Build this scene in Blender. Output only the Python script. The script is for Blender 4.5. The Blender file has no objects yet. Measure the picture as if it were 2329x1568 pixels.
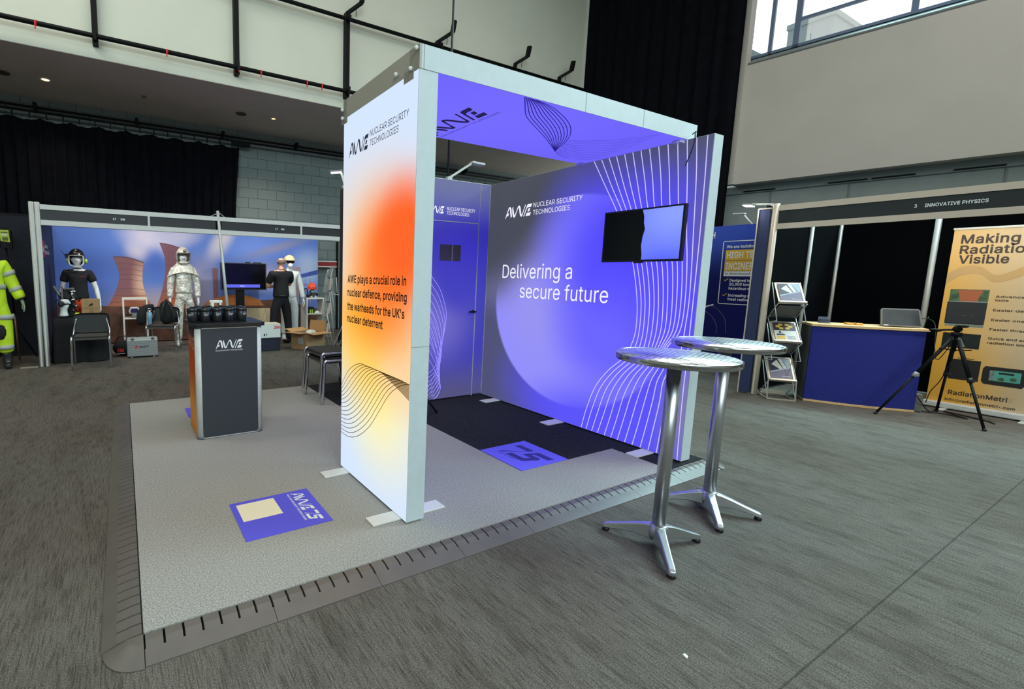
import bpy, bmesh, math, random
from mathutils import Vector, Matrix, noise
random.seed(7)
scene = bpy.context.scene
COL = scene.collection
PI = math.pi

# ------------------------------------------------------------------ camera
def cam_axes(yaw, pitch, roll):
    F = Vector((math.sin(yaw)*math.cos(pitch), math.cos(yaw)*math.cos(pitch), math.sin(pitch)))
    R = Vector((math.cos(yaw), -math.sin(yaw), 0)); U = R.cross(F)
    c, s = math.cos(roll), math.sin(roll)
    return c*R + s*U, -s*R + c*U, F
cd = bpy.data.cameras.new('camera'); cam = bpy.data.objects.new('camera', cd); COL.objects.link(cam)
R_, U_, F_ = cam_axes(0.484, -0.1233, 0.0157)
cam.matrix_world = Matrix(((R_.x, U_.x, -F_.x, -0.015), (R_.y, U_.y, -F_.y, -1.8518), (R_.z, U_.z, -F_.z, 1.45), (0, 0, 0, 1)))
cd.sensor_fit = 'HORIZONTAL'; cd.sensor_width = 36.0; cd.lens = 1045.03/2329*36
cd.shift_x = 336.45/2329; cd.shift_y = -28.24/2329; cd.clip_end = 200; cd.clip_start = 0.05
scene.camera = cam
# ------------------------------------------------------------------ world, exposure, lights
vs = scene.view_settings
scene.display_settings.display_device = 'sRGB'
vs.view_transform = 'Standard'; vs.look = 'None'; vs.gamma = 1.0; vs.use_curve_mapping = False; vs.exposure = 0.0
wd = bpy.data.worlds.new('overcast_sky'); scene.world = wd; wd.use_nodes = True
bg = wd.node_tree.nodes['Background']; bg.inputs[0].default_value = (0.90, 0.98, 1.0, 1); bg.inputs[1].default_value = 1.3

def area(name, loc, target, sx, sy, power, col, spread=None):
    l = bpy.data.lights.new(name, 'AREA'); l.shape = 'RECTANGLE'; l.size = sx; l.size_y = sy; l.energy = power; l.color = col
    o = bpy.data.objects.new(name, l); COL.objects.link(o); o.location = loc
    o.rotation_euler = (Vector(target)-Vector(loc)).to_track_quat('-Z', 'Y').to_euler()
    if spread: l.spread = math.radians(spread)
    return o
def spot(name, loc, target, power, col, size=1.6, blend=.8, rad=.06):
    l = bpy.data.lights.new(name, 'SPOT'); l.energy = power; l.color = col; l.spot_size = size; l.spot_blend = blend; l.shadow_soft_size = rad
    o = bpy.data.objects.new(name, l); COL.objects.link(o); o.location = loc
    o.rotation_euler = (Vector(target)-Vector(loc)).to_track_quat('-Z', 'Y').to_euler(); return o
area('hall_overhead_fill', (-3.2, 4.2, 9.3), (-2.2, 6.9, 5.4), 4, 1.2, 190, (1, .99, .9))  # unseen lamp added to brighten the left of the balcony wall
area('front_window_daylight', (-1.5, -9.2, 6.9), (2, 1, 1.6), 9, 3, 230, (.78, .97, 1), 85)
area('hall_overhead_fill', (3.5, 0.5, 9.2), (3.5, 0.5, 0), 5, 4, 200, (1, .95, .86))  # unseen lamp added overhead, standing in for ceiling lights
area('window_daylight', (11.55, -1.6, 7.2), (5.0, -2.0, 0), 7, 2.2, 520, (.56, .95, 1), 105)
area('hall_overhead_fill', (9.0, -3.0, 9.2), (9, -3.0, 0), 4, 4, 260, (.95, .97, 1))  # second added stand-in for unseen ceiling lights, over the right-hand floor

# ------------------------------------------------------------------ helpers
def lin(c):
    c /= 255.0
    return c/12.92 if c <= .04045 else ((c+.055)/1.055)**2.4
def S(r, g, b): return (lin(r), lin(g), lin(b), 1)
def nt(m): m.use_nodes = True; return m.node_tree.nodes, m.node_tree.links
MATS = {}
def mat(name, col, rough=.6, metal=0.0, emis=None, estr=1.0, noise_amt=0, noise_scale=40, bump=0, bscale=200, spec=None, stretch=None, trans=0, alpha=None):
    if name in MATS: return MATS[name]
    m = bpy.data.materials.new(name); N, L = nt(m); b = N['Principled BSDF']
    b.inputs['Base Color'].default_value = col; b.inputs['Roughness'].default_value = rough; b.inputs['Metallic'].default_value = metal
    if spec is not None: b.inputs['Specular IOR Level'].default_value = spec
    if trans: b.inputs['Transmission Weight'].default_value = trans
    if alpha is not None: b.inputs['Alpha'].default_value = alpha
    if emis: b.inputs['Emission Color'].default_value = emis; b.inputs['Emission Strength'].default_value = estr
    if noise_amt or bump:
        tc = N.new('ShaderNodeTexCoord'); mp = N.new('ShaderNodeMapping'); L.new(tc.outputs['Object'], mp.inputs[0])
        if stretch: mp.inputs['Scale'].default_value = stretch
    if noise_amt:
        n = N.new('ShaderNodeTexNoise'); n.inputs['Scale'].default_value = noise_scale; n.inputs['Detail'].default_value = 4; L.new(mp.outputs[0], n.inputs['Vector'])
        r = N.new('ShaderNodeValToRGB'); L.new(n.outputs['Fac'], r.inputs[0])
        lo = [max(0, c*(1-noise_amt)) for c in col[:3]]+[1]; hi = [min(1, c*(1+noise_amt)) for c in col[:3]]+[1]
        r.color_ramp.elements[0].position = .3; r.color_ramp.elements[1].position = .7
        r.color_ramp.elements[0].color = lo; r.color_ramp.elements[1].color = hi; L.new(r.outputs[0], b.inputs['Base Color'])
    if bump:
        n = N.new('ShaderNodeTexNoise'); n.inputs['Scale'].default_value = bscale; L.new(mp.outputs[0], n.inputs['Vector'])
        bp = N.new('ShaderNodeBump'); bp.inputs['Strength'].default_value = min(1, bump); bp.inputs['Distance'].default_value = .04 if bump >= 1 else .01
        L.new(n.outputs['Fac'], bp.inputs['Height']); L.new(bp.outputs[0], b.inputs['Normal'])
    MATS[name] = m; return m

def print_mat(name, base, blobs, emit=1.0, rough=.7, diffuse=0.02, noise_amt=0.0):
    """a printed artwork: soft shapes of ink on cloth. blob = (centre xyz, radii xyz, rotation about x (rad), softness 0..1, colour)."""
    m = bpy.data.materials.new(name); N, L = nt(m); b = N['Principled BSDF']; b.inputs['Roughness'].default_value = rough; b.inputs['Specular IOR Level'].default_value = .15
    tc = N.new('ShaderNodeTexCoord'); cur = None
    prev = base
    for (c, r, rot, soft, col) in blobs:
        mp = N.new('ShaderNodeMapping'); mp.vector_type = 'TEXTURE'; mp.inputs['Location'].default_value = c; mp.inputs['Rotation'].default_value = rot; mp.inputs['Scale'].default_value = r
        L.new(tc.outputs['Object'], mp.inputs[0])
        ln = N.new('ShaderNodeVectorMath'); ln.operation = 'LENGTH'; L.new(mp.outputs[0], ln.inputs[0])
        mr = N.new('ShaderNodeMapRange'); mr.interpolation_type = 'SMOOTHSTEP'; mr.inputs['From Min'].default_value = 1.0; mr.inputs['From Max'].default_value = max(0.0, 1.0-soft)
        L.new(ln.outputs['Value'], mr.inputs['Value'])
        mx = N.new('ShaderNodeMix'); mx.data_type = 'RGBA'; L.new(mr.outputs[0], mx.inputs['Factor'])
        if cur is None: mx.inputs[6].default_value = prev
        else: L.new(cur, mx.inputs[6])
        mx.inputs[7].default_value = col; cur = mx.outputs[2]
    if emit > 0:
        if cur is None: b.inputs['Emission Color'].default_value = base
        else: L.new(cur, b.inputs['Emission Color'])
        b.inputs['Emission Strength'].default_value = emit; b.inputs['Base Color'].default_value = (diffuse, diffuse, diffuse, 1)
    else:
        if cur is None: b.inputs['Base Color'].default_value = base
        else: L.new(cur, b.inputs['Base Color'])
    return m

MW = {}   # world matrix of each root / part, so that parts can be built in world coordinates
def tag(o, label=None, cat=None, group=None, kind=None):
    if label: o['label'] = label
    if cat: o['category'] = cat
    if group: o['group'] = group
    if kind: o['kind'] = kind
    return o
def thing(name, label, cat, loc=(0, 0, 0), rz=0, group=None):
    o = bpy.data.objects.new(name, None); COL.objects.link(o); o.empty_display_size = .1
    place(o, loc, rz); return tag(o, label, cat, group)
def place(o, loc, rz=0):
    o.location = loc; o.rotation_euler = (0, 0, rz)
    MW[o] = Matrix.Translation(Vector(loc)) @ Matrix.Rotation(rz, 4, 'Z'); return o
def dup(root, loc, rz, label=None, group=None):
    r = root.copy(); COL.objects.link(r); place(r, loc, rz)
    if label: r['label'] = label
    if group: r['group'] = group
    for ch in list(root.children):
        c = ch.copy(); COL.objects.link(c); c.parent = r
        for g in list(ch.children):
            d = g.copy(); COL.objects.link(d); d.parent = c
    return r

def catmull(P, n=8):
    P = [Vector(p) for p in P]; out = []
    for i in range(len(P)-1):
        p0 = P[max(0, i-1)]; p1 = P[i]; p2 = P[i+1]; p3 = P[min(len(P)-1, i+2)]
        for k in range(n):
            t = k/n
            out.append(.5*((2*p1)+(p2-p0)*t+(2*p0-5*p1+4*p2-p3)*t*t+(3*p1-p0-3*p2+p3)*t**3))
    out.append(P[-1]); return out

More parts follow.
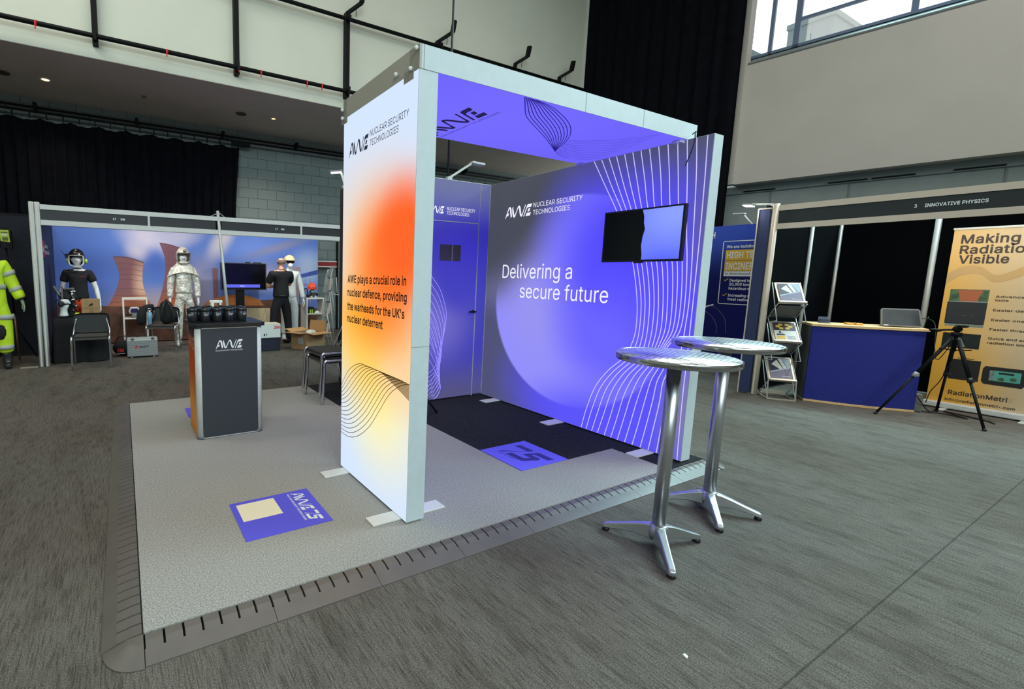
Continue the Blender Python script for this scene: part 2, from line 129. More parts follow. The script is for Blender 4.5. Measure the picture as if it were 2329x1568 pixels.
import json
GLYPHS = json.loads('''{" ":[188,[]],"'":[206,[[80,318,77,322,73,448,71,456,71,494,70,506,74,509,132,509,135,504,135,474,133,466,133,426,131,418,131,380,129,370,129,332,127,320,122,317]]],",":[188,[[40,-119,39,-107,68,69,134,70,135,65,131,47,85,-117,80,-119]]],"-":[453,[[116,188,113,192,113,238,116,243,332,243,337,240,337,192,334,188]]],".":[188,[[86,-4,68,4,58,14,50,32,49,48,56,64,68,77,82,85,96,87,108,85,128,72,139,56,141,38,139,26,133,14,123,4,102,-4]]],"0":[453,[[222,-7,200,-5,174,1,150,11,123,29,107,45,90,69,76,95,68,115,59,145,53,173,49,205,47,263,49,271,51,321,62,371,76,411,94,446,130,484,150,498,182,510,200,514,230,516,254,514,272,510,302,498,334,474,359,445,385,393,397,345,403,305,405,233,401,183,391,135,375,89,358,61,326,26,302,11,270,-1,252,-5],[207,51,242,51,258,55,277,63,303,87,321,117,329,139,337,173,343,221,343,285,341,307,335,345,322,389,303,421,277,445,246,458,226,460,200,456,176,446,153,425,140,405,132,389,122,361,115,333,109,283,109,225,113,187,122,147,132,119,148,91,164,72,174,65,190,57]]],"1":[453,[[78,0,75,4,75,50,78,55,206,55,210,56,211,60,211,444,208,447,204,445,88,360,86,360,85,364,86,426,198,509,272,509,275,504,276,58,280,55,388,55,391,50,391,2,386,-1]]],"2":[453,[[66,0,63,4,64,47,223,218,259,254,279,278,299,304,309,322,317,342,319,354,319,386,317,398,307,420,293,436,280,445,258,455,238,459,208,459,188,455,164,443,145,424,136,406,129,388,127,364,124,362,66,363,67,388,72,408,80,430,97,458,122,483,151,500,180,511,210,515,240,515,276,509,304,498,326,483,349,462,363,442,371,426,379,396,381,368,377,340,369,312,359,292,323,242,285,198,154,60,158,57,386,57,389,52,389,2,384,-1]]],"3":[453,[[210,-7,174,-3,144,5,114,19,92,34,71,55,60,73,48,103,44,129,48,132,108,131,114,109,120,97,127,85,136,76,164,59,198,51,234,51,258,55,290,69,310,87,320,101,325,115,329,139,329,149,323,181,315,197,300,216,282,230,260,240,242,244,210,248,160,249,157,253,158,300,279,437,287,449,282,452,72,453,69,457,70,505,74,508,368,508,371,503,370,459,225,293,225,291,228,290,264,288,286,284,308,276,341,255,358,240,380,206,391,169,393,133,387,101,379,81,360,53,342,34,324,21,296,7,262,-3,224,-7]]],"7":[453,[[100,0,98,2,100,6,323,448,318,451,64,452,61,456,62,508,66,509,390,508,391,448,166,2,160,-1]]],"@":[676,[[340,-135,280,-129,218,-113,168,-89,142,-71,120,-52,86,-7,62,43,45,105,39,181,45,247,54,287,66,321,86,361,100,382,138,422,166,444,180,452,214,468,248,480,312,490,354,492,414,486,442,480,470,470,500,456,523,441,540,428,567,401,585,379,605,347,625,295,633,253,635,189,633,181,633,157,627,117,615,75,609,63,593,41,581,29,567,21,540,13,520,10,492,13,468,19,458,23,442,34,432,45,423,65,420,67,409,49,394,34,376,23,360,17,322,12,300,15,276,21,266,25,246,38,227,57,212,79,204,95,196,119,189,151,187,179,189,205,198,243,206,263,218,283,246,314,256,322,280,334,310,342,346,342,368,338,400,322,416,307,419,309,420,331,422,334,472,333,473,101,480,81,488,70,498,63,516,59,540,63,555,73,567,93,575,123,581,177,581,223,577,259,569,295,549,337,537,357,523,373,502,392,484,406,450,424,428,432,402,438,360,442,336,442,292,438,264,432,236,422,198,402,176,384,161,369,136,335,118,297,108,267,101,235,97,183,99,137,108,87,124,43,136,19,152,-3,188,-37,224,-59,248,-69,298,-81,350,-86,374,-85,418,-79,452,-71,484,-60,488,-61,491,-65,503,-103,502,-107,498,-109,476,-117,410,-131,370,-136],[323,65,352,67,368,71,380,77,396,90,407,105,413,119,421,165,421,203,419,221,413,245,405,261,392,274,376,284,352,290,334,292,314,290,292,284,268,264,252,239,244,213,241,197,241,169,245,145,250,127,262,101,267,93,284,77,300,69]]],"A":[480,[[18,0,18,6,200,506,206,509,274,509,279,502,437,72,459,12,461,0,400,-1,394,2,351,124,345,138,342,141,138,141,133,138,84,1],[157,200,318,199,322,202,266,364,243,442,238,450,234,440,191,300,158,208]]],"C":[510,[[262,-7,236,-5,206,1,176,11,138,33,118,48,103,63,72,111,58,143,47,181,41,215,39,255,41,263,41,291,47,327,56,359,70,393,86,421,99,439,128,467,150,484,176,498,204,508,234,514,272,516,298,514,318,510,352,500,380,486,410,464,425,449,445,423,463,385,471,357,471,349,409,349,397,381,389,395,374,413,346,436,312,450,272,456,244,454,204,444,190,436,169,421,147,399,136,383,120,351,107,307,103,269,105,215,116,167,130,135,138,121,155,99,166,88,182,77,200,67,230,57,260,53,280,53,324,63,346,73,364,86,389,113,401,135,409,159,468,160,473,157,459,111,451,95,429,63,416,49,400,36,372,19,352,9,334,3,296,-5]]],"D":[502,[[62,0,59,4,60,508,230,509,238,508,260,507,316,495,354,477,388,451,403,436,419,416,445,364,455,328,461,280,461,228,457,194,447,150,434,120,419,94,403,74,376,48,352,32,325,18,292,8,256,2,230,1,222,-1],[127,58,242,58,266,62,296,70,316,80,336,93,359,116,377,144,389,174,397,218,399,268,393,316,381,356,366,383,353,400,340,413,310,433,278,445,240,451,126,450,125,62]]],"E":[419,[[62,0,59,4,60,508,64,509,370,508,371,456,368,452,126,450,125,290,127,286,352,285,355,280,355,234,354,231,350,229,127,228,125,62,127,58,130,57,372,57,375,52,374,1,370,-1]]],"F":[410,[[62,0,59,4,60,508,64,509,368,508,369,456,366,452,126,450,126,279,342,277,345,272,345,224,340,221,127,220,125,2,120,-1]]],"G":[520,[[262,-7,236,-5,206,1,175,11,152,23,130,39,99,69,84,89,74,107,66,123,52,161,45,187,41,215,39,255,41,263,41,293,45,321,56,359,76,405,101,443,120,462,148,483,174,498,202,508,232,514,272,516,308,512,346,502,376,488,404,468,427,447,457,403,465,385,473,351,468,348,409,349,387,393,363,421,342,436,304,452,268,456,242,454,220,450,203,443,182,432,150,404,136,383,120,351,107,307,103,269,103,235,107,201,116,167,124,147,136,125,148,108,182,77,200,67,242,55,272,52,306,57,328,63,362,82,384,105,402,137,411,165,415,195,410,198,286,199,283,203,283,251,286,256,474,256,477,251,477,181,471,141,461,111,440,75,408,40,376,19,330,1,296,-5]]],"H":[517,[[62,0,59,4,60,508,120,509,125,506,127,290,386,289,390,290,391,294,392,506,396,509,456,508,457,504,456,1,396,-1,392,2,390,230,130,231,127,230,125,226,125,2,120,-1]]],"I":[300,[[33,0,30,4,32,56,113,57,118,60,118,446,117,450,113,451,32,452,31,506,35,509,265,509,268,504,267,452,187,451,183,448,182,62,184,58,187,57,267,56,268,2,263,-1]]],"K":[467,[[62,0,59,4,60,508,120,509,125,506,124,245,128,248,185,316,362,507,368,509,444,509,445,506,433,492,247,294,244,288,444,7,447,0,376,-1,370,2,198,243,194,241,126,168,124,1]]],"L":[393,[[62,0,59,4,60,506,64,509,122,509,125,504,126,60,130,57,358,57,361,52,361,2,356,-1]]],"M":[628,[[62,0,59,4,60,508,146,509,153,506,277,188,314,77,319,84,348,176,475,506,480,509,566,508,567,504,566,1,508,-1,504,2,504,423,502,422,457,292,344,4,338,0,290,-1,286,1,284,4,170,290,125,420,120,427,121,2,116,-1]]],"N":[523,[[62,0,59,4,60,508,64,509,136,508,335,196,371,138,396,90,400,87,400,506,404,509,462,508,463,504,462,1,392,-1,385,2,204,286,124,423,120,427,121,378,123,368,123,318,125,308,125,2,120,-1]]],"O":[533,[[262,-7,236,-5,206,1,176,11,150,25,130,39,101,67,72,111,56,149,47,181,41,215,39,255,41,263,41,291,47,327,56,359,70,393,78,407,86,422,103,443,126,466,144,479,176,498,204,508,234,514,272,516,298,514,328,508,352,500,384,484,410,464,427,447,455,409,477,363,487,323,491,295,493,247,487,185,477,145,465,117,453,95,429,63,408,42,385,25,352,9,328,1,298,-5],[257,53,270,52,292,55,310,59,336,69,368,90,390,115,409,145,419,169,425,195,429,223,429,285,425,313,419,339,409,363,391,393,366,420,340,438,310,450,268,456,224,450,203,443,172,424,147,399,136,383,120,351,107,307,103,269,103,235,109,191,122,151,138,121,170,86,182,77,200,67,222,59]]],"P":[445,[[62,0,59,4,60,508,240,509,290,503,312,497,332,487,358,469,380,445,391,428,403,396,409,344,405,308,397,280,391,266,380,250,360,227,330,206,306,196,282,190,244,186,127,184,125,2,120,-1],[127,242,236,241,256,244,284,250,310,265,327,282,337,302,343,326,343,368,341,380,333,402,318,422,296,439,266,449,250,451,127,450,125,446]]],"Q":[533,[[402,-48,396,-42,361,6,356,10,332,2,302,-4,284,-7,248,-6,208,0,174,12,148,26,126,41,97,72,70,114,60,138,47,180,41,216,41,244,39,252,41,292,47,326,56,358,74,400,99,438,132,470,148,483,178,499,208,509,246,515,288,515,304,513,326,509,354,499,389,480,406,467,430,443,451,416,469,382,485,334,491,294,493,246,487,184,475,140,463,112,447,86,427,60,405,38,466,-46,462,-49],[243,54,288,54,317,62,312,71,250,152,248,158,312,159,361,94,368,90,381,102,392,118,411,150,423,184,429,222,429,284,425,314,413,354,397,384,380,407,368,419,352,431,331,442,314,449,282,455,254,455,238,453,202,443,170,422,150,403,132,376,116,340,107,306,103,272,103,236,109,192,120,156,136,124,154,101,166,89,184,76,202,66]]],"R":[449,[[62,0,59,4,60,508,238,509,266,507,284,505,314,497,340,485,364,467,373,458,385,442,399,414,407,382,409,340,405,310,401,294,389,268,380,256,366,239,349,226,315,208,425,6,426,0,358,-1,352,2,246,197,130,197,127,196,125,192,125,2,120,-1],[127,256,252,256,284,262,300,268,312,275,327,290,337,306,341,320,345,346,343,374,339,394,321,422,298,440,268,449,252,451,127,450,125,446]]],"S":[447,[[214,-9,190,-7,148,1,108,19,84,36,66,57,52,81,46,95,39,123,39,133,42,136,102,136,105,133,110,109,114,101,123,87,142,71,159,61,172,57,220,49,260,53,289,61,314,76,327,89,337,103,345,127,345,149,339,169,322,188,294,206,260,218,190,237,148,251,126,261,106,273,83,291,72,305,60,325,56,339,51,373,54,397,64,427,72,443,86,462,118,488,152,504,186,512,230,516,268,512,300,504,320,496,350,476,375,451,387,433,395,413,399,395,400,380,340,379,336,383,335,393,327,409,316,425,288,446,264,454,240,458,208,458,192,456,164,447,146,435,131,421,122,407,115,385,115,365,120,349,127,337,140,324,165,309,204,295,276,276,312,264,358,238,379,219,393,201,401,185,407,157,407,119,403,97,387,65,375,49,364,38,342,21,304,3,280,-3,258,-7]]],"T":[449,[[196,0,193,4,193,448,188,451,34,452,31,456,32,506,36,509,414,509,417,504,417,456,414,452,262,451,258,448,257,2,252,-1]]],"U":[517,[[248,-8,226,-6,194,0,174,6,142,22,120,37,99,58,74,100,65,126,59,172,60,506,64,509,118,509,123,506,123,176,125,156,132,130,140,114,153,94,164,83,186,68,222,56,262,51,298,56,312,60,334,70,348,79,367,98,381,120,389,142,393,172,394,506,398,509,454,509,457,504,457,162,451,124,443,100,431,76,419,60,396,37,368,18,342,6,314,-2,292,-6]]],"V":[480,[[206,0,200,10,188,42,24,486,18,508,78,509,85,506,201,182,238,64,240,59,242,58,282,184,394,506,400,509,460,509,462,506,459,496,279,2,272,-1]]],"W":[686,[[156,0,153,4,18,500,18,508,76,509,83,506,171,168,187,94,189,76,192,69,194,70,197,78,210,142,306,508,374,509,381,506,453,232,489,76,492,72,497,82,508,138,602,506,608,509,668,508,669,504,649,430,535,16,529,0,460,-1,454,2,362,342,349,396,345,424,342,427,319,324,231,2,224,-1]]],"X":[474,[[20,0,20,2,32,20,187,240,199,260,36,498,32,504,32,508,104,508,201,366,235,308,238,306,262,346,372,507,378,509,443,508,443,504,435,492,286,278,277,262,433,34,453,4,453,0,386,-1,380,2,262,174,238,215,236,214,175,118,92,2,86,-1]]],"Y":[472,[[206,0,203,4,203,208,26,492,18,508,86,509,92,507,207,320,236,266,280,344,379,506,386,509,452,509,453,506,449,498,268,208,267,2,262,-1]]],"a":[389,[[154,-9,126,-5,98,3,78,13,56,33,40,57,31,87,29,111,31,127,38,149,46,166,65,185,90,200,130,212,176,220,246,229,268,237,275,251,275,269,271,289,262,304,252,314,236,324,210,330,178,330,158,326,144,320,127,309,109,291,98,275,54,287,44,291,42,293,50,311,65,333,78,345,108,366,142,378,176,384,206,384,226,382,264,372,294,354,315,333,331,299,337,259,337,3,332,0,279,1,277,47,274,52,265,39,242,16,224,5,192,-5,164,-9],[165,45,172,44,190,47,216,53,241,67,258,85,269,103,275,127,274,187,238,177,174,168,142,162,116,150,102,138,96,127,91,99,94,87,104,69,122,55,132,51,150,47]]],"b":[424,[[223,-8,195,-4,171,4,146,22,138,30,119,57,115,59,112,54,111,0,57,-1,53,2,52,504,55,509,109,509,114,506,115,321,120,322,136,344,153,361,163,369,179,377,207,383,251,383,289,373,313,361,325,351,346,330,362,308,380,268,388,226,390,174,386,138,380,110,372,88,362,68,345,44,334,32,313,16,299,8,273,-2,255,-6],[202,48,233,47,249,50,265,56,281,67,298,84,309,100,320,128,326,158,328,182,326,220,318,256,308,278,291,301,277,313,253,325,235,329,203,329,193,327,175,321,156,308,142,294,131,276,121,250,112,208,112,172,114,156,125,114,135,94,144,80,163,64,185,52]]],"c":[396,[[198,-8,178,-6,158,-2,120,14,98,29,72,58,56,84,50,98,39,134,33,186,35,194,35,216,46,268,58,294,68,312,77,324,102,349,132,369,154,377,182,383,234,383,260,377,282,369,300,359,323,342,347,312,357,292,361,278,356,276,304,263,285,296,271,310,248,323,224,329,190,329,172,325,154,317,130,295,118,278,108,258,101,236,97,214,95,182,99,148,108,116,116,100,132,78,150,62,159,56,176,50,206,46,226,48,244,52,258,58,271,66,280,74,289,84,297,96,304,115,310,115,358,103,361,102,362,98,351,72,338,52,328,39,304,20,282,8,258,-2,220,-8]]],"d":[424,[[186,-8,168,-6,150,-2,131,4,108,18,79,44,58,78,50,96,40,128,33,180,35,224,46,270,56,294,68,316,79,332,90,343,112,361,129,370,174,383,218,383,244,377,260,369,280,353,304,322,310,320,311,324,312,506,316,509,368,509,371,504,371,2,366,-1,315,0,313,54,310,59,305,56,283,26,256,6,238,-2,220,-6],[185,48,218,47,230,50,248,56,266,67,282,84,295,104,305,130,311,166,311,210,309,228,305,248,293,278,283,292,262,313,238,325,220,329,188,329,178,327,156,319,142,309,125,292,114,274,104,248,97,218,95,190,97,160,102,136,116,100,131,78,150,62,164,54]]],"e":[404,[[202,-8,180,-6,160,-2,120,14,98,29,81,46,64,70,46,108,35,154,33,194,39,244,52,282,68,313,83,332,97,346,114,359,134,370,160,379,180,383,230,383,264,375,294,361,315,344,339,318,357,282,367,246,371,206,371,174,370,171,366,169,98,168,97,152,104,122,108,110,118,92,128,79,144,66,161,56,178,50,214,46,242,50,262,56,279,66,289,76,307,104,363,90,361,78,344,50,322,27,306,16,282,4,252,-4,216,-8],[99,222,304,221,309,224,303,254,297,270,282,295,266,311,254,319,234,327,222,329,190,329,158,321,136,305,123,292,116,282,104,258,97,232]]],"f":[254,[[84,0,81,4,81,324,76,327,7,328,6,376,10,379,80,381,81,446,86,466,97,488,116,507,130,517,150,525,172,529,208,529,230,525,240,521,242,518,226,470,210,473,184,473,168,469,160,465,153,458,144,440,141,428,142,381,226,378,227,330,222,327,146,327,142,324,141,2,136,-1]]],"g":[425,[[200,-151,176,-149,144,-143,108,-129,88,-116,65,-93,56,-79,53,-69,100,-42,134,-77,155,-89,168,-93,192,-97,212,-97,242,-93,266,-85,283,-75,293,-65,303,-49,309,-33,311,-15,311,65,308,68,306,67,287,41,262,21,240,11,210,5,168,7,148,11,116,25,90,43,78,55,58,85,46,111,37,143,33,199,37,239,46,271,58,299,70,319,80,332,110,360,132,372,150,378,168,382,188,384,214,384,242,378,262,368,282,352,301,327,310,319,313,323,314,377,368,378,371,373,371,-31,367,-55,357,-79,341,-101,326,-116,308,-127,288,-137,250,-147,212,-151],[197,59,208,59,236,63,249,67,267,77,286,97,299,119,305,135,311,167,311,217,309,231,301,261,289,285,274,303,258,316,234,326,210,330,184,328,162,322,144,311,131,299,114,275,104,249,97,221,95,195,97,163,102,141,116,109,126,93,146,75,159,67,174,63]]],"h":[410,[[55,0,52,4,53,506,57,509,111,509,114,504,115,321,119,324,141,353,153,363,171,373,207,383,245,383,283,375,307,361,320,350,330,338,342,318,350,298,356,262,356,2,351,-1,301,-1,297,2,296,242,290,276,282,292,274,302,257,317,233,327,207,329,179,325,149,311,137,299,123,276,114,244,114,2,109,-1]]],"i":[167,[[55,0,52,4,53,376,57,379,111,379,114,374,114,2,109,-1],[73,444,59,450,47,462,43,470,41,482,43,496,48,506,59,517,75,523,93,523,108,516,120,504,126,490,126,474,119,462,105,448,91,444]]],"k":[381,[[55,0,52,4,53,506,57,509,111,509,114,504,114,216,116,212,121,213,285,378,358,378,356,374,202,216,357,19,370,0,299,-1,293,1,162,168,153,177,132,158,114,138,113,1]]],"l":[189,[[131,-2,105,2,81,13,72,22,63,36,57,50,54,62,52,82,52,504,55,509,109,509,114,506,114,78,119,64,129,55,145,52,157,53,169,52,180,8,179,4,175,2,155,-2]]],"m":[610,[[55,0,52,4,52,374,54,378,111,378,113,318,115,318,131,345,145,358,172,376,201,385,237,385,255,381,271,373,287,360,297,349,317,313,336,342,349,355,367,369,397,381,421,385,455,385,481,379,499,371,512,362,531,343,546,318,554,292,556,276,556,4,555,0,501,-1,497,2,496,254,494,272,490,288,484,300,473,312,455,323,431,329,399,329,375,321,356,304,345,290,337,266,334,246,334,2,329,-1,276,0,274,264,270,286,262,300,253,310,239,321,215,329,185,329,167,325,155,319,131,297,121,278,114,256,114,2,109,-1]]],"n":[410,[[55,0,52,4,53,378,57,379,111,378,113,318,136,348,153,362,175,375,197,381,209,383,245,383,259,381,283,375,307,361,321,349,332,336,340,322,350,298,356,264,355,1,301,-1,297,2,296,242,290,276,282,292,274,302,257,317,233,327,207,329,179,325,149,311,137,299,123,276,114,244,114,2,109,-1]]],"o":[415,[[198,-8,178,-6,158,-2,120,14,98,29,72,58,56,84,50,98,39,134,33,186,35,194,35,216,46,268,58,294,68,312,77,324,102,349,132,369,154,377,182,383,232,383,260,377,294,363,319,344,346,313,365,278,377,240,381,202,381,172,377,136,361,88,349,66,336,50,316,29,298,16,278,6,256,-2,236,-6],[203,46,224,48,250,54,271,66,287,82,297,96,309,122,317,156,319,178,319,196,315,228,307,258,299,276,283,298,267,312,248,323,224,329,190,329,172,325,154,316,129,294,114,272,106,252,99,226,95,190,97,160,104,130,108,116,120,94,138,71,156,58,176,50]]],"p":[424,[[55,-143,52,-139,53,375,57,378,111,377,112,323,115,319,119,321,136,345,149,358,165,370,183,378,211,384,239,384,267,380,291,372,312,361,331,346,344,333,366,301,380,267,388,225,390,173,384,129,370,83,346,45,318,19,289,3,251,-7,213,-7,182,-1,163,9,153,16,134,35,120,55,115,57,114,-141,109,-144],[214,47,223,47,253,51,268,57,294,79,306,95,318,121,326,157,328,181,326,221,320,249,315,262,300,291,283,308,269,318,249,326,225,330,199,328,173,320,161,312,140,291,125,263,118,241,112,207,112,169,118,137,125,115,139,87,157,68,171,59,187,51]]],"r":[259,[[55,0,52,4,53,376,57,379,111,378,112,326,113,323,115,323,133,351,151,366,165,375,205,385,239,383,242,378,241,324,193,325,163,317,149,309,130,290,125,282,117,262,114,250,114,2,109,-1]]],"s":[365,[[174,-8,152,-6,120,0,90,14,78,22,61,38,50,54,40,78,37,88,38,94,92,106,95,104,104,80,124,60,146,50,166,46,198,46,234,56,246,63,257,74,267,92,267,112,265,120,252,137,232,149,122,178,100,188,84,198,71,208,62,220,52,240,47,256,47,288,54,312,64,330,86,353,96,361,130,377,148,381,162,383,212,383,242,377,280,357,290,348,307,328,319,304,322,290,270,278,267,280,263,290,253,304,244,314,232,323,204,331,186,333,166,331,140,323,128,315,118,305,109,286,109,268,112,258,115,252,128,240,148,230,252,203,276,193,293,182,315,160,325,142,329,128,331,98,327,76,321,60,305,38,290,24,260,6,242,0,214,-6]]],"t":[227,[[160,-4,142,-2,124,2,104,12,83,30,72,52,65,82,65,324,60,327,8,328,6,330,7,378,60,379,65,382,65,466,68,471,124,470,127,380,198,379,203,376,202,328,130,327,126,324,125,98,128,76,135,62,146,54,170,49,196,53,201,52,205,42,213,4,208,0,196,-2,178,-5]]],"u":[410,[[175,-5,145,-1,127,5,105,17,93,26,77,45,67,63,61,79,54,109,52,135,53,375,57,378,109,378,114,375,114,125,121,101,136,75,151,63,167,55,177,53,211,50,237,57,247,61,261,70,280,91,292,117,296,147,297,375,301,378,353,378,356,373,356,3,351,0,299,2,297,64,295,64,280,39,259,18,247,11,225,1,207,-3]]],"v":[389,[[165,0,161,4,27,352,19,378,79,379,85,376,170,142,193,64,195,62,207,104,225,158,304,376,309,379,367,379,370,376,366,364,227,2,221,-1]]],"w":[567,[[139,0,137,2,35,338,24,374,25,378,81,379,88,376,148,162,169,74,171,74,174,82,213,240,253,378,311,379,316,376,358,230,386,120,395,78,397,75,400,78,423,176,479,376,485,379,543,378,544,374,524,308,434,14,428,0,373,-1,367,2,299,244,288,294,285,302,283,303,260,212,200,2,193,-1]]],"x":[379,[[23,0,23,2,43,32,154,194,35,370,31,376,32,378,100,378,191,234,219,284,281,377,287,379,350,378,344,366,226,192,239,170,354,6,356,0,287,1,235,78,189,153,185,148,152,90,91,1,85,-1]]],"y":[389,[[75,-145,53,-141,48,-137,61,-87,81,-89,103,-89,115,-85,127,-78,140,-61,148,-45,162,-1,25,357,19,373,19,377,79,378,83,377,85,374,164,159,178,119,191,69,193,64,195,63,221,147,304,375,309,378,369,377,364,359,290,165,212,-39,194,-81,173,-112,158,-125,141,-135,125,-141,103,-145]]],"z":[380,[[44,0,41,4,42,47,240,302,253,320,248,323,50,324,47,328,48,378,52,379,332,378,332,330,126,58,130,55,336,55,339,50,338,1,334,-1]]]}''')
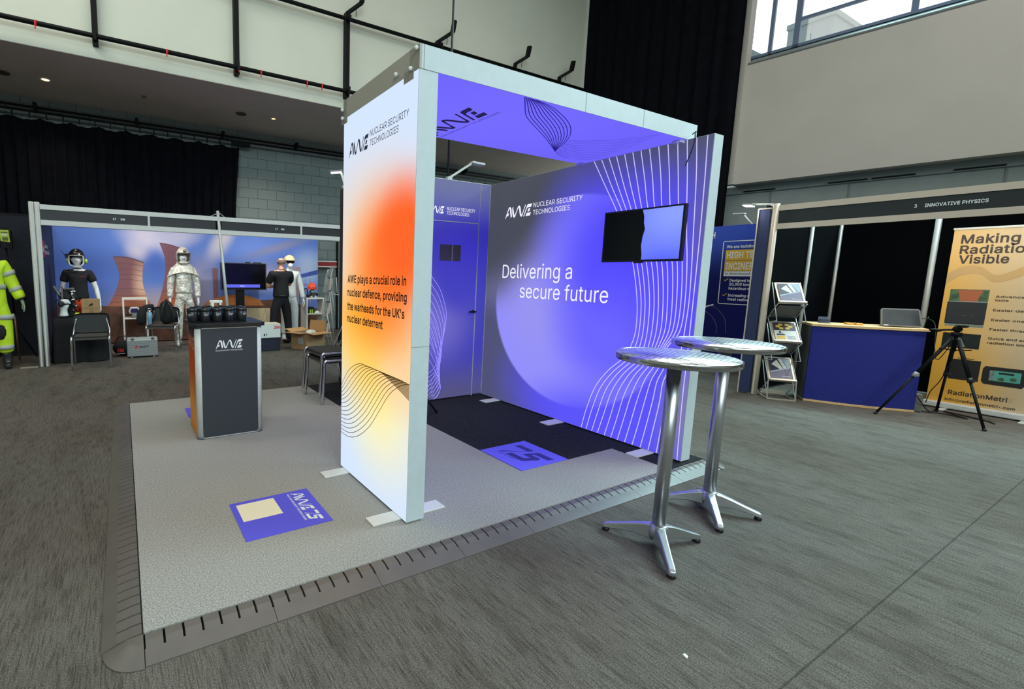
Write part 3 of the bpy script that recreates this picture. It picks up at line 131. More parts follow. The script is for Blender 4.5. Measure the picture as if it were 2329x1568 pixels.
GLYPHS_BOLD = json.loads('''{" ":[188,[]],"'":[228,[[76,298,62,303,57,318,50,510,55,524,70,529,136,529,150,524,155,506,149,330,147,316,142,303,128,298]]],",":[210,[[36,-139,22,-134,18,-119,45,59,52,85,70,90,136,90,152,85,157,67,101,-133,82,-139]]],"0":[475,[[220,-27,198,-25,172,-19,134,-5,107,13,91,29,74,53,64,69,52,99,39,143,29,203,27,265,31,323,42,373,54,413,78,462,114,500,136,515,180,530,198,534,232,536,274,530,318,514,350,490,375,461,401,409,417,347,423,307,425,231,421,181,411,133,391,73,373,43,342,10,318,-5,272,-21,254,-25],[209,71,242,71,261,79,288,105,303,129,311,149,317,175,323,223,321,305,315,343,307,371,288,404,270,422,248,436,226,440,210,438,192,429,169,409,156,389,138,343,129,281,131,205,137,167,144,145,156,119,171,97,190,81]]],"1":[475,[[74,-20,60,-15,55,0,55,54,61,70,76,75,186,75,191,78,191,400,188,405,102,342,86,338,72,342,65,360,65,426,70,442,182,525,200,529,272,529,288,525,295,506,296,78,300,75,390,75,406,70,411,52,411,0,407,-14,388,-21]]],"2":[475,[[62,-20,48,-15,43,0,43,46,48,62,243,270,283,320,299,356,299,386,291,404,279,418,248,437,212,439,200,437,180,427,160,407,150,386,147,362,142,346,124,341,66,342,52,346,45,362,47,390,64,446,81,474,108,500,136,517,178,531,208,535,242,535,278,529,320,514,342,499,365,478,387,442,397,410,401,384,401,364,395,328,385,296,377,280,348,238,301,182,229,108,204,78,386,77,402,73,409,54,409,0,405,-14,386,-21]]],"3":[475,[[208,-27,172,-23,128,-11,98,3,76,18,55,39,44,57,28,101,23,131,28,147,44,152,106,152,122,148,138,109,150,94,176,77,200,71,232,71,254,75,274,85,294,103,305,119,309,147,305,169,295,187,283,201,266,214,240,224,206,228,158,229,144,233,137,249,137,299,142,315,233,419,241,431,72,432,56,437,49,455,49,507,54,521,72,528,368,528,384,524,391,505,391,459,387,443,270,309,272,307,290,304,324,292,356,272,374,256,395,225,407,189,413,157,411,117,403,85,395,65,375,35,358,18,330,-1,294,-15,262,-23]]],"7":[475,[[96,-20,82,-14,77,2,82,18,289,428,284,431,64,431,48,436,41,454,41,508,46,524,64,529,388,529,406,524,411,506,411,448,407,432,182,-14,164,-20]]],"A":[502,[[14,-20,0,-14,-4,0,0,16,184,522,204,529,274,529,290,525,295,518,475,28,483,0,478,-15,460,-21,396,-20,380,-16,328,121,154,121,148,118,100,-15,82,-21],[186,220,293,220,238,380]]],"C":[532,[[260,-27,234,-25,204,-19,160,-5,122,17,87,47,56,95,40,133,27,179,21,213,19,257,21,293,27,329,40,375,54,409,83,455,112,483,134,500,160,514,202,528,232,534,274,536,320,530,368,516,396,502,426,480,457,445,475,411,493,351,489,335,470,328,408,329,393,333,381,365,358,397,330,420,302,432,266,436,236,432,216,426,186,406,156,374,140,345,127,305,123,267,123,237,127,203,140,163,154,137,182,104,216,83,244,75,278,73,308,79,330,89,348,102,373,129,394,176,410,180,472,180,488,175,493,157,475,95,467,79,445,47,416,20,388,3,350,-13,298,-25]]],"D":[524,[[58,-20,44,-15,39,2,39,506,44,524,62,529,262,527,332,511,370,493,404,467,435,432,461,380,477,318,481,282,481,226,475,180,463,134,450,104,435,78,419,58,394,33,368,16,340,2,294,-12,258,-18,224,-21],[147,78,240,78,280,86,321,110,344,134,363,164,371,186,379,244,377,290,371,324,355,360,337,384,315,404,290,419,268,427,238,431,150,431,146,428]]],"E":[441,[[58,-20,44,-15,39,2,39,506,44,524,62,529,368,529,386,524,391,508,391,454,384,436,368,431,146,430,147,306,352,305,368,301,375,284,375,232,370,215,354,210,147,208,145,82,146,79,150,77,372,77,388,73,395,54,395,0,390,-15,372,-21]]],"F":[432,[[58,-20,44,-15,39,2,39,506,44,524,62,529,366,529,384,524,389,508,389,454,382,436,366,431,146,430,147,298,342,297,358,293,365,276,365,222,360,207,344,202,147,200,145,2,141,-14,124,-20]]],"G":[542,[[260,-27,234,-25,204,-19,160,-5,136,7,114,23,83,53,58,91,36,145,25,185,19,257,25,323,40,375,60,421,85,459,104,478,132,499,158,514,200,528,230,534,274,536,310,532,372,514,402,498,434,472,467,429,481,401,493,355,489,335,470,328,408,329,393,333,377,367,357,395,330,418,300,432,266,436,244,434,208,422,178,400,164,385,140,345,127,305,123,267,123,237,127,203,136,173,152,141,164,124,198,93,216,83,244,75,272,73,312,79,345,97,366,118,387,153,392,177,286,178,268,184,263,199,263,255,268,271,284,276,474,276,490,272,497,255,497,179,491,139,478,99,456,59,424,24,392,3,346,-15,298,-25]]],"H":[539,[[58,-20,44,-15,39,2,39,506,44,524,60,529,122,529,141,522,145,506,147,310,366,309,370,310,371,314,371,506,376,524,394,529,456,529,472,524,477,506,477,2,472,-15,456,-20,394,-21,376,-14,371,2,370,210,150,211,147,210,145,206,145,2,141,-14,124,-20]]],"I":[322,[[29,-20,15,-15,10,0,10,56,15,72,31,77,93,77,98,80,98,426,95,431,31,432,15,437,10,454,10,508,15,522,33,529,265,529,281,525,288,506,288,452,283,437,267,432,207,431,203,428,202,82,205,78,267,77,283,72,288,54,288,0,284,-14,265,-21]]],"K":[489,[[58,-20,44,-15,39,2,39,506,44,524,60,529,122,529,141,522,145,506,146,308,348,524,366,529,444,529,462,524,467,508,461,490,273,286,464,17,469,0,464,-15,446,-21,372,-20,356,-16,196,207,176,189,145,154,145,2,140,-15,124,-20]]],"M":[650,[[58,-20,44,-15,39,2,39,506,44,524,62,529,148,529,169,522,314,144,459,522,478,529,564,529,582,524,587,506,587,2,582,-15,566,-20,506,-21,488,-14,483,2,482,299,359,-14,340,-20,288,-21,272,-16,268,-12,142,301,141,-2,136,-16,120,-20]]],"N":[545,[[58,-20,44,-15,39,2,39,506,44,524,62,529,136,529,152,524,374,174,378,171,380,510,385,524,400,529,462,529,478,524,483,506,483,2,478,-15,462,-20,390,-21,369,-14,144,341,145,-2,140,-16,124,-20]]],"O":[555,[[260,-27,234,-25,204,-19,160,-5,114,23,85,51,56,95,40,133,27,179,21,213,19,257,21,293,27,329,40,375,62,423,87,459,110,482,128,495,160,514,202,528,232,534,274,536,330,528,368,516,400,500,426,480,443,463,471,425,493,379,507,325,511,297,513,245,507,183,493,129,469,79,445,47,424,26,401,9,368,-7,300,-25],[259,73,290,75,316,83,341,97,365,119,383,143,399,175,409,225,409,283,405,311,393,347,375,377,350,404,328,420,300,432,268,436,246,434,216,426,188,408,163,383,152,367,136,335,127,305,123,267,123,237,129,193,138,167,154,137,186,102,198,93,232,77]]],"P":[467,[[58,-20,44,-15,39,2,39,506,44,524,62,529,242,529,292,523,328,513,348,503,374,485,397,460,413,430,423,396,429,354,427,322,421,290,407,250,396,234,376,211,346,190,322,180,270,168,147,164,145,2,141,-14,124,-20],[147,262,234,261,254,264,268,266,294,281,311,298,323,326,323,370,317,386,302,406,284,421,264,429,248,431,147,430]]],"Q":[555,[[400,-68,383,-62,352,-19,346,-15,288,-26,246,-26,206,-20,158,-4,112,24,89,46,60,88,44,122,27,178,21,214,19,250,21,294,27,328,40,374,58,416,83,454,116,486,132,499,162,515,206,529,244,535,306,533,360,519,398,501,423,482,462,439,485,398,505,336,511,296,513,244,509,196,497,142,481,100,463,70,436,34,481,-28,487,-48,482,-63,466,-68],[245,74,276,74,279,76,230,142,226,158,231,174,248,179,312,179,328,175,368,125,387,150,401,180,409,224,409,282,405,312,397,338,381,368,364,391,336,415,314,427,280,435,254,435,218,427,186,406,166,387,148,360,132,324,123,270,123,238,129,194,140,162,152,140,166,121,194,96,218,82]]],"R":[471,[[58,-20,44,-15,39,2,39,506,44,524,62,529,242,529,288,525,330,513,356,501,389,474,401,458,417,426,427,384,429,340,425,306,417,278,405,252,383,224,348,200,346,196,443,18,447,0,442,-15,424,-21,354,-20,338,-16,234,175,228,177,150,177,147,176,145,172,145,2,141,-14,124,-20],[147,276,250,276,274,280,296,291,311,306,319,318,325,348,321,382,305,406,284,423,266,429,250,431,147,430]]],"S":[469,[[212,-29,176,-25,132,-15,92,3,68,20,50,41,36,65,26,93,18,135,22,151,38,156,102,156,118,152,130,117,148,94,176,77,224,68,260,73,284,83,309,103,321,119,325,131,323,153,315,163,296,180,256,198,132,235,110,245,80,264,57,287,44,309,33,347,31,379,42,429,56,459,73,481,102,504,136,520,184,532,232,536,280,530,332,514,356,500,379,481,397,459,411,429,421,383,416,364,398,358,338,359,324,363,320,367,309,397,292,416,268,432,236,438,194,436,180,431,162,419,147,405,138,391,135,383,136,365,156,340,178,327,220,311,328,280,372,256,386,244,409,217,419,195,427,159,427,117,419,81,409,59,391,33,364,9,320,-13,284,-23,260,-27]]],"T":[471,[[192,-20,178,-15,173,2,173,428,168,431,34,431,17,436,11,454,11,508,16,522,34,529,414,529,430,525,437,506,437,452,432,436,414,431,282,431,278,428,277,0,272,-15,258,-20]]],"U":[539,[[246,-28,192,-20,158,-10,136,0,104,21,83,42,58,84,45,124,39,170,39,506,44,522,62,529,122,529,139,522,143,506,143,178,148,146,168,112,190,92,222,76,260,71,296,76,330,94,352,116,369,146,373,174,373,506,378,522,396,529,456,529,470,525,477,506,477,160,471,120,459,84,447,60,435,44,412,21,384,2,358,-10,316,-22,270,-28]]],"V":[502,[[202,-20,188,-15,172,26,0,492,-4,508,0,524,16,529,80,529,101,522,217,198,240,126,245,132,266,200,378,522,398,529,462,529,478,524,483,508,475,480,295,-14,276,-20]]],"W":[708,[[154,-20,140,-16,134,0,-2,498,-4,508,0,524,16,529,78,529,99,522,184,192,194,163,290,524,308,529,378,529,395,524,492,162,586,522,606,529,668,529,684,524,689,508,687,494,546,-14,528,-20,458,-21,438,-14,353,304,342,333,247,-14,228,-20]]],"Y":[494,[[202,-20,188,-15,183,0,183,198,0,492,-4,508,0,524,18,529,90,529,107,524,236,314,364,523,384,529,454,529,470,524,475,508,471,492,288,198,287,2,282,-15,266,-20]]],"a":[411,[[152,-29,124,-25,82,-13,62,-3,40,17,24,41,11,85,9,113,18,153,31,183,50,202,70,214,128,232,244,249,255,255,253,277,238,296,220,308,210,310,180,310,164,306,144,294,125,275,116,259,96,255,28,274,21,293,30,319,42,340,60,360,84,378,112,390,160,402,176,404,228,402,280,388,309,371,331,349,347,315,357,261,357,1,352,-15,336,-19,278,-19,263,-15,256,-2,230,-15,204,-23,184,-27],[167,65,200,69,225,83,241,99,252,119,255,129,254,159,154,144,142,140,119,123,114,115,111,101,121,83,138,71]]],"b":[446,[[221,-28,193,-24,165,-16,135,2,127,-16,111,-20,53,-20,37,-14,32,2,32,506,39,525,53,529,111,529,129,524,134,506,135,378,163,393,205,403,253,403,305,389,330,376,362,346,378,324,396,284,408,228,410,172,406,136,400,108,392,82,378,52,361,28,349,15,311,-10,257,-26],[204,68,235,68,249,72,265,83,282,100,292,114,302,138,306,160,308,184,306,218,296,254,286,272,274,286,251,303,233,309,205,309,191,305,173,293,159,279,141,246,132,206,134,158,141,130,151,110,160,96,177,81]]],"c":[418,[[196,-28,164,-24,116,-8,82,13,56,42,34,82,19,132,13,184,15,218,26,270,38,302,52,329,86,365,118,386,152,397,180,403,236,403,298,385,340,357,359,334,373,308,381,280,377,262,360,256,302,242,288,246,269,280,255,294,232,307,222,309,192,309,170,301,144,277,130,256,122,236,115,186,119,150,126,128,136,110,156,85,174,73,192,68,224,68,242,74,263,88,271,98,281,112,288,132,304,137,376,119,383,100,373,68,359,42,346,25,320,4,294,-10,260,-22,222,-28]]],"d":[446,[[184,-28,166,-26,134,-18,116,-12,98,-2,82,9,63,28,40,66,19,128,13,180,17,240,30,286,44,318,63,348,88,370,114,387,172,403,220,403,260,393,290,376,291,506,296,524,314,529,370,529,384,525,391,506,391,2,387,-14,370,-20,314,-20,299,-16,293,2,290,3,272,-10,254,-18,222,-26],[187,68,220,68,232,72,250,83,275,112,289,152,291,210,283,250,269,274,258,286,240,301,218,309,188,309,172,303,158,293,141,276,130,258,122,238,117,216,115,188,117,162,128,124,138,106,156,85,172,74]]],"e":[426,[[200,-28,160,-22,122,-10,92,6,65,30,48,54,30,92,15,152,13,196,19,246,36,298,52,329,82,363,119,386,158,399,178,403,232,403,280,391,310,377,331,360,355,334,373,298,387,248,391,206,391,170,386,155,370,150,120,148,119,142,124,126,141,98,166,78,192,68,212,66,248,73,273,92,290,120,306,125,360,113,381,104,385,88,369,46,358,31,329,4,308,-8,272,-20,242,-26],[122,242,280,241,285,244,267,278,249,296,220,309,192,309,174,305,151,288,132,266]]],"f":[276,[[80,-20,66,-15,61,0,61,304,56,307,6,308,-10,313,-15,328,-14,380,-10,394,4,399,60,401,61,448,70,482,80,503,102,525,128,539,170,549,210,549,232,545,258,536,263,520,242,453,226,448,206,453,184,453,169,442,161,426,162,402,164,400,226,399,242,394,247,378,247,330,240,312,226,308,166,307,162,304,161,-2,156,-16,140,-20]]],"g":[447,[[198,-171,162,-167,120,-157,92,-145,74,-133,49,-109,36,-87,31,-71,36,-53,82,-26,100,-22,117,-27,148,-60,172,-73,196,-78,240,-73,268,-58,285,-37,291,-15,291,11,256,-5,232,-11,210,-16,166,-13,112,3,82,21,63,37,34,85,20,129,15,155,13,183,15,227,30,287,42,315,64,348,94,376,116,388,134,394,166,402,216,404,258,394,290,375,293,375,299,393,314,398,370,398,384,394,391,375,391,-33,383,-71,373,-95,357,-117,342,-132,324,-143,304,-153,252,-167],[199,79,226,81,251,93,275,119,287,145,291,169,289,229,285,245,273,269,258,287,242,300,224,308,208,310,186,308,170,302,158,294,139,273,130,259,120,231,115,193,120,151,142,109,162,91,174,84]]],"h":[432,[[51,-20,37,-15,32,2,32,508,37,524,51,529,113,529,129,524,134,508,135,380,159,391,205,403,261,401,299,391,323,377,346,354,358,334,370,300,376,266,376,0,371,-16,355,-20,297,-20,281,-15,276,2,276,240,274,256,266,276,251,293,229,307,207,309,189,307,163,293,143,268,135,246,134,2,130,-14,113,-20]]],"i":[189,[[51,-20,37,-15,32,2,32,378,37,394,51,399,113,399,129,394,134,376,134,0,129,-15,115,-20],[71,424,43,434,31,446,20,480,22,496,31,520,43,533,73,543,93,543,123,533,135,521,146,492,146,474,136,446,122,432,93,424]]],"k":[403,[[51,-20,37,-15,32,2,32,508,37,524,51,529,113,529,129,524,134,508,135,262,139,263,269,395,287,399,357,399,375,394,380,378,374,360,232,214,386,18,392,0,387,-15,371,-20,297,-21,279,-16,151,144,134,126,134,2,129,-15,113,-20]]],"l":[211,[[129,-22,89,-14,65,-3,45,24,34,60,32,80,32,506,37,524,53,529,115,529,129,524,134,508,134,82,145,72,169,73,185,68,200,6,193,-14,157,-22]]],"m":[632,[[51,-20,37,-15,32,2,32,376,38,394,53,399,111,399,127,394,133,379,157,393,197,405,239,405,271,397,287,389,303,376,319,359,351,385,369,393,419,405,457,405,485,399,511,389,529,377,547,359,562,334,576,278,576,2,571,-16,555,-20,499,-21,481,-14,476,2,476,252,474,270,468,284,457,296,439,307,429,309,403,309,391,305,366,282,357,264,354,244,354,2,349,-15,331,-21,275,-20,260,-16,254,2,254,264,248,282,227,303,213,309,187,309,165,299,147,281,134,254,134,2,130,-14,113,-20]]],"n":[432,[[51,-20,37,-15,32,2,32,376,37,394,53,399,111,399,127,394,132,380,135,378,159,391,195,401,247,403,293,393,311,385,336,366,348,352,364,320,374,280,376,264,376,2,371,-15,353,-21,297,-20,281,-15,276,2,276,240,274,256,266,276,251,293,229,307,209,309,189,307,163,293,143,268,135,246,134,2,130,-14,113,-20]]],"o":[437,[[196,-28,164,-24,116,-8,82,13,56,42,34,82,19,132,13,184,15,218,26,270,38,302,52,329,86,365,118,386,152,397,180,403,234,403,276,393,310,379,335,360,362,329,385,284,397,242,401,204,401,170,397,134,377,72,352,34,331,12,310,-2,272,-18,238,-26],[206,66,238,72,256,83,271,98,291,132,297,158,299,180,295,226,283,260,262,287,244,301,222,309,192,309,178,305,160,293,145,278,130,256,122,236,115,188,117,162,124,132,136,110,154,87,172,74,192,68]]],"p":[446,[[51,-163,37,-158,32,-141,32,375,37,391,53,398,111,398,127,393,133,377,135,376,160,391,181,398,209,404,239,404,269,400,308,387,327,378,347,362,371,334,388,305,404,253,410,203,408,149,400,109,385,67,362,29,335,4,305,-13,273,-23,251,-28,197,-25,167,-17,135,0,134,-141,129,-158,113,-163],[216,67,239,69,251,73,278,95,290,111,302,137,308,183,306,219,302,239,284,275,267,292,253,302,239,308,223,310,189,304,177,296,156,275,141,247,132,205,132,171,138,139,155,103,173,84,187,75,199,69]]],"r":[281,[[51,-20,37,-15,32,2,32,376,37,394,53,399,111,399,127,394,133,382,167,397,203,405,241,403,257,398,262,380,262,322,257,307,241,302,223,305,197,305,179,301,165,293,146,274,135,252,134,2,129,-15,113,-20]]],"s":[387,[[172,-28,138,-24,104,-16,60,7,44,24,28,50,17,86,22,110,92,127,108,123,120,96,138,77,152,70,170,65,196,66,218,72,230,79,242,92,247,100,247,108,236,121,216,133,106,162,84,172,56,191,46,204,36,224,27,254,27,290,34,316,44,340,51,350,80,377,114,393,146,401,214,403,238,399,268,389,288,379,306,364,323,344,335,320,343,292,338,275,308,266,266,258,252,263,238,287,222,303,204,311,184,313,160,309,144,299,130,282,130,270,144,256,164,246,268,219,292,209,310,197,331,176,341,158,349,130,351,96,337,44,321,22,306,8,276,-10,244,-20,216,-26]]],"t":[249,[[158,-24,122,-18,88,-4,67,14,58,32,45,80,45,304,42,307,6,308,-8,312,-15,328,-15,378,-10,394,6,399,44,401,46,472,51,486,66,491,124,491,140,486,145,470,146,401,204,399,218,394,223,378,223,328,218,312,202,308,150,307,146,304,145,100,148,84,158,72,170,70,200,73,218,67,233,2,228,-13,224,-16,182,-24]]],"u":[432,[[173,-25,129,-17,111,-11,89,1,61,29,45,63,36,95,32,133,32,375,37,391,55,398,113,398,129,393,134,375,135,123,151,93,167,79,181,73,209,70,231,77,245,86,260,101,274,129,276,149,276,375,281,393,299,398,355,398,369,394,376,375,376,3,372,-13,355,-19,299,-19,284,-15,279,-1,275,2,251,-11,227,-19,209,-23]]],"v":[411,[[161,-20,148,-16,145,-12,1,362,-3,378,1,394,17,399,81,399,101,392,195,135,288,392,307,399,369,399,385,394,390,376,382,348,243,-14,225,-20]]],"w":[589,[[137,-20,121,-14,3,376,8,394,23,399,83,399,103,393,169,160,172,162,237,395,253,399,313,399,331,394,397,161,463,393,483,399,543,399,559,394,564,372,444,-16,427,-20,371,-21,351,-14,290,206,283,221,216,-14,197,-20]]],"y":[411,[[73,-165,37,-157,31,-153,27,-139,44,-73,61,-66,97,-69,110,-63,130,-33,140,-1,3,357,-2,375,3,393,19,398,81,398,101,391,189,147,195,137,288,391,307,398,369,398,385,393,390,377,386,359,210,-97,189,-128,155,-152,105,-165]]],"z":[402,[[40,-20,26,-15,21,0,21,46,26,62,210,300,206,303,50,303,33,308,27,326,27,378,32,394,50,399,330,399,348,394,353,376,353,330,349,314,168,78,172,75,336,75,354,70,359,52,359,0,354,-15,336,-21]]]}''')
_TXT = {}
def text_geo(s, bold=0.0, shear=0.0):
    k = (s, bold, shear)
    if k in _TXT: return _TXT[k]
    c = bpy.data.curves.new('tmp', 'CURVE'); c.dimensions = '2D'; c.fill_mode = 'BOTH'; x = 0.0
    for ch in s:
        ad, sp = GLYPHS_BOLD[ch] if bold > .005 and ch in GLYPHS_BOLD else GLYPHS[ch]
        cons = []
        for P in sp:
            pts = [(P[2*i]/1000, P[2*i+1]/1000) for i in range(len(P)//2)]
            pts = [p for i, p in enumerate(pts) if math.dist(p, pts[i-1]) > .0015]
            cons.append((pts, sum(pts[i-1][0]*pts[i][1]-pts[i][0]*pts[i-1][1] for i in range(len(pts)))))
        for pts, _ in cons:
            q = c.splines.new('POLY'); n = len(pts); q.points.add(n-1); q.use_cyclic_u = True
            for i in range(n):
                px, py = pts[i]; q.points[i].co = (x+px+shear*py, py, 0, 1)
        x += ad/1000
    o = bpy.data.objects.new('tmp', c); COL.objects.link(o)
    dg = bpy.context.evaluated_depsgraph_get(); dg.update()
    me = o.evaluated_get(dg).to_mesh()
    V = [(v.co.x, v.co.y) for v in me.vertices]; Fc = [tuple(p.vertices) for p in me.polygons]
    o.evaluated_get(dg).to_mesh_clear(); bpy.data.objects.remove(o); bpy.data.curves.remove(c)
    _TXT[k] = (V, Fc); return V, Fc
CAP = {}
def cap_h(bold):
    if bold not in CAP:
        V, _ = text_geo('H', bold); CAP[bold] = max(y for x, y in V)-min(y for x, y in V)
    return CAP[bold]

class MB:
    def __init__(s): s.v = []; s.f = []; s.m = []; s.s = []
    def add(s, V, Fc, mi=0, sm=False):
        o = len(s.v); s.v += [Vector(p) for p in V]
        for f in Fc: s.f.append(tuple(i+o for i in f)); s.m.append(mi); s.s.append(sm)
        return s
    def box(s, x0, x1, y0, y1, z0, z1, mi=0):
        return s.add([(x0,y0,z0),(x1,y0,z0),(x1,y1,z0),(x0,y1,z0),(x0,y0,z1),(x1,y0,z1),(x1,y1,z1),(x0,y1,z1)],
            [(0,3,2,1),(4,5,6,7),(0,1,5,4),(1,2,6,5),(2,3,7,6),(3,0,4,7)], mi)
    def obox(s, o, u, v, w, mi=0):     # corner o and three edge vectors
        o, u, v, w = map(Vector, (o, u, v, w))
        P = [o, o+u, o+u+v, o+v, o+w, o+u+w, o+u+v+w, o+v+w]
        Fc = [(0,3,2,1),(4,5,6,7),(0,1,5,4),(1,2,6,5),(2,3,7,6),(3,0,4,7)]
        if u.cross(v).dot(w) < 0: Fc = [f[::-1] for f in Fc]
        return s.add(P, Fc, mi)
    def bar(s, p0, p1, w, h, up=(0, 0, 1), mi=0, w1=None, h1=None):   # rectangular bar between two points
        p0, p1 = Vector(p0), Vector(p1); d = (p1-p0).normalized(); up = Vector(up)
        if abs(d.dot(up)) > .98: up = Vector((1, 0, 0))
        a = d.cross(up).normalized(); b = a.cross(d).normalized(); w1 = w if w1 is None else w1; h1 = h if h1 is None else h1
        P = [p0-a*w/2-b*h/2, p0+a*w/2-b*h/2, p0+a*w/2+b*h/2, p0-a*w/2+b*h/2, p1-a*w1/2-b*h1/2, p1+a*w1/2-b*h1/2, p1+a*w1/2+b*h1/2, p1-a*w1/2+b*h1/2]
        return s.add(P, [(0,1,2,3),(7,6,5,4),(0,4,5,1),(1,5,6,2),(2,6,7,3),(3,7,4,0)], mi)
    def cyl(s, p0, p1, r0, r1=None, n=14, mi=0, caps=True):
        r1 = r0 if r1 is None else r1
        return s.tube([p0, p1], [r0, r1], n, mi, caps)
    def tube(s, pts, r, n=8, mi=0, caps=True):
        pts = [Vector(p) for p in pts]; N = len(pts); rr = r if isinstance(r, (list, tuple)) else [r]*N
        a = None; V = []
        for i, p in enumerate(pts):
            d = (pts[min(i+1, N-1)]-pts[max(i-1, 0)]).normalized()
            if a is None:
                up = Vector((0, 0, 1)) if abs(d.z) < .9 else Vector((1, 0, 0)); a = d.cross(up).normalized()
            else: a = (a-d*a.dot(d)).normalized()
            b = d.cross(a)
            for k in range(n): t = 2*PI*k/n; V.append(p+(a*math.cos(t)+b*math.sin(t))*rr[i])
        Fc = [(i*n+k, i*n+(k+1) % n, (i+1)*n+(k+1) % n, (i+1)*n+k) for i in range(N-1) for k in range(n)]
        s.add(V, Fc, mi, True)
        if caps:
            s.add(V[:n], [tuple(range(n))[::-1]], mi); s.add(V[-n:], [tuple(range(n))], mi)
        return s
    def lathe(s, prof, o=(0, 0, 0), n=24, mi=0, M=None, sy=1.0):
        V = []; o = Vector(o)
        for (r, z) in prof:
            for k in range(n):
                t = 2*PI*k/n; p = Vector((r*math.cos(t), r*sy*math.sin(t), z)); V.append(o+(M @ p if M else p))
        m = len(prof); Fc = [(i*n+k, i*n+(k+1) % n, (i+1)*n+(k+1) % n, (i+1)*n+k) for i in range(m-1) for k in range(n)]
        s.add(V, Fc, mi, True)
        s.add(V[:n], [tuple(range(n))[::-1]], mi); s.add(V[-n:], [tuple(range(n))], mi); return s
    def ball(s, c, r, n=12, mi=0, M=None):
        rx, ry, rz = (r, r, r) if not isinstance(r, (tuple, list)) else r
        V = []; h = n//2; c = Vector(c)
        for i in range(h+1):
            ph = -PI/2+PI*i/h
            for k in range(n):
                t = 2*PI*k/n; p = Vector((rx*math.cos(ph)*math.cos(t), ry*math.cos(ph)*math.sin(t), rz*math.sin(ph))); V.append(c+(M @ p if M else p))
        return s.add(V, [(i*n+k, i*n+(k+1) % n, (i+1)*n+(k+1) % n, (i+1)*n+k) for i in range(h) for k in range(n)], mi, True)
    def prism(s, poly, o, u, v, w, mi=0):   # 2-D outline in the (u, v) plane at o, pushed along w
        o, u, v, w = map(Vector, (o, u, v, w)); A = [o+u*x+v*y for x, y in poly]; B = [p+w for p in A]; n = len(A)
        ar = sum(poly[i][0]*poly[(i+1) % n][1]-poly[(i+1) % n][0]*poly[i][1] for i in range(n))
        flip = (ar > 0) == (u.cross(v).dot(w) > 0)
        Fc = [tuple(range(n))[::-1], tuple(range(n, 2*n))]+[(i, (i+1) % n, n+(i+1) % n, n+i) for i in range(n)]
        return s.add(A+B, Fc if flip else [f[::-1] for f in Fc], mi)
    def poly(s, pts, mi=0): return s.add(pts, [tuple(range(len(pts)))], mi)
    def flat(s, poly, o, u, v, mi=0):
        o, u, v = map(Vector, (o, u, v)); return s.add([o+u*x+v*y for x, y in poly], [tuple(range(len(poly)))], mi)
    def rect(s, a0, a1, b0, b1, o, u, v, mi=0): return s.flat([(a0, b0), (a1, b0), (a1, b1), (a0, b1)], o, u, v, mi)
    def ribbon(s, pts, nrm, w, mi=0):
        pts = [Vector(p) for p in pts]; nrm = Vector(nrm); V = []; N = len(pts)
        ww = w if isinstance(w, (list, tuple)) else [w]*N
        for i, p in enumerate(pts):
            d = (pts[min(i+1, N-1)]-pts[max(i-1, 0)])
            a = d.cross(nrm); a = a.normalized() if a.length > 1e-9 else Vector((1, 0, 0)); V += [p-a*ww[i]/2, p+a*ww[i]/2]
        return s.add(V, [(2*i, 2*i+1, 2*i+3, 2*i+2) for i in range(N-1)], mi)
    def text(s, t, o, u, v, h, width=None, bold=0.0, mi=0, shear=0.0):
        """t with its left end of the baseline at o, capital height h, fitted to a width; u along, v up (unit vectors)."""
        o, u, v = map(Vector, (o, u, v)); V, Fc = text_geo(t, bold, shear); k = h/cap_h(bold)
        xs = [x for x, y in V]; x0 = min(xs); kx = k if width is None else width/(max(xs)-x0)
        return s.add([o+u*(x-x0)*kx+v*y*k for x, y in V], Fc, mi)
    def build(s, name, m, parent=None, bev=0, label=None, world=True, sub=0, kind=None, seg=2):
        me = bpy.data.meshes.new(name)
        inv = MW[parent].inverted() if (parent is not None and world) else Matrix.Identity(4)
        me.from_pydata([inv @ p for p in s.v], [], s.f)
        ms = m if isinstance(m, (list, tuple)) else [m]
        for x in ms: me.materials.append(x)
        me.polygons.foreach_set('material_index', s.m); me.polygons.foreach_set('use_smooth', s.s)
        bm = bmesh.new(); bm.from_mesh(me); bmesh.ops.remove_doubles(bm, verts=bm.verts, dist=1e-6); bm.to_mesh(me); bm.free()
        me.update(); o = bpy.data.objects.new(name, me); COL.objects.link(o)
        if parent is not None: o.parent = parent; MW[o] = MW[parent]
        else: MW[o] = Matrix.Identity(4)
        if bev: b = o.modifiers.new('bevel', 'BEVEL'); b.width = bev; b.segments = seg; b.limit_method = 'ANGLE'; b.angle_limit = .7
        if sub: b = o.modifiers.new('subdivision', 'SUBSURF'); b.levels = sub; b.render_levels = sub
        if label: o['label'] = label
        if kind: o['kind'] = kind
        return o
def structure(name, mb, m, bev=0): return mb.build(name, m, None, bev, kind='structure')

X_, Y_, Z_ = Vector((1, 0, 0)), Vector((0, 1, 0)), Vector((0, 0, 1)); NX, NY, NZ = -X_, -Y_, -Z_

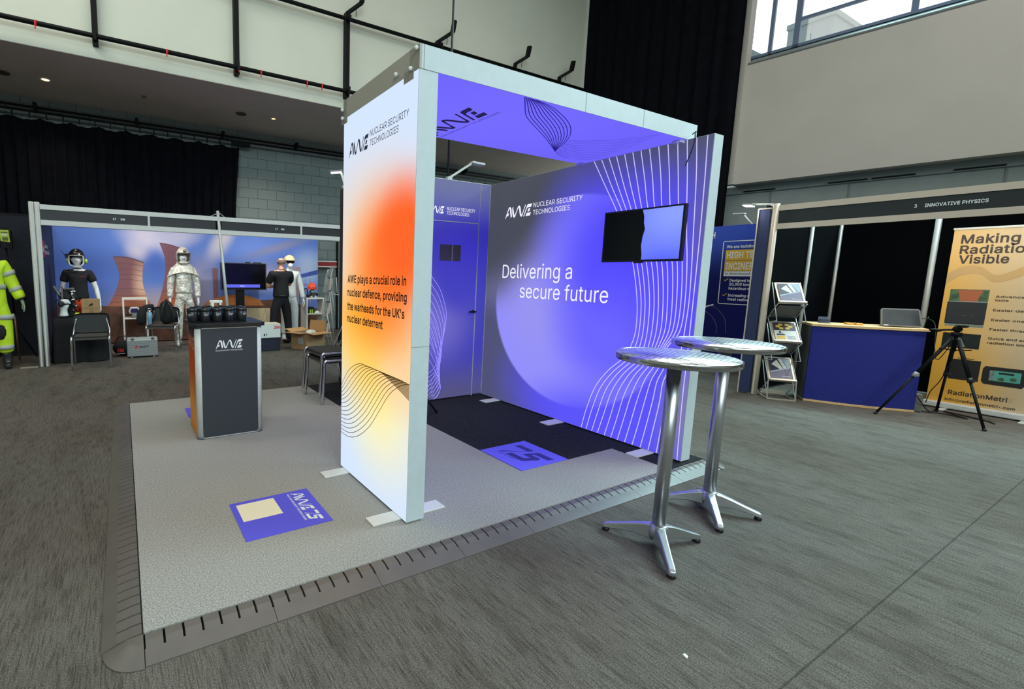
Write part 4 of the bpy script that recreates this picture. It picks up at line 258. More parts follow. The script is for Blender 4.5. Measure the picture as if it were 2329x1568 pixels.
def skin(name, verts, edges, m, parent, sub=2, label=None):
    """one continuous body grown over a skeleton: verts = [(x, y, z, rx, ry)], in the parent's own coordinates."""
    me = bpy.data.meshes.new(name); me.from_pydata([v[:3] for v in verts], edges, [])
    o = bpy.data.objects.new(name, me); COL.objects.link(o); o.parent = parent; MW[o] = MW[parent]
    sk = o.modifiers.new('skin', 'SKIN'); sk.use_smooth_shade = True; sk.branch_smoothing = .3
    for i, v in enumerate(verts):
        me.skin_vertices[0].data[i].radius = (v[3], v[4] if len(v) > 4 else v[3])
    me.skin_vertices[0].data[0].use_root = True
    ss = o.modifiers.new('smooth', 'SUBSURF'); ss.levels = sub; ss.render_levels = sub
    me.materials.append(m)
    if label: o['label'] = label
    return o
class SK:
    def __init__(s): s.v = []; s.e = []
    def chain(s, start, pts):
        """start: index of an existing vertex or None; returns the index of the last vertex"""
        i = start
        for p in pts:
            s.v.append(p); j = len(s.v)-1
            if i is not None: s.e.append((i, j))
            i = j
        return i
    def make(s, name, m, parent, sub=2, label=None): return skin(name, s.v, s.e, m, parent, sub, label)

# ------------------------------------------------------------------ shared materials
ALU = mat('aluminium', S(196, 198, 196), .42, .25, noise_amt=.05, noise_scale=30)
ALU_W = mat('pale_aluminium', S(205, 206, 202), .45, .0, noise_amt=.05, noise_scale=25)
CHROME = mat('chrome', S(215, 215, 218), .12, 1.0)
POLISHED = mat('polished_aluminium', S(205, 207, 210), .33, 1.0)
BLACKM = mat('black_metal', S(11, 12, 14), .6, spec=.2)
BLACKP = mat('black_plastic', S(20, 21, 23), .5)
GLOSSB = mat('glossy_black', S(7, 8, 10), .12)
WHITEP = mat('white_plastic', S(228, 228, 224), .45)
WHITE_INK = mat('white_ink', S(240, 240, 244), .6)
BLACK_INK = mat('black_ink', S(24, 22, 34), .6)
GLOW_INK = mat('backlit_white_ink', S(60, 60, 60), .6, emis=S(240, 238, 255), estr=1.0)
BACKLIT_LINE = mat('backlit_lavender_line', S(60, 60, 60), .6, emis=S(205, 195, 255), estr=1.0)
DARK_INK = mat('backlit_dark_ink', S(18, 16, 40), .6, emis=S(34, 24, 70), estr=.7)
NAVY_INK = mat('navy_ink', S(30, 27, 110), .6, emis=S(36, 26, 128), estr=.8)
MANN_W = mat('mannequin_white', S(226, 227, 226), .4)
BLACKCLOTH = mat('black_cloth', S(19, 20, 23), .9, noise_amt=.25, noise_scale=12)
CARDB = mat('cardboard', S(166, 132, 92), .85, noise_amt=.1, noise_scale=14)
ORANGE = mat('hi_vis_orange', S(244, 82, 34), .6)
HIVIS = mat('hi_vis_yellow', S(205, 235, 40), .6, noise_amt=.08, noise_scale=9)
REFLECT = mat('reflective_grey_tape', S(176, 180, 170), .4)
RED_INK = mat('red_ink', S(214, 42, 40), .6)
GREYP = mat('grey_plastic', S(120, 122, 122), .55)

def floor_mat():
    m = bpy.data.materials.new('hall_carpet'); N, L = nt(m); b = N['Principled BSDF']; b.inputs['Roughness'].default_value = .95; b.inputs['Specular IOR Level'].default_value = .2
    tc = N.new('ShaderNodeTexCoord')
    def nz(scale, st, det=3):
        mp = N.new('ShaderNodeMapping'); mp.inputs['Scale'].default_value = st; L.new(tc.outputs['Object'], mp.inputs[0])
        n = N.new('ShaderNodeTexNoise'); n.inputs['Scale'].default_value = scale; n.inputs['Detail'].default_value = det; n.inputs['Roughness'].default_value = .65; L.new(mp.outputs[0], n.inputs['Vector']); return n.outputs['Fac']
    def ramp(x, p0, c0, p1, c1):
        r = N.new('ShaderNodeValToRGB'); L.new(x, r.inputs[0]); e = r.color_ramp.elements; e[0].position = p0; e[1].position = p1; e[0].color = c0; e[1].color = c1; return r.outputs[0]
    def mul(a, bb):
        x = N.new('ShaderNodeMix'); x.data_type = 'RGBA'; x.blend_type = 'MULTIPLY'; x.inputs['Factor'].default_value = 1; L.new(a, x.inputs[6]); L.new(bb, x.inputs[7]); return x.outputs[2]
    grain = ramp(nz(190, (1, 1, 1), 2), .3, S(66, 61, 56), .72, S(128, 121, 113))
    rib = ramp(nz(1.0, (150, 8, 1), 3), .36, (.56, .55, .54, 1), .54, (1.06, 1.06, 1.06, 1))
    streak = ramp(nz(1.0, (7, 1.8, 1), 5), .3, (.7, .68, .66, 1), .52, (1.04, 1.04, 1.04, 1))
    patch = ramp(nz(.8, (1.6, 1, 1), 2), .3, (.86, .84, .82, 1), .7, (1.06, 1.07, 1.07, 1))
    c = mul(mul(mul(grain, rib), streak), patch)
    # the seam between two carpet runs
    sx = N.new('ShaderNodeSeparateXYZ'); L.new(tc.outputs['Object'], sx.inputs[0])
    def math_(op, a, v): 
        q = N.new('ShaderNodeMath'); q.operation = op; L.new(a, q.inputs[0]); q.inputs[1].default_value = v; return q.outputs[0]
    d = math_('ABSOLUTE', math_('ADD', sx.outputs['Y'], 1.245), 0)
    seam = ramp(math_('MULTIPLY', d, 60), .12, (.5, .5, .5, 1), .3, (1, 1, 1, 1))
    c = mul(c, seam); L.new(c, b.inputs['Base Color'])
    bp = N.new('ShaderNodeBump'); bp.inputs['Strength'].default_value = .35; bp.inputs['Distance'].default_value = .004; L.new(nz(170, (1, 1, 1), 2), bp.inputs['Height']); L.new(bp.outputs[0], b.inputs['Normal'])
    return m
def speckle(name, c0, c1, scale):
    m = bpy.data.materials.new(name); N, L = nt(m); b = N['Principled BSDF']; b.inputs['Roughness'].default_value = .95; b.inputs['Specular IOR Level'].default_value = .2
    tc = N.new('ShaderNodeTexCoord'); n = N.new('ShaderNodeTexNoise'); n.inputs['Scale'].default_value = scale; n.inputs['Detail'].default_value = 3; L.new(tc.outputs['Object'], n.inputs['Vector'])
    r = N.new('ShaderNodeValToRGB'); L.new(n.outputs['Fac'], r.inputs[0]); e = r.color_ramp.elements; e[0].position = .33; e[1].position = .68; e[0].color = c0; e[1].color = c1; L.new(r.outputs[0], b.inputs['Base Color'])
    bp = N.new('ShaderNodeBump'); bp.inputs['Strength'].default_value = .3; bp.inputs['Distance'].default_value = .003; L.new(n.outputs['Fac'], bp.inputs['Height']); L.new(bp.outputs[0], b.inputs['Normal'])
    return m
def block_mat():
    m = bpy.data.materials.new('painted_blockwork'); N, L = nt(m); b = N['Principled BSDF']; b.inputs['Roughness'].default_value = .8
    tc = N.new('ShaderNodeTexCoord'); sx = N.new('ShaderNodeSeparateXYZ'); cx = N.new('ShaderNodeCombineXYZ'); L.new(tc.outputs['Object'], sx.inputs[0]); L.new(sx.outputs['X'], cx.inputs['X']); L.new(sx.outputs['Z'], cx.inputs['Y'])
    k = N.new('ShaderNodeTexBrick'); k.inputs['Scale'].default_value = 1; k.inputs['Brick Width'].default_value = .46; k.inputs['Row Height'].default_value = .232; k.inputs['Mortar Size'].default_value = .006
    k.inputs['Color1'].default_value = S(134, 147, 147); k.inputs['Color2'].default_value = S(127, 141, 141); k.inputs['Mortar'].default_value = S(84, 93, 94); L.new(cx.outputs[0], k.inputs['Vector']); L.new(k.outputs['Color'], b.inputs['Base Color'])
    return m
CREAM = mat('cream_painted_wall', S(224, 228, 212), .75, noise_amt=.03, noise_scale=1.2)
BULK = mat('grey_painted_bulkhead', S(190, 184, 174), .8, noise_amt=.03, noise_scale=1.5)
LOWGREY = mat('grey_green_wall', S(150, 160, 158), .8, noise_amt=.06, noise_scale=3)
SOFFIT = mat('taupe_soffit', S(214, 202, 190), .85, noise_amt=.04, noise_scale=2)
CURT = mat('black_stage_cloth', S(12, 14, 20), .95, noise_amt=.3, noise_scale=6, spec=.1)

# ------------------------------------------------------------------ the hall
structure('floor', MB().box(-9, 16, -9.5, 10, -.15, 0), floor_mat())
structure('wall_back', MB().box(-9, 15, 9.5, 9.8, 0, 9.6), block_mat())
structure('wall_balcony', MB().box(-9, 11.02, 6.93, 7.13, 4.76, 9.6), CREAM)
structure('ceiling_balcony', MB().box(-9, 13.2, 7.13, 9.5, 4.765, 4.95).box(-9, 11.02, 6.935, 7.13, 4.755, 4.76), SOFFIT)
structure('ceiling', MB().box(-9, 16, -9.5, 10, 9.6, 9.8), mat('pale_hall_ceiling', S(206, 208, 204), .8))
structure('wall_left', MB().box(-9.3, -9, -9.5, 10, 0, 9.6), CREAM)
structure('wall_front', MB().box(-9, 16, -9.8, -9.5, 0, 5).box(-9, 16, -9.8, -9.5, 8.6, 9.6).box(-9, -7, -9.8, -9.5, 5, 8.6).box(6, 16, -9.8, -9.5, 5, 8.6), BULK)
# right-hand wall: P + t*d, slightly out of square
RP = Vector((11.2, 3.26, 0)); RD = Vector((.182, -.983, 0)).normalized(); RN = Vector((-RD.y*-1, -RD.x, 0)); RN = Vector((.983, .182, 0))
def wall_seg(mb, t0, t1, off0, off1, z0, z1, mi=0): return mb.obox(RP+RD*t0+RN*off0+Z_*z0, RD*(t1-t0), RN*(off1-off0), Z_*(z1-z0), mi)
w = MB(); wall_seg(w, -.05, 13, 0, .35, 3.415, 5.71); structure('wall_right', w, BULK)
w = MB(); wall_seg(w, -6.6, 13, .35, .6, 0, 3.415); structure('wall_right.001', w, LOWGREY)
w = MB().box(11.12, 11.3, 3.26, 6.93, 3.415, 9.6); wall_seg(w, -.3, 13, .0, .35, 8.7, 9.6); structure('wall_right.002', w, BULK)
w = MB()
w.obox(RP+RD*-.3+RN*.0+Z_*5.71, RD*13.3, RN*.35+Z_*0, Z_*.05)
w.prism([(0, 0), (.35, 0), (.35, .2), (.3, .2), (0, .03)], RP+RD*-.3+Z_*5.71, RN, Z_, RD*13.3); structure('trim_1', w, mat('grey_window_sill', S(128, 134, 132), .7))
wn = MB()
WT = [(-.3, -.24), (.235, .29), (.6, .685), (2.07, 2.15), (3.5, 3.58), (5.0, 5.08), (6.5, 6.58), (8.0, 8.08), (9.5, 9.58), (11, 11.08)]
for a, b_ in WT: wall_seg(wn, a, b_, .24, .32, 5.9, 8.7)
wall_seg(wn, -.3, 13, .24, .32, 5.9, 5.95); wall_seg(wn, -.3, 13, .24, .32, 8.62, 8.7)
for i in range(2, len(WT)-1): wall_seg(wn, WT[i][1], WT[i+1][0], .25, .31, 6.37, 6.42)
win = structure('window_1', wn, mat('blue_grey_window_frame', S(92, 110, 136), .5))
g = MB(); wall_seg(g, -.24, 13, .275, .28, 5.95, 8.62)
gl = bpy.data.materials.new('window_glass'); N, L = nt(gl); tr = N.new('ShaderNodeBsdfTransparent'); gs = N.new('ShaderNodeBsdfGlossy'); gs.inputs['Roughness'].default_value = .02; mx = N.new('ShaderNodeMixShader'); mx.inputs[0].default_value = .06
L.new(tr.outputs[0], mx.inputs[1]); L.new(gs.outputs[0], mx.inputs[2]); L.new(mx.outputs[0], N['Material Output'].inputs[0])
g.build('pane', gl, win)
structure('trim_2', MB().box(11.02, 11.09, 6.88, 7.0, 4.76, 9.6), mat('white_corner_bead', S(215, 222, 216), .6))
# blockwork far outside the window
t = thing('office_building', 'pale grey office block roofline seen through the high window', 'building', (40, 12.5, 0))
MB().box(38, 44, 11.3, 13.45, 0, 17.2).build('wall', mat('pale_concrete', S(120, 134, 136), .8), t)
MB().box(37.9, 44, 11.2, 13.5, 17.2, 17.5).build('parapet', mat('pale_parapet', S(120, 135, 135), .8), t)
t = thing('roof_terrace', 'rooftop with thin railings outside the left end of the high window', 'building', (40, 16.5, 0))
MB().box(38.5, 42, 15.6, 19, 0, 17.1).build('wall', mat('pale_concrete', S(120, 134, 136), .8), t)
r = MB()
for k in range(8): r.box(38.6, 38.66, 15.7+k*.4, 15.76+k*.4, 17.1, 18.2)
for z in (17.5, 17.85, 18.2): r.box(38.6, 38.66, 15.6, 19, z, z+.06)
r.build('railing', GREYP, t)

def curtain(mb, P, D, Nn, length, z0, z1, wl, amp, seed, scallop=0.0, scn=.5, edge=0.0):
    rnd = random.Random(seed); n = int(length/wl*10); ph = rnd.random()*6; cols = []
    for i in range(n+1):
        s = length*i/n
        a = amp*(math.sin(2*PI*s/wl+ph+1.4*math.sin(s*2.1+seed))+.45*math.sin(2*PI*s/wl*1.73+seed))
        top = z1-scallop*abs(math.sin(PI*s/scn)); cols.append((s, a, top))
    rows = 10; V = []
    for side in (0, .012):
        for j in range(rows+1):
            f = j/rows
            for (s, a, top) in cols:
                pull = edge*math.sin(PI*f)*max(0, (s-length*.8)/(length*.2))
                V.append(P+D*(s-pull)+Nn*(a*(1.15-.45*f)+side)+Z_*(z0+(top-z0)*f))
    n1 = n+1; off = (rows+1)*n1; Fc = []
    for j in range(rows):
        for i in range(n):
            q = (j*n1+i, j*n1+i+1, (j+1)*n1+i+1, (j+1)*n1+i); Fc.append(q); Fc.append(tuple(x+off for x in q[::-1]))
    mb.add(V, Fc, 0, True)
    for j in range(rows):
        for e in (0, n): Fc2 = (j*n1+e, (j+1)*n1+e, (j+1)*n1+e+off, j*n1+e+off); mb.f.append(Fc2); mb.m.append(0); mb.s.append(False)
    for i in range(n):
        mb.f.append((rows*n1+i, rows*n1+i+1, rows*n1+i+1+off, rows*n1+i+off)); mb.m.append(0); mb.s.append(False)
    return mb
c = curtain(MB(), Vector((-7.5, 9.22, 0)), X_, Y_, 10.0, .02, 4.33, .17, .035, 3, .05, .48, .12).build('stage_curtain', CURT)
tag(c, 'black curtain hanging under the balcony behind the left exhibition stand', 'curtain')
c = curtain(MB(), Vector((11.0, 6.86, 0)), NY, X_, 3.55, .02, 9.5, .3, .03, 5).build('stage_curtain', CURT)
tag(c, 'tall black curtain from ceiling to floor beside the high window', 'curtain')
c = curtain(MB(), Vector((8.3, 9.1, 0)), X_, Y_, 3.6, .02, 4.25, .17, .03, 8, .05, .48).build('stage_curtain', CURT)
tag(c, 'black curtain in the far corner seen under the lit canopy', 'curtain')
t = thing('curtain_track', 'black double curtain rail fixed high on the back wall', 'curtain rail', (0, 9.35, 4.45))
for z, y in ((4.56, 9.36), (4.45, 9.25)): MB().cyl((-7.6, y, z), (12, y, z), .022, n=8).build('rail', BLACKM, t)
for k in range(34):
    x = -3.6+k*.27
    if x < 2.75: MB().box(x-.012, x+.012, 9.23, 9.27, 4.33, 4.46).build('glider', BLACKM, t)
for k in range(8):
    x = -3.1+k*1.75; MB().box(x-.02, x+.02, 9.27, 9.5, 4.5, 4.54).box(x-.03, x+.03, 9.22, 9.38, 4.53, 4.62).build('bracket', BLACKM, t)
MB().box(2.35, 2.75, 9.2, 9.3, 4.36, 4.46).build('glider_stack', BLACKM, t)

t = thing('pipe_rig', 'black scaffold pipe rails with brackets along the cream balcony wall', 'pipe rig', (2, 6.75, 5.02))
MB().cyl((-8, 6.76, 5.02), (10.92, 6.76, 5.02), .035, n=10).build('lower_pipe', BLACKM, t)
MB().cyl((-8, 6.76, 6.34), (10.92, 6.76, 6.34), .035, n=10).build('upper_pipe', BLACKM, t)
for x in (-2.38, -.22, 1.94, 4.08, 6.26):
    MB().box(x-.04, x+.04, 6.8, 6.93, 4.93, 6.5).box(x-.02, x+.02, 6.7, 6.82, 4.96, 5.1).box(x-.02, x+.02, 6.7, 6.82, 6.3, 6.4).build('post', BLACKM, t)
for x in (1.94, 4.08, 6.26, 8.47, 9.99):
    MB().bar((x, 6.8, 6.38), (x, 6.8, 6.5), .07, .05).bar((x, 6.8, 6.48), (x+.2, 6.6, 6.62), .05, .06).bar((x+.19, 6.61, 6.61), (x+.21, 6.58, 6.83), .09, .07).build('bracket', BLACKM, t)
    MB().cyl((x+.13, 6.72, 6.4), (x+.13, 6.72, 6.6), .006, n=6).build('hook_rod', BLACKM, t)
for x in (-.98, .78, 1.94-.0, 2.33, 3.2, 3.5): MB().cyl((x, 6.76, 5.02), (x+.03, 6.76, 5.02), .042, n=8).box(x, x+.015, 6.71, 6.73, 4.93, 5.02).build('cable_tie', RED_INK, t, label='red cable tie')
cb = MB().tube([(3.19, 2.33, 2.5), (3.2, 2.36, 3.6), (3.22, 2.38, 5.2), (3.25, 2.4, 9.6)], .012, 8).build('drop_cable', BLACKP); tag(cb, 'black cable dropping from the ceiling to the storage cupboard top', 'cable')

def downlight(x, y, lit, r, lab):
    t = thing('downlight', lab, 'ceiling light', (x, y, 4.76))
    MB().lathe([(r*.72, -.002), (r*.8, -.014), (r, -.012), (r, .0)], (x, y, 4.762), 20).build('trim_ring', mat('bronze_trim', S(120, 105, 92), .4, .6) if not lit else WHITEP, t)
    if lit:
        MB().lathe([(r*.1, -.004), (r*.72, -.004), (r*.72, 0)], (x, y, 4.762), 16).build('lamp', mat('warm_lamp', S(255, 220, 170), .5, emis=S(255, 200, 120), estr=6), t)
        spot('downlight_beam', (x, y, 4.72), (x, y, 0), 90, (1, .8, .58), 2.0, .9)
    else: MB().lathe([(r*.1, .0), (r*.72, -.001), (r*.72, .0)], (x, y, 4.762), 16).build('lamp', mat('unlit_lens', S(95, 84, 78), .5), t)
downlight(-1.05, 8.3, True, .085, 'lit warm downlight above the black curtain at far left')
downlight(3.02, 8.26, True, .06, 'small lit warm downlight nearer the white pillar')
downlight(2.34, 8.31, False, .11, 'unlit round ceiling fitting beside the small lit downlight')
downlight(-1.66, 8.32, False, .11, 'unlit round ceiling fitting at the far left frame edge')
s_ = MB().lathe([(.01, -.03), (.03, -.025), (.045, 0)], (.51, 8.3, 4.762), 12).build('smoke_detector', GREYP); tag(s_, 'tiny grey detector on the balcony ceiling', 'detector')
# conduit on the lower right-hand wall
t = thing('cable_trunking', 'grey cable trunking running along the lower right wall', 'trunking', tuple(RP+RN*.34+Z_*3.28))
w = MB(); wall_seg(w, -.2, 11, .3, .35, 3.26, 3.31); w.build('trunking', mat('dusty_trunking', S(132, 140, 138), .7), t)
for a in (.1, 1.35, 1.9, 2.8):
    w = MB(); wall_seg(w, a, a+.5, .27, .35, 3.28, 3.3); w.build('cable', BLACKM, t)
for a in (.52, 1.62, 3.3):
    w = MB(); wall_seg(w, a, a+.02, .335, .35, 0, 3.27); w.build('drop_pipe', mat('grey_conduit', S(126, 134, 132), .7), t)
# things at the foot of the back wall, right of the left stand
t = thing('crowd_barrier', 'red and white stripe board on dark posts behind the left stand', 'barrier', (4.8, 9.3, 0))
MB().box(4.45, 5.02, 9.3, 9.32, 1.66, 1.78).build('board', mat('dull_red', S(150, 48, 50), .7), t)
MB().box(4.45, 5.02, 9.29, 9.3, 1.775, 1.8).box(4.45, 5.02, 9.29, 9.3, 1.64, 1.665).build('edge_stripe', WHITEP, t)
MB().box(4.42, 4.46, 9.28, 9.34, 0, 2.3).build('post', BLACKM, t); MB().box(5.0, 5.04, 9.28, 9.34, 0, 2.3).build('post', BLACKM, t)

# ------------------------------------------------------------------ the main booth
def logo_mark(mb, o, u, v, h, mi=0, wide=1.0):
    o, u, v = Vector(o), Vector(u)*h*wide, Vector(v)*h; nrm = Vector(u).cross(Vector(v)).normalized()
    def P(x, y): return o+u*x+v*y
    def fl(pts): mb.add([P(*p) for p in pts], [tuple(range(len(pts)))], mi)
    def stroke(pw):
        c = catmull([P(x, y) for x, y, w in pw], 5); ws = []
        for i in range(len(pw)-1):
            for k in range(5): ws.append((pw[i][2]+(pw[i+1][2]-pw[i][2])*k/5)*h)
        ws.append(pw[-1][2]*h); mb.ribbon(c, nrm, ws, mi)
    stroke([(.05, 0, .075), (.2, .36, .085), (.36, .72, .1), (.45, .88, .14), (.545, .905, .17), (.63, .78, .18), (.68, .5, .18), (.74, .2, .17), (.72, .05, .09)])
    fl([(.17, .2), (.38, .22), (.46, .44), (.27, .44)])
    stroke([(.91, .96, .05), (.885, .8, .12), (.93, .55, .18), (1.0, .28, .18), (1.07, .1, .17), (1.17, .12, .14), (1.28, .35, .085), (1.42, .66, .085), (1.53, .87, .12), (1.63, .91, .16), (1.72, .74, .18), (1.78, .45, .18), (1.84, .22, .17), (1.91, .09, .16), (2.0, .13, .12), (2.12, .4, .08), (2.36, .98, .075)])
    fl([(2.16, 0), (2.26, 0), (2.5, .58), (2.56, .68), (2.63, .72), (2.66, .99), (2.58, .95), (2.52, .87)])
    fl([(2.63, .72), (2.99, .74), (3.1, 1.0), (2.66, .99)])
    fl([(2.6, .36), (2.81, .36), (2.91, .62), (2.7, .62)])
    fl([(2.42, 0), (2.9, 0), (3.0, .27), (2.53, .27)])

PX, PY, PT, PL, ZT = 1.3606, .2114, .119, .8904, 2.4924
WX, WT_, WY, YB = 3.7639, .1167, .0236, 2.2757
ZC, CR, CY = 2.6108, 3.8821, .208
HP = .04
# ---- raised floor
t = thing('raised_floor', 'low grey carpeted exhibition platform under the white and violet booth', 'platform', (2, 1.7, 0))
GREYC = speckle('platform_grey_carpet', S(128, 125, 121), S(186, 181, 175), 150)
DARKC = speckle('platform_black_carpet', S(22, 22, 25), S(50, 50, 54), 110)
MB().prism([(0, 0), (3.56, 0), (3.56, .455), (3.02, .455), (2.52, .455), (2.52, .455), (2.52, 2.55), (2.01, 2.55), (2.01, 3.567), (0, 3.567)], (0, 0, .004), X_, Y_, Z_*(HP-.004)).build('grey_carpet', GREYC, t)
MB().prism([(3.56, 0), (4.025, 0), (4.025, 3.567), (2.01, 3.567), (2.01, 2.55), (2.52, 2.55), (2.52, .455), (3.56, .455)], (0, 0, .004), X_, Y_, Z_*(HP-.004)).build('black_carpet', DARKC, t)
MB().box(-.004, 4.03, -.006, -.001, 0, .034).box(-.006, -.001, -.004, 3.57, 0, .034).build('edge_channel', BLACKP, t)
RAMP = mat('brown_grey_ramp_plastic', S(100, 92, 87), .4, noise_amt=.08, noise_scale=8)
RSLOT = mat('ramp_slot_dark', S(16, 15, 16), .8)
def ramp_run(name, lab, O, D, Nn, length, seclen, nslot, w=.135, tooth0=.006, tooth1=.07):
    t = thing(name, lab, 'ramp', tuple(O))
    n = round(length/seclen)
    for k in range(n):
        s0 = k*seclen+.0012; s1 = (k+1)*seclen-.0012; mb = MB()
        prof_out = [(tooth1, 0), (w, 0), (w, .004), (tooth1, .024)]
        mb.prism(prof_out, O+D*s0, Nn, Z_, D*(s1-s0))
        mb.prism([(tooth0, 0), (tooth1, 0), (tooth1, .012), (tooth0, .012)], O+D*s0, Nn, Z_, D*(s1-s0), 1)
        p = seclen/nslot
        for j in range(nslot):
            a = k*seclen+j*p+.0045; b = k*seclen+(j+1)*p-.0045
            mb.prism([(tooth0, .012), (tooth1, .012), (tooth1, .024), (.04, .0345), (tooth0, .0375)], O+D*a, Nn, Z_, D*(b-a))
        mb.build('ramp_section', [RAMP, RSLOT], t)
    return t
ramp_run('edge_ramp', 'brown plastic slotted ramp strip along the front edge of the platform', Vector((0.0, 0, 0)), X_, NY, 4.02, .5025, 7)
ramp_run('edge_ramp', 'brown plastic slotted ramp strip along the left edge of the platform', Vector((0, 0, 0)), Y_, NX, 3.56, .5086, 8, .148, .006, .095)
ramp_run('edge_ramp', 'slotted ramp strip on the far right edge behind the violet lightbox wall', Vector((4.03, 0, 0)), Y_, X_, 3.56, .5086, 8)
def ramp_corner(c, a0, lab, r=.14):
    m = MB(); V = [Vector((c[0], c[1], .0375))]; n = 12
    for ring, (f, z) in enumerate(((.4, .034), (1.0, .004), (1.0, 0))):
        for k in range(n+1): a = a0+PI/2*k/n; V.append(Vector((c[0]+r*f*math.cos(a), c[1]+r*f*math.sin(a), z)))
    Fc = [(0, 1+k, 2+k) for k in range(n)]
    for ring in range(2): Fc += [(1+ring*(n+1)+k, 1+(ring+1)*(n+1)+k, 2+(ring+1)*(n+1)+k, 2+ring*(n+1)+k) for k in range(n)]
    m.add(V, Fc); m.add([V[0], V[1], V[1+2*(n+1)], Vector((c[0], c[1], 0))], [(0, 1, 2, 3)]); e = 1+n
    m.add([V[0], V[e], V[e+2*(n+1)], Vector((c[0], c[1], 0))], [(3, 2, 1, 0)])
    o = m.build('ramp_corner', RAMP); tag(o, lab, 'ramp corner')
ramp_corner((-.002, -.002), PI, 'rounded brown ramp corner piece nearest the camera at front left')
ramp_corner((4.032, -.002), 1.5*PI, 'rounded ramp corner piece at the right end behind the bar tables')
ramp_corner((-.002, 3.562), PI/2, 'rounded ramp corner piece at the far back left of the platform')

# ---- left pillar lightbox
FRAME = mat('lightbox_frame', S(198, 208, 211), .5, .0, noise_amt=.03, noise_scale=18)
t = thing('lightbox_pillar', 'tall white and orange backlit lightbox pillar at the left of the booth', 'lightbox', (PX+.06, PY+.44, HP))
b0 = .052
m = MB()
m.box(PX, PX+PT, PY, PY+.012, b0, ZT).box(PX, PX+PT, PY+PL-.012, PY+PL, b0, ZT).box(PX, PX+PT, PY+.012, PY+PL-.012, ZT-.012, ZT-.001).box(PX, PX+PT, PY+.012, PY+PL-.012, b0, b0+.012)
m.box(PX+.04, PX+.08, PY+.02, PY+PL-.02, b0+.02, ZT-.02)
m.build('frame', FRAME, t)
MB().box(PX, PX+PT, PY-.0006, PY, 1.062, 1.064).build('joint_line', GREYP, t)
pil = print_mat('pillar_print', S(212, 230, 255), [
    ((0, -.1, .62), (1, .72, .72), (0, 0, 0), 1.0, S(255, 246, 184)),
    ((0, .1, .98), (1, .85, .62), (0, 0, 0), .9, S(255, 214, 78)),
    ((0, -.38, .9), (1, .40, .42), (0, 0, 0), .95, S(255, 216, 168)),
    ((0, .0, 1.45), (1, 1.1, .92), (.35, 0, 0), .95, S(255, 204, 134)),
    ((0, .1, 1.15), (1, .7, .36), (0, 0, 0), .95, S(255, 176, 44)),
    ((0, -.18, 1.48), (1, .66, .68), (.45, 0, 0), .8, S(255, 124, 42)),
    ((0, -.34, 1.62), (1, .44, .46), (.3, 0, 0), .75, S(255, 100, 30)),
    ], emit=1.0)
MB().box(PX-.002, PX+.004, PY+.003, PY+PL-.003, b0+.003, ZT-.002).build('graphic_panel', pil, t)
back = print_mat('pillar_inner_print', S(150, 140, 255), [((0, 0, 1.3), (1, .5, .9), (0, 0, 0), 1.0, S(110, 100, 252))], emit=.7)
MB().box(PX+PT-.004, PX+PT+.002, PY+.003, PY+PL-.003, b0+.003, ZT-.002).build('inner_panel', back, t)
lx = PX-.0035
m = MB(); logo_mark(m, (lx, 1.013, 2.222), NY, Z_, .0885)
m.text('NUCLEAR SECURITY', (lx, .722, 2.286), NY, Z_, .037, .432, -.004); m.text('TECHNOLOGIES', (lx, .722, 2.230), NY, Z_, .037, .33, -.004)
m.build('logo', mat('backlit_black_ink', S(20, 22, 40), .6, emis=S(34, 36, 60), estr=.6), t)
m = MB()
for s_, z, wd_ in (('AWE plays a crucial role in', 1.398, .738), ('nuclear defence, providing', 1.308, .748), ("the warheads for the UK's", 1.214, .728), ('nuclear deterrent', 1.13, .492)):
    m.text(s_, (lx, 1.012, z), NY, Z_, .0535, wd_, .006)
m.build('lettering', mat('backlit_brown_ink', S(30, 14, 10), .6, emis=S(48, 20, 12), estr=.5), t)
def resample(P, n):
    P = catmull(P, 6); L_ = [0]
    for i in range(1, len(P)): L_.append(L_[-1]+(P[i]-P[i-1]).length)
    out = []
    for k in range(n):
        d = L_[-1]*k/(n-1); i = 1
        while i < len(L_)-1 and L_[i] < d: i += 1
        f = (d-L_[i-1])/max(1e-9, L_[i]-L_[i-1]); out.append(P[i-1].lerp(P[i], min(1, max(0, f))))
    return out
topL = resample([(lx, 1.098, .66), (lx, .992, .781), (lx, .887, .843), (lx, .8, .871)], 30)
bot = resample([(lx, 1.098, .312), (lx, .992, .312), (lx, .895, .335), (lx, .782, .392), (lx, .658, .488), (lx, .562, .595), (lx, .473, .7), (lx, .406, .768), (lx, .324, .82), (lx, .262, .846), (lx, .2135, .859)], 30)
m = MB()
for j in range(14):
    f = j/13; P_ = [a.lerp(b, f) for a, b in zip(topL, bot)]; yp = P_[-1].y
    if j < 13:
        n = 12; ys = .54-.30*f; ze = .768+.091*f
        for k in range(1, n+1):
            y = yp+(.2135-yp)*k/n; ev = .861+(y-.2135)*.0178; d = max(0, (ys-y)/(ys-.2135)) if ys > .2135 else 0
            P_.append(Vector((lx, y, ev-(.861-ze)*d**1.15)))
    m.ribbon(P_, X_, .0042)
m.build('line_art', mat('backlit_line_ink', S(70, 50, 20), .6, emis=S(92, 66, 22), estr=.6), t)
FOOT = mat('foot_plate', S(226, 222, 216), .4)
for y0, y1 in ((.27, .365), (.966, 1.06)): MB().box(1.178, 1.68, y0, y1, HP+.001, HP+.011).build('foot_plate', FOOT, t, .002)

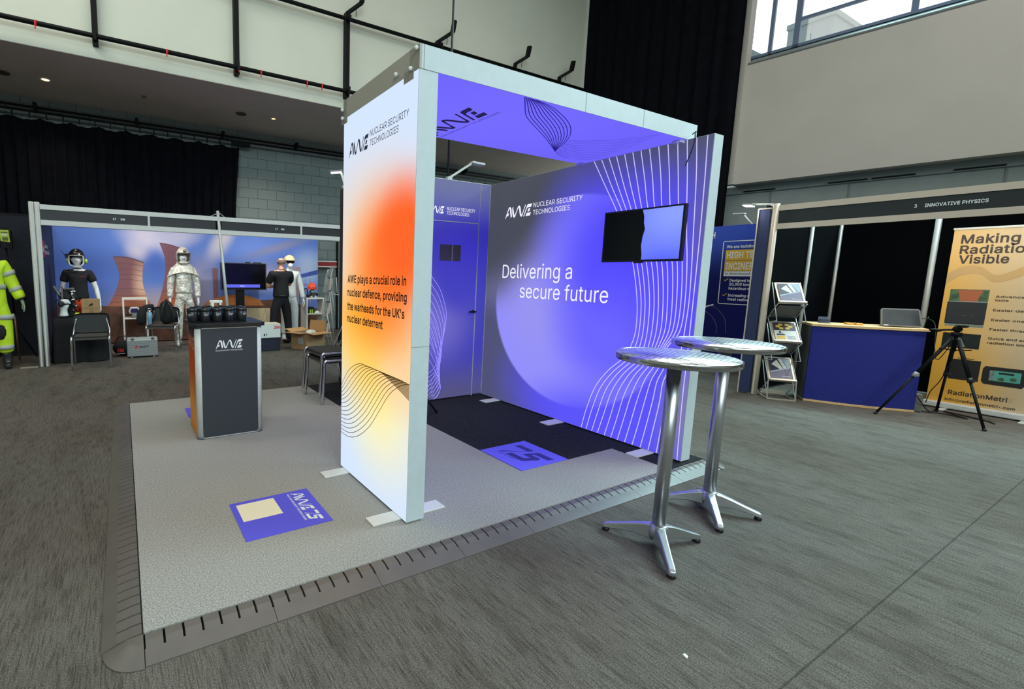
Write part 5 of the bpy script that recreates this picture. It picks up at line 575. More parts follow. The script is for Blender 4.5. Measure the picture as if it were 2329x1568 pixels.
# ---- canopy lightbox
t = thing('lightbox_canopy', 'flat violet backlit canopy lightbox with pale edges bridging the booth', 'lightbox', (2.6, .65, ZT))
m = MB(); zb = ZT+.001
m.box(PX+.0125, CR, CY, CY+.012, zb, ZC).box(PX+.0125, CR, CY+.893, CY+.905, zb, ZC).box(CR-.012, CR, CY+.012, CY+.893, zb, ZC)
m.box(PX+.0125, CR-.012, CY+.012, CY+.893, ZC-.02, ZC-.003); m.build('frame', FRAME, t)
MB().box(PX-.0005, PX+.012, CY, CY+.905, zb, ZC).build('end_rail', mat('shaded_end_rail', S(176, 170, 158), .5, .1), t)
for x in (1.385, 2.62, 3.22): MB().box(x, x+.003, CY-.0007, CY, zb, ZC).build('joint_line', GREYP, t)
for a, b in ((.212, .30), (1.06, 1.112)): MB().box(PX-.0012, PX, a, b, zb, ZC).build('corner_bracket', mat('bracket_grey', S(150, 146, 136), .5, .2), t)
for y, z in ((.30, ZT-.005), (1.09, ZT-.008)): MB().box(PX-.006, PX-.0025, y-.045, y+.045, ZT-.035, ZT+.02).build('clamp_plate', mat('bracket_grey', S(150, 146, 136), .5, .2), t)
for y, z in ((.275, ZT+.018), (1.105, ZT+.004), (.225, ZC-.02), (1.108, ZC-.06), (.42, ZT+.04)):
    MB().ball((PX-.012, y, z), (.012, .013, .013), 8).build('knob', WHITEP, t)
can = print_mat('canopy_print', S(108, 98, 250), [((2.2-2.6, 0, 0), (1.4, 1.2, 1), (0, 0, 0), 1.0, S(116, 106, 254))], emit=1.0)
MB().box(PX+.12, CR-.12, CY+.004, CY+.9, ZT-.0015, ZT+.006).build('graphic_panel', can, t)
zz = ZT-.003
# artwork on the underside: x' runs to the right of the mark
m = MB(); U1 = Vector((2.12-2.125, -.10, 0)).normalized()
logo_mark(m, (2.115, 1.075, zz), NY, NX, .185, 0, 1.0)
m.text('NUCLEAR SECURITY TECHNOLOGIES', (2.165, 1.075, zz), NY, NX, .026, .60)
m.build('logo', DARK_INK, t)
cl = resample([(2.097, .212, zz), (2.193, .3, zz), (2.302, .399, zz), (2.399, .469, zz), (2.596, .577, zz), (2.821, .698, zz), (3.184, .912, zz)], 40)
cr = resample([(2.203, .215, zz), (2.326, .235, zz), (2.462, .281, zz), (2.634, .358, zz), (2.799, .457, zz), (2.951, .587, zz), (3.068, .727, zz), (3.137, .839, zz), (3.205, .93, zz)], 40)
m = MB()
for j in range(10): f = j/9; m.ribbon([a.lerp(b, f) for a, b in zip(cl, cr)], Z_, .0062)
f0 = resample([(3.02, .67, zz), (3.205, .566, zz), (3.377, .401, zz), (3.466, .232, zz)], 24)
f1 = resample([(3.24, .95, zz), (3.444, 1.02, zz), (3.613, .974, zz), (3.748, .87, zz)], 24)
for j in range(12): f = j/11; m.ribbon([a.lerp(b, f) for a, b in zip(f0, f1)], Z_, .005)
m.build('line_art', NAVY_INK, t)
for y in (.25, 1.085): MB().box(3.70, 3.763, y-.03, y+.03, ZT-.024, ZT-.002).build('corner_clip', mat('clear_plastic_clip', S(214, 210, 236), .3, alpha=.7), t)

# ---- right-hand wall lightbox
t = thing('lightbox_wall', 'wide violet and grey backlit lightbox wall with white slogan', 'lightbox', (WX+.06, 1.15, HP))
m = MB()
m.box(WX, WX+WT_, WY, WY+.012, b0, ZT-.001).box(WX, WX+WT_, YB-.012, YB, b0, ZT-.001).box(WX, WX+WT_, WY+.012, YB-.012, ZT-.013, ZT-.001).box(WX, WX+WT_, WY+.012, YB-.012, b0, b0+.012).box(WX+.04, WX+.08, WY+.02, YB-.02, b0+.02, ZT-.02)
m.build('frame', FRAME, t)
oy = -1.15; oz = -HP   # print coordinates are relative to the thing's base
wall = print_mat('wall_print', S(78, 80, 116), [
    ((0, .6+oy, .35+oz), (1, 1.75, .75), (0, 0, 0), .8, S(88, 80, 244)),
    ((0, 1.12+oy, 1.22+oz), (1, 1.0, 1.02), (0, 0, 0), .035, S(146, 142, 250)),
    ((0, 2.15+oy, 1.62+oz), (1, .95, .66), (0, 0, 0), .75, S(112, 111, 158)),
    ((0, 2.75+oy, 2.95+oz), (1, 1.98, 1.98), (0, 0, 0), .3, S(70, 74, 86)),
    ((0, 1.55+oy, 1.12+oz), (1, .6, .7), (0, 0, 0), 1.0, S(150, 146, 240)),
    ((0, .52+oy, 1.5+oz), (1, 1.12, 1.5), (-.5, 0, 0), .7, S(84, 74, 252)),
    ((0, .75+oy, .9+oz), (1, .75, .7), (0, 0, 0), 1.0, S(106, 98, 255)),
    ((0, .8+oy, .12+oz), (1, 1.1, .55), (0, 0, 0), .95, S(90, 82, 252)),
    ((0, .02+oy, .45+oz), (1, .3, .75), (0, 0, 0), .95, S(122, 120, 172)),
    ((0, .35+oy, 2.75+oz), (1, 1.5, .66), (0, 0, 0), .8, S(74, 77, 94)),
    ((0, -.02+oy, 1.9+oz), (1, .24, .8), (0, 0, 0), .95, S(92, 90, 150)),
    ((0, 2.32+oy, .2+oz), (1, .42, 1.1), (0, 0, 0), .9, S(76, 78, 116)),
    ], emit=1.0)
MB().box(WX-.002, WX+.004, WY+.004, YB-.004, b0+.003, ZT-.003).build('graphic_panel', wall, t)
lx = WX-.0035
m = MB(); logo_mark(m, (lx, 2.027, 2.091), NY, Z_, .1205)
m.text('NUCLEAR SECURITY', (lx, 1.636, 2.168), NY, Z_, .047, .572, .004); m.text('TECHNOLOGIES', (lx, 1.638, 2.094), NY, Z_, .047, .444, .004)
m.build('logo', GLOW_INK, t)
m = MB(); m.text('Delivering a', (lx, 2.022, 1.444), NY, Z_, .146, .902, -.004); m.text('secure future', (lx, 1.754, 1.238), NY, Z_, .146, 1.018, -.004)
m.build('slogan', GLOW_INK, t)
rows = [(2.488, [.972, .9, .83, .762, .69, .62, .552, .483, .412, .342, .272, .205, .14, .068]),
        (2.25, [.842, .788, .733, .68, .622, .562, .5, .438, .374, .31, .246, .182, .12, .06]),
        (2.03, [.721, .676, .636, .594, .55, .505, .456, .403, .346, .285, .224, .165, .108, .056]),
        (1.8, [.615, .578, .542, .506, .467, .425, .382, .338, .291, .243, .193, .145, .098, .053]),
        (1.59, [.54, .506, .467, .428, .387, .346, .307, .268, .229, .192, .156, .122, .088, .052]),
        (1.3, [.479, .445, .412, .375, .339, .305, .269, .236, .2, .168, .137, .108, .08, .052]),
        (1.06, [.464, .434, .402, .368, .332, .298, .264, .233, .203, .176, .15, .124, .09, .053]),
        (.9, [.492, .455, .42, .385, .352, .322, .296, .274, .255, .24, .226, .21, .1, .053]),
        (.777, [.556, .512, .47, .43, .392, .355, .318, .282, .246, .21, .175, .14, .096, .054]),
        (.64, [.684, .636, .588, .541, .494, .447, .399, .35, .302, .255, .21, .165, .112, .056]),
        (.47, [.792, .742, .686, .63, .574, .514, .456, .396, .335, .276, .222, .172, .118, .056]),
        (.25, [.862, .808, .746, .686, .622, .561, .502, .438, .373, .309, .25, .192, .122, .054]),
        (.056, [.902, .85, .792, .734, .666, .604, .542, .476, .41, .341, .275, .209, .128, .05])]
m = MB()
for k in range(14): m.ribbon(catmull([(lx, r[k], z) for z, r in rows], 6), X_, .0068)
m.build('line_art', BACKLIT_LINE, t)
for y0, y1 in ((.232, .33), (1.10, 1.205), (1.97, 2.065)): MB().box(3.55, 4.02, y0, y1, HP+.001, HP+.011).build('foot_plate', FOOT, t, .002)
cb = MB().tube(catmull([(WX-.006, .2, 2.3), (WX-.008, .165, 2.40), (WX-.008, .15, 2.47), (WX-.02, .145, 2.51), (WX-.0, .15, 2.535), (3.80, .195, 2.53)], 5), .004, 6).build('power_lead', BLACKP); tag(cb, 'thin black lead looping from the canopy corner down the lit wall', 'cable')
# ---- wall television
t = thing('wall_television', 'black flat television hung on the violet lightbox wall', 'television', (WX-.03, .46, 1.8))
TX = WX-.062
MB().box(TX, WX-.03, .134, .786, 1.593, 2.017).build('casing', BLACKP, t, .004)
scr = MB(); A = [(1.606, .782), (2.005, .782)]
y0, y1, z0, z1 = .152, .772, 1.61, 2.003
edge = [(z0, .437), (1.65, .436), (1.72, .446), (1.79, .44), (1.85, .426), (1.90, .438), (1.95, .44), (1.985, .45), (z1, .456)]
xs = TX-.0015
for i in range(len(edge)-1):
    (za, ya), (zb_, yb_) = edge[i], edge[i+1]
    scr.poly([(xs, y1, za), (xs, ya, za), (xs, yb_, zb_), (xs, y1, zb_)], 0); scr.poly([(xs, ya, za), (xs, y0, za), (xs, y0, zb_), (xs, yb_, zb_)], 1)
m0 = mat('screen_dark_reflection', S(10, 11, 15), .15); m1 = print_mat('screen_blue_reflection', S(112, 128, 255), [((0, -.25, .15), (1, .4, .3), (0, 0, 0), 1.0, S(140, 160, 255)), ((0, -.2, -.22), (1, .4, .16), (0, 0, 0), 1.0, S(88, 104, 250))], emit=1.0, rough=.15)  # reflection in the switched-off screen, painted as dark and glowing blue areas
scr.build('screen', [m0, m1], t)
MB().box(TX-.003, TX+.02, .43, .50, 1.582, 1.596).build('logo_tab', BLACKP, t)
MB().box(WX-.03, WX-.004, .3, .62, 1.7, 1.9).build('wall_bracket', BLACKM, t)

# ---- storage cupboard at the back
t = thing('storage_cupboard', 'violet printed storage cupboard with a door at the back of the booth', 'cupboard', (3.09, 2.86, HP))
SX = 2.41; ox, oz = 3.09, HP
def cup_print(name, dk=1.0):
    return print_mat(name, S(52, 44, 196), [
    ((0, 0, 2.5-oz), (3, 9, .55), (0, 0, 0), 1.0, S(106, 112, 168)),
    ((3.05-ox, 0, .95-oz), (.7, 9, .75), (0, 0, 0), 1.0, S(118, 108, 220)),
    ((3.35-ox, 0, 1.5-oz), (.5, 9, .62), (0, 0, 0), .6, S(52, 40, 210)),
    ((0, 0, .04-oz), (3, 9, .6), (0, 0, 0), 1.0, S(84, 78, 130))], emit=.72, diffuse=.06)
CP = cup_print('cupboard_print')
MB().box(SX, 2.825, YB, YB+.04, .05, 2.49).build('side_front_panel', CP, t)
MB().box(2.83, 3.607, YB, YB+.04, 2.05, 2.49).build('header_panel', CP, t)
m = MB(); d_ = m.box(2.832, 3.6, YB, YB+.04, .062, 2.043); door = m.build('door', CP, t)
hd = MB(); hd.cyl((3.575, YB, 1.05), (3.575, YB-.05, 1.05), .011, n=10).bar((3.582, YB-.045, 1.05), (3.485, YB-.05, 1.052), .016, .02).box(3.563, 3.587, YB-.006, YB, 1.035, 1.068); hd.build('handle', BLACKM, door)
VP_ = mat('smoked_vision_glass', S(70, 64, 74), .2)
vp = MB().box(3.075, 3.36, YB-.004, YB-.001, 1.622, 1.798).build('vision_panel', VP_, door)
MB().box(3.232, 3.252, YB-.006, YB-.0045, 1.624, 1.796).build('vision_bar', mat('vision_bar_grey', S(120, 112, 116), .5), door)
m = MB(); m.box(3.602, 3.611, YB-.006, YB+.03, .05, 2.05).box(2.826, 3.611, YB-.006, YB+.03, 2.044, 2.053).box(2.826, 2.831, YB-.006, YB+.03, .05, 2.05); m.build('door_frame', ALU, t)
cp = MB(); n = 26; V = []; Fc = []
for j in range(2):
    for i in range(n+1):
        z = .075+i*(2.487-.075)/n; V.append((3.613+j*(3.756-3.613), YB+.004+(.008*math.sin(z*38+j*1.6) if z < .62 else 0), z))
for i in range(n): Fc.append((i, n+1+i, n+2+i, i+1))
cp.add(V, Fc, 0, True).box(3.613, 3.757, YB+.016, YB+.04, .06, 2.489); cp.build('corner_panel', CP, t)
MB().box(3.6115, 3.6145, YB-.003, YB+.03, 2.05, 2.49).box(3.757, 3.763, YB-.004, YB+.03, .06, 2.49).box(SX, 3.763, YB-.002, YB+.04, 2.488, 2.494).build('seam_trim', ALU, t)
MB().box(SX, SX+.05, YB+.042, 3.45, .05, 2.49).build('side_panel', mat('dark_side_panel', S(48, 42, 46), .7), t)
MB().box(SX+.05, 3.76, 3.41, 3.45, .05, 2.49).build('rear_panel', CP, t)
m = MB(); yy = YB-.0025
c0 = resample([(2.90, yy, 1.56), (2.983, yy, 1.442), (3.098, yy, 1.299), (3.187, yy, 1.073), (3.186, yy, .914), (3.141, yy, .664), (3.1, yy, .505), (3.02, yy, .40), (2.9, yy, .34)], 40)
c1 = resample([(2.84, yy, 1.0), (2.94, yy, .86), (3.02, yy, .7), (3.085, yy, .5), (3.12, yy, .3), (3.148, yy, .2), (3.135, yy, .14), (3.09, yy, .08), (3.05, yy, .066)], 40)
for j in range(8): f = j/7; m.ribbon([a.lerp(b, f) for a, b in zip(c0, c1)], Y_, .006)
c2 = resample([(2.84, yy, 1.15), (2.986, yy, 1.055), (3.077, yy, .85), (3.141, yy, .664), (3.13, yy, .5), (3.0, yy, .25), (2.9, yy, .12)], 30)
c3 = resample([(2.84, yy, .6), (2.95, yy, .55), (3.05, yy, .42), (3.12, yy, .28), (3.15, yy, .19), (3.1, yy, .1), (3.06, yy, .07)], 30)
for j in range(6): f = j/5; m.ribbon([a.lerp(b, f) for a, b in zip(c2, c3)], Y_, .005)
m.build('line_art', mat('pale_violet_line', S(150, 140, 230), .6, emis=S(150, 140, 235), estr=.7), t)
m = MB(); logo_mark(m, (2.87, yy, 2.125), X_, Z_, .078)
m.text('NUCLEAR SECURITY', (3.146, yy, 2.167), X_, Z_, .036, .396, .003); m.text('TECHNOLOGIES', (3.148, yy, 2.121), X_, Z_, .036, .31, .003)
m.build('logo', GLOW_INK, t)
# sharp disc edge printed on the door
def arm_light(x, y, z, dx, dy, dz, lit, lab):
    t = thing('arm_spotlight', lab, 'spotlight', (x, y, z)); p0 = Vector((x, y, z)); d = Vector((dx, dy, dz)); p1 = p0+d; h = Vector((dx, dy, 0)).normalized()
    MB().box(x-.03, x+.03, y-.02, y+.02, z-.0, z+.03).build('clamp', ALU, t)
    MB().bar(p0+Z_*.02, p1, .03, .022).build('arm', ALU_W, t)
    MB().bar(p1-h*.02, p1+h*.13+Z_*-.015, .085, .02).build('head', ALU_W if not lit else GREYP, t)
    if lit:
        MB().bar(p1-h*.0-Z_*.014, p1+h*.115-Z_*.028, .065, .006).build('lens', mat('cool_led_lens', S(255, 255, 240), .4, emis=S(250, 255, 240), estr=14), t)
    return t
arm_light(3.18, 2.3, 2.493, .27, -.06, .2, False, 'pale unlit arm light above the violet storage door')
arm_light(2.43, 3.35, 2.492, -.05, .02, .2, True, 'small lit arm light left of the pillar top')
tp = thing('black_stand', 'spindly black stand foot beside the storage door', 'stand', (2.62, 1.99, HP))
MB().cyl((2.62, 1.99, HP+.02), (2.62, 1.99, 1.1), .014, n=8).build('pole', BLACKM, tp)
for a in (-.6, 1.5, 3.6): MB().tube([(2.62, 1.99, .34), (2.62+.13*math.cos(a), 1.99+.13*math.sin(a), .17), (2.62+.225*math.cos(a), 1.99+.225*math.sin(a), HP+.012)], .011, 8).build('leg', BLACKM, tp)

# ---- floor mats
VIO = mat('violet_floor_vinyl', S(96, 90, 226), .5)
t = thing('floor_mat', 'violet floor mat with white lettering in front of the pillar', 'mat', (.755, .655, HP))
MB().box(.506, 1.006, .438, .876, HP+.0005, HP+.004).build('vinyl', VIO, t)
zz = HP+.0045
MB().box(.539, .771, .636, .842, HP+.0042, HP+.0046).build('cream_square', mat('cream_ink', S(250, 236, 206), .6), t)
def mark75(mb, o, u, v, h, mi=0):
    o, u, v = Vector(o), Vector(u)*h, Vector(v)*h
    cnt = [0]
    def fl(p): cnt[0] += 1; mb.add([o+u*x+v*y+Z_*.00025*cnt[0] for x, y in p], [tuple(range(len(p)))], mi)
    fl([(0, .8), (.07, 1.04), (.56, 1.04), (.66, 1.0), (.66, .92), (.58, .8)]); fl([(.58, .8), (.66, .92), (.19, 0), (.11, 0)])
    fl([(.84, .8), (.91, 1.04), (1.5, 1.04), (1.43, .8)]); fl([(.72, .5), (.78, .5), (.91, .8), (.91, 1.04), (.85, 1.0)])
    fl([(.72, .46), (.76, .66), (1.2, .66), (1.3, .6), (1.29, .5), (1.24, .46)]); fl([(1.3, .6), (1.14, .08), (.98, .22), (1.08, .5)]); fl([(.4, 0), (.46, .22), (.98, .22), (1.14, .08), (1.06, 0)])
m = MB(); logo_mark(m, (.884, .847, zz), NY, X_, .078, 0, 1.0); mark75(m, (.884, .592, zz), NY, X_, .078); m.text('NUCLEAR SECURITY TECHNOLOGIES', (.86, .845, zz), NY, X_, .013, .342, .01)
m.build('lettering', WHITE_INK, t)
t = thing('floor_mat', 'violet floor mat printed with a dark numeral beside the black carpet', 'mat', (2.77, .68, HP))
MB().box(2.523, 3.02, .455, .9, HP+.0005, HP+.004).build('vinyl', mat('violet_floor_vinyl_bright', S(112, 104, 246), .5), t)
m = MB(); mark75(m, (2.66, .85, zz), NY, X_, .24); m.text('PROTECTING', (2.628, .82, zz), NY, X_, .018, .1); m.text('THE UK', (2.628, .70, zz), NY, X_, .018, .07)
m.build('lettering', mat('dark_violet_ink', S(52, 44, 140), .6), t)
m = MB().box(.505, .95, 2.78, 3.13, HP+.0005, HP+.004).build('floor_mat', VIO); tag(m, 'violet floor mat mostly hidden behind the dark counter', 'mat')

# ------------------------------------------------------------------ counter with mugs
t = thing('display_counter', 'charcoal display counter with silver corner posts and white logo', 'counter', (.775, 2.36, HP))
CX0, CX1, CY0, CY1, CZ = .495, 1.055, 2.105, 2.58, 1.0
MB().box(CX0+.045, CX1-.045, CY0, CY0+.02, HP+.012, CZ).build('front_panel', mat('charcoal_laminate', S(50, 53, 60), .6, noise_amt=.06, noise_scale=120), t)
side = print_mat('counter_side_print', S(60, 50, 60), [((-.3, 0, .62), (.6, 2, .42), (0, 0, 0), 1.0, S(206, 84, 40)), ((-.3, 0, .2), (.6, 2, .42), (0, 0, 0), .9, S(240, 150, 60)), ((-.3, .1, .95), (.6, 2, .18), (0, 0, 0), 1.0, S(60, 48, 58))], emit=0)
MB().box(CX0, CX0+.02, CY0+.045, CY1-.045, HP+.012, CZ).build('side_panel', side, t)
MB().box(CX1-.02, CX1, CY0+.045, CY1-.045, HP+.012, CZ).build('side_panel', side, t)
MB().box(CX0+.045, CX1-.045, CY1-.02, CY1, HP+.012, CZ).build('back_panel', MATS['charcoal_laminate'], t)
for cx, cy in ((CX0+.042, CY0+.042), (CX1-.042, CY0+.042), (CX0+.042, CY1-.042), (CX1-.042, CY1-.042)):
    m = MB(); m.cyl((cx, cy, HP+.03), (cx, cy, CZ-.006), .042, n=24); pst = m.build('corner_post', ALU_W, t)
    MB().cyl((cx, cy, HP+.002), (cx, cy, HP+.032), .0435, n=20).build('foot_cap', mat('grey_foot', S(110, 112, 114), .5), pst)
MB().box(CX0+.05, CX1-.05, CY0-.002, CY0+.01, CZ-.012, CZ-.004).box(CX0+.05, CX1-.05, CY0-.002, CY0+.012, HP+.006, HP+.014).build('edge_trim', ALU, t)
m = MB(); m.prism([(CX0-.025, CY0+.01), (CX0+.01, CY0-.025), (CX1-.01, CY0-.025), (CX1+.025, CY0+.01), (CX1+.025, CY1+.02), (CX0-.025, CY1+.02)], (0, 0, CZ), X_, Y_, Z_*.03)
m.build('worktop', mat('black_laminate_top', S(26, 27, 31), .3), t, .004)
m = MB(); yy = CY0-.0015; logo_mark(m, (.658, yy, .815), X_, Z_, .073); m.text('NUCLEAR SECURITY TECHNOLOGIES', (.656, yy, .793), X_, Z_, .011, .226)
m.build('logo', WHITE_INK, t)
m = MB(); xx = CX0-.0015; logo_mark(m, (xx, 2.5, .80), NY, Z_, .11); m.build('side_logo', mat('pink_ink', S(240, 150, 120), .6), t)
def make_mug():
    t = thing('travel_mug', '', 'mug')
    MUG = mat('matt_black_mug', S(24, 25, 29), .42); RIM = mat('mug_lid_black', S(34, 35, 40), .3)
    MB().lathe([(.038, 0), (.041, .004), (.045, .04), (.046, .092), (.044, .094)], n=24).build('cup', MUG, t)
    MB().lathe([(.0465, .088), (.0475, .1), (.0475, .112), (.043, .118), (.02, .119), (.001, .119)], n=24).build('lid', RIM, t)
    MB().box(-.012, .012, -.035, .03, .119, .128).box(-.02, .02, .008, .03, .119, .131).build('lid_clip', RIM, t, .002)
    m = MB()
    for i, (a, h) in enumerate(((.42, .0085), (.27, .006), (.2, .005))):
        z = .063-i*.010; n = 8; V = []
        for k in range(n+1):
            an = -PI/2-a+2*a*k/n if i == 0 else -PI/2-.42+2*a*k/n; V += [(.0458*math.cos(an), .0458*math.sin(an), z), (.0458*math.cos(an), .0458*math.sin(an), z+h)]
        if i < 2: m.add(V, [(2*k, 2*k+2, 2*k+3, 2*k+1) for k in range(n) if not (k % 3 == 2)])
    m.build('print', mat('pale_grey_ink', S(176, 178, 184), .6), t)
    return t
mug = make_mug()
spots = [(.505, 2.29, -.5, 1.12), (.607, 2.285, .15, 1), (.708, 2.285, .1, 1), (.812, 2.29, .2, 1), (.918, 2.29, .55, 1)]
names = ['leftmost of the front row on the counter, with a white band', 'second from the left in the front row on the counter', 'middle one of the front row on the counter', 'fourth from the left in the front row on the counter', 'rightmost of the front row on the counter']
for i, (x, y, rz, s_) in enumerate(spots):
    l = 'black travel mug, '+names[i]
    if i == 0: mm = mug; place(mm, (x, y, CZ+.0302), rz); mm['label'] = l; mm['group'] = 'black travel mugs on the counter'
    else: dup(mug, (x, y, CZ+.0302), rz, l, 'black travel mugs on the counter')
for i, (x, y) in enumerate(((.56, 2.40), (.66, 2.41), (.765, 2.40), (.865, 2.41))):
    dup(mug, (x, y, CZ+.0302), .4*i, 'black travel mug in the back row, '+('behind the two leftmost front mugs', 'behind the second and third front mugs', 'behind the third and fourth front mugs', 'behind the two rightmost front mugs')[i], 'black travel mugs on the counter')
t = thing('white_gadget', 'small white plastic object with dark gaps peeking above the black mugs', 'gadget', (.74, 2.52, CZ+.03))
MB().box(.7, .715, 2.5, 2.54, CZ+.0302, CZ+.2).box(.765, .78, 2.5, 2.54, CZ+.0302, CZ+.2).build('legs_frame', mat('dark_gadget_legs', S(60, 60, 60), .5), t)
MB().box(.685, .795, 2.49, 2.55, CZ+.175, CZ+.2).box(.69, .72, 2.49, 2.55, CZ+.14, CZ+.18).box(.765, .785, 2.49, 2.55, CZ+.14, CZ+.18).build('shell', WHITEP, t, .006)

# ------------------------------------------------------------------ bar tables
def top_mat():
    m = bpy.data.materials.new('engine_turned_steel'); N, L = nt(m); b = N['Principled BSDF']; b.inputs['Metallic'].default_value = 1; b.inputs['Base Color'].default_value = S(232, 238, 242); b.inputs['Roughness'].default_value = .16
    tc = N.new('ShaderNodeTexCoord'); mp = N.new('ShaderNodeMapping'); mp.inputs['Scale'].default_value = (1, 1, 1); mp.inputs['Rotation'].default_value = (0, 0, .5); L.new(tc.outputs['Object'], mp.inputs[0])
    hs = []
    for d in ('X', 'Y'):
        w = N.new('ShaderNodeTexWave'); w.wave_type = 'BANDS'; w.bands_direction = d; w.inputs['Scale'].default_value = 9; w.inputs['Distortion'].default_value = 0; L.new(mp.outputs[0], w.inputs['Vector']); hs.append(w.outputs['Fac'])
    a = N.new('ShaderNodeMath'); a.operation = 'MULTIPLY'; L.new(hs[0], a.inputs[0]); L.new(hs[1], a.inputs[1])
    bp = N.new('ShaderNodeBump'); bp.inputs['Strength'].default_value = .3; bp.inputs['Distance'].default_value = .004; L.new(a.outputs[0], bp.inputs['Height']); L.new(bp.outputs[0], b.inputs['Normal'])
    r = N.new('ShaderNodeMapRange'); r.inputs['To Min'].default_value = .22; r.inputs['To Max'].default_value = .45; L.new(a.outputs[0], r.inputs['Value']); L.new(r.outputs[0], b.inputs['Roughness'])
    return m
TOPM = top_mat()
def make_bar_table(label, loc, H_, angs):
    t = thing('bar_table', label, 'bar table', group='silver bar tables on the hall carpet')
    MB().lathe([(.001, H_-.006), (.273, H_-.006), (.273, H_-.001), (.001, H_-.001)], n=64).build('table_top', TOPM, t)
    MB().lathe([(.268, H_-.03), (.275, H_-.032), (.2785, H_-.029), (.2785, H_-.003), (.276, H_), (.272, H_-.001), (.271, H_-.026)], n=64).build('rim', RIMM, t)
    MB().lathe([(.02, H_-.05), (.12, H_-.045), (.12, H_-.03), (.27, H_-.03), (.27, H_-.026), (.001, H_-.026)], n=32).build('underside_plate', GREYP, t)
    MB().lathe([(.033, .1), (.033, H_-.045), (.02, H_-.044)], n=28).build('pole', POLISHED, t)
    MB().lathe([(.02, .04), (.046, .045), (.05, .07), (.046, .11), (.038, .122), (.034, .124)], n=28).build('hub', POLISHED, t)
    for a, ln in angs:
        a = math.radians(a); d = Vector((math.cos(a), math.sin(a), 0)); s = Vector((-math.sin(a), math.cos(a), 0)); m = MB(); R = []; k = ln/.29
        for (r, zt, zb, w) in ((.02, .12, .035, .034), (.07, .112, .042, .028), (.13, .094, .044, .024), (.21, .066, .032, .022), (.275, .046, .02, .021), (.29, .036, .016, .018)):
            r *= k; R.append([d*r+s*w+Z_*zb, d*r+s*w*.72+Z_*zt, d*r-s*w*.72+Z_*zt, d*r-s*w+Z_*zb])
        V = [p for q in R for p in q]; n = len(R)
        Fc = [(i*4+j, i*4+(j+1) % 4, (i+1)*4+(j+1) % 4, (i+1)*4+j) for i in range(n-1) for j in range(4)]+[(3, 2, 1, 0), tuple(range(n*4-4, n*4))]
        m.add(V, Fc); leg = m.build('leg', POLISHED, t, .005)
        MB().lathe([(.017, 0), (.02, .004), (.017, .016), (.012, .022)], (d.x*(ln-.018), d.y*(ln-.018), 0), 14).build('foot_pad', BLACKP, leg)
    place(t, loc); return t
RIMM = mat('rim_metal', S(190, 190, 190), .18, 1.0)
make_bar_table('silver round bar table nearest the camera, in front of the lit wall', (2.525, -.515, .001), 1.06, ((115, .27), (222, .31), (342, .27)))
make_bar_table('silver round bar table farther back, to the right of the nearer one', (3.235, -.42, .001), 1.078, ((127, .25), (217, .31), (303, .27), (37, .25)))

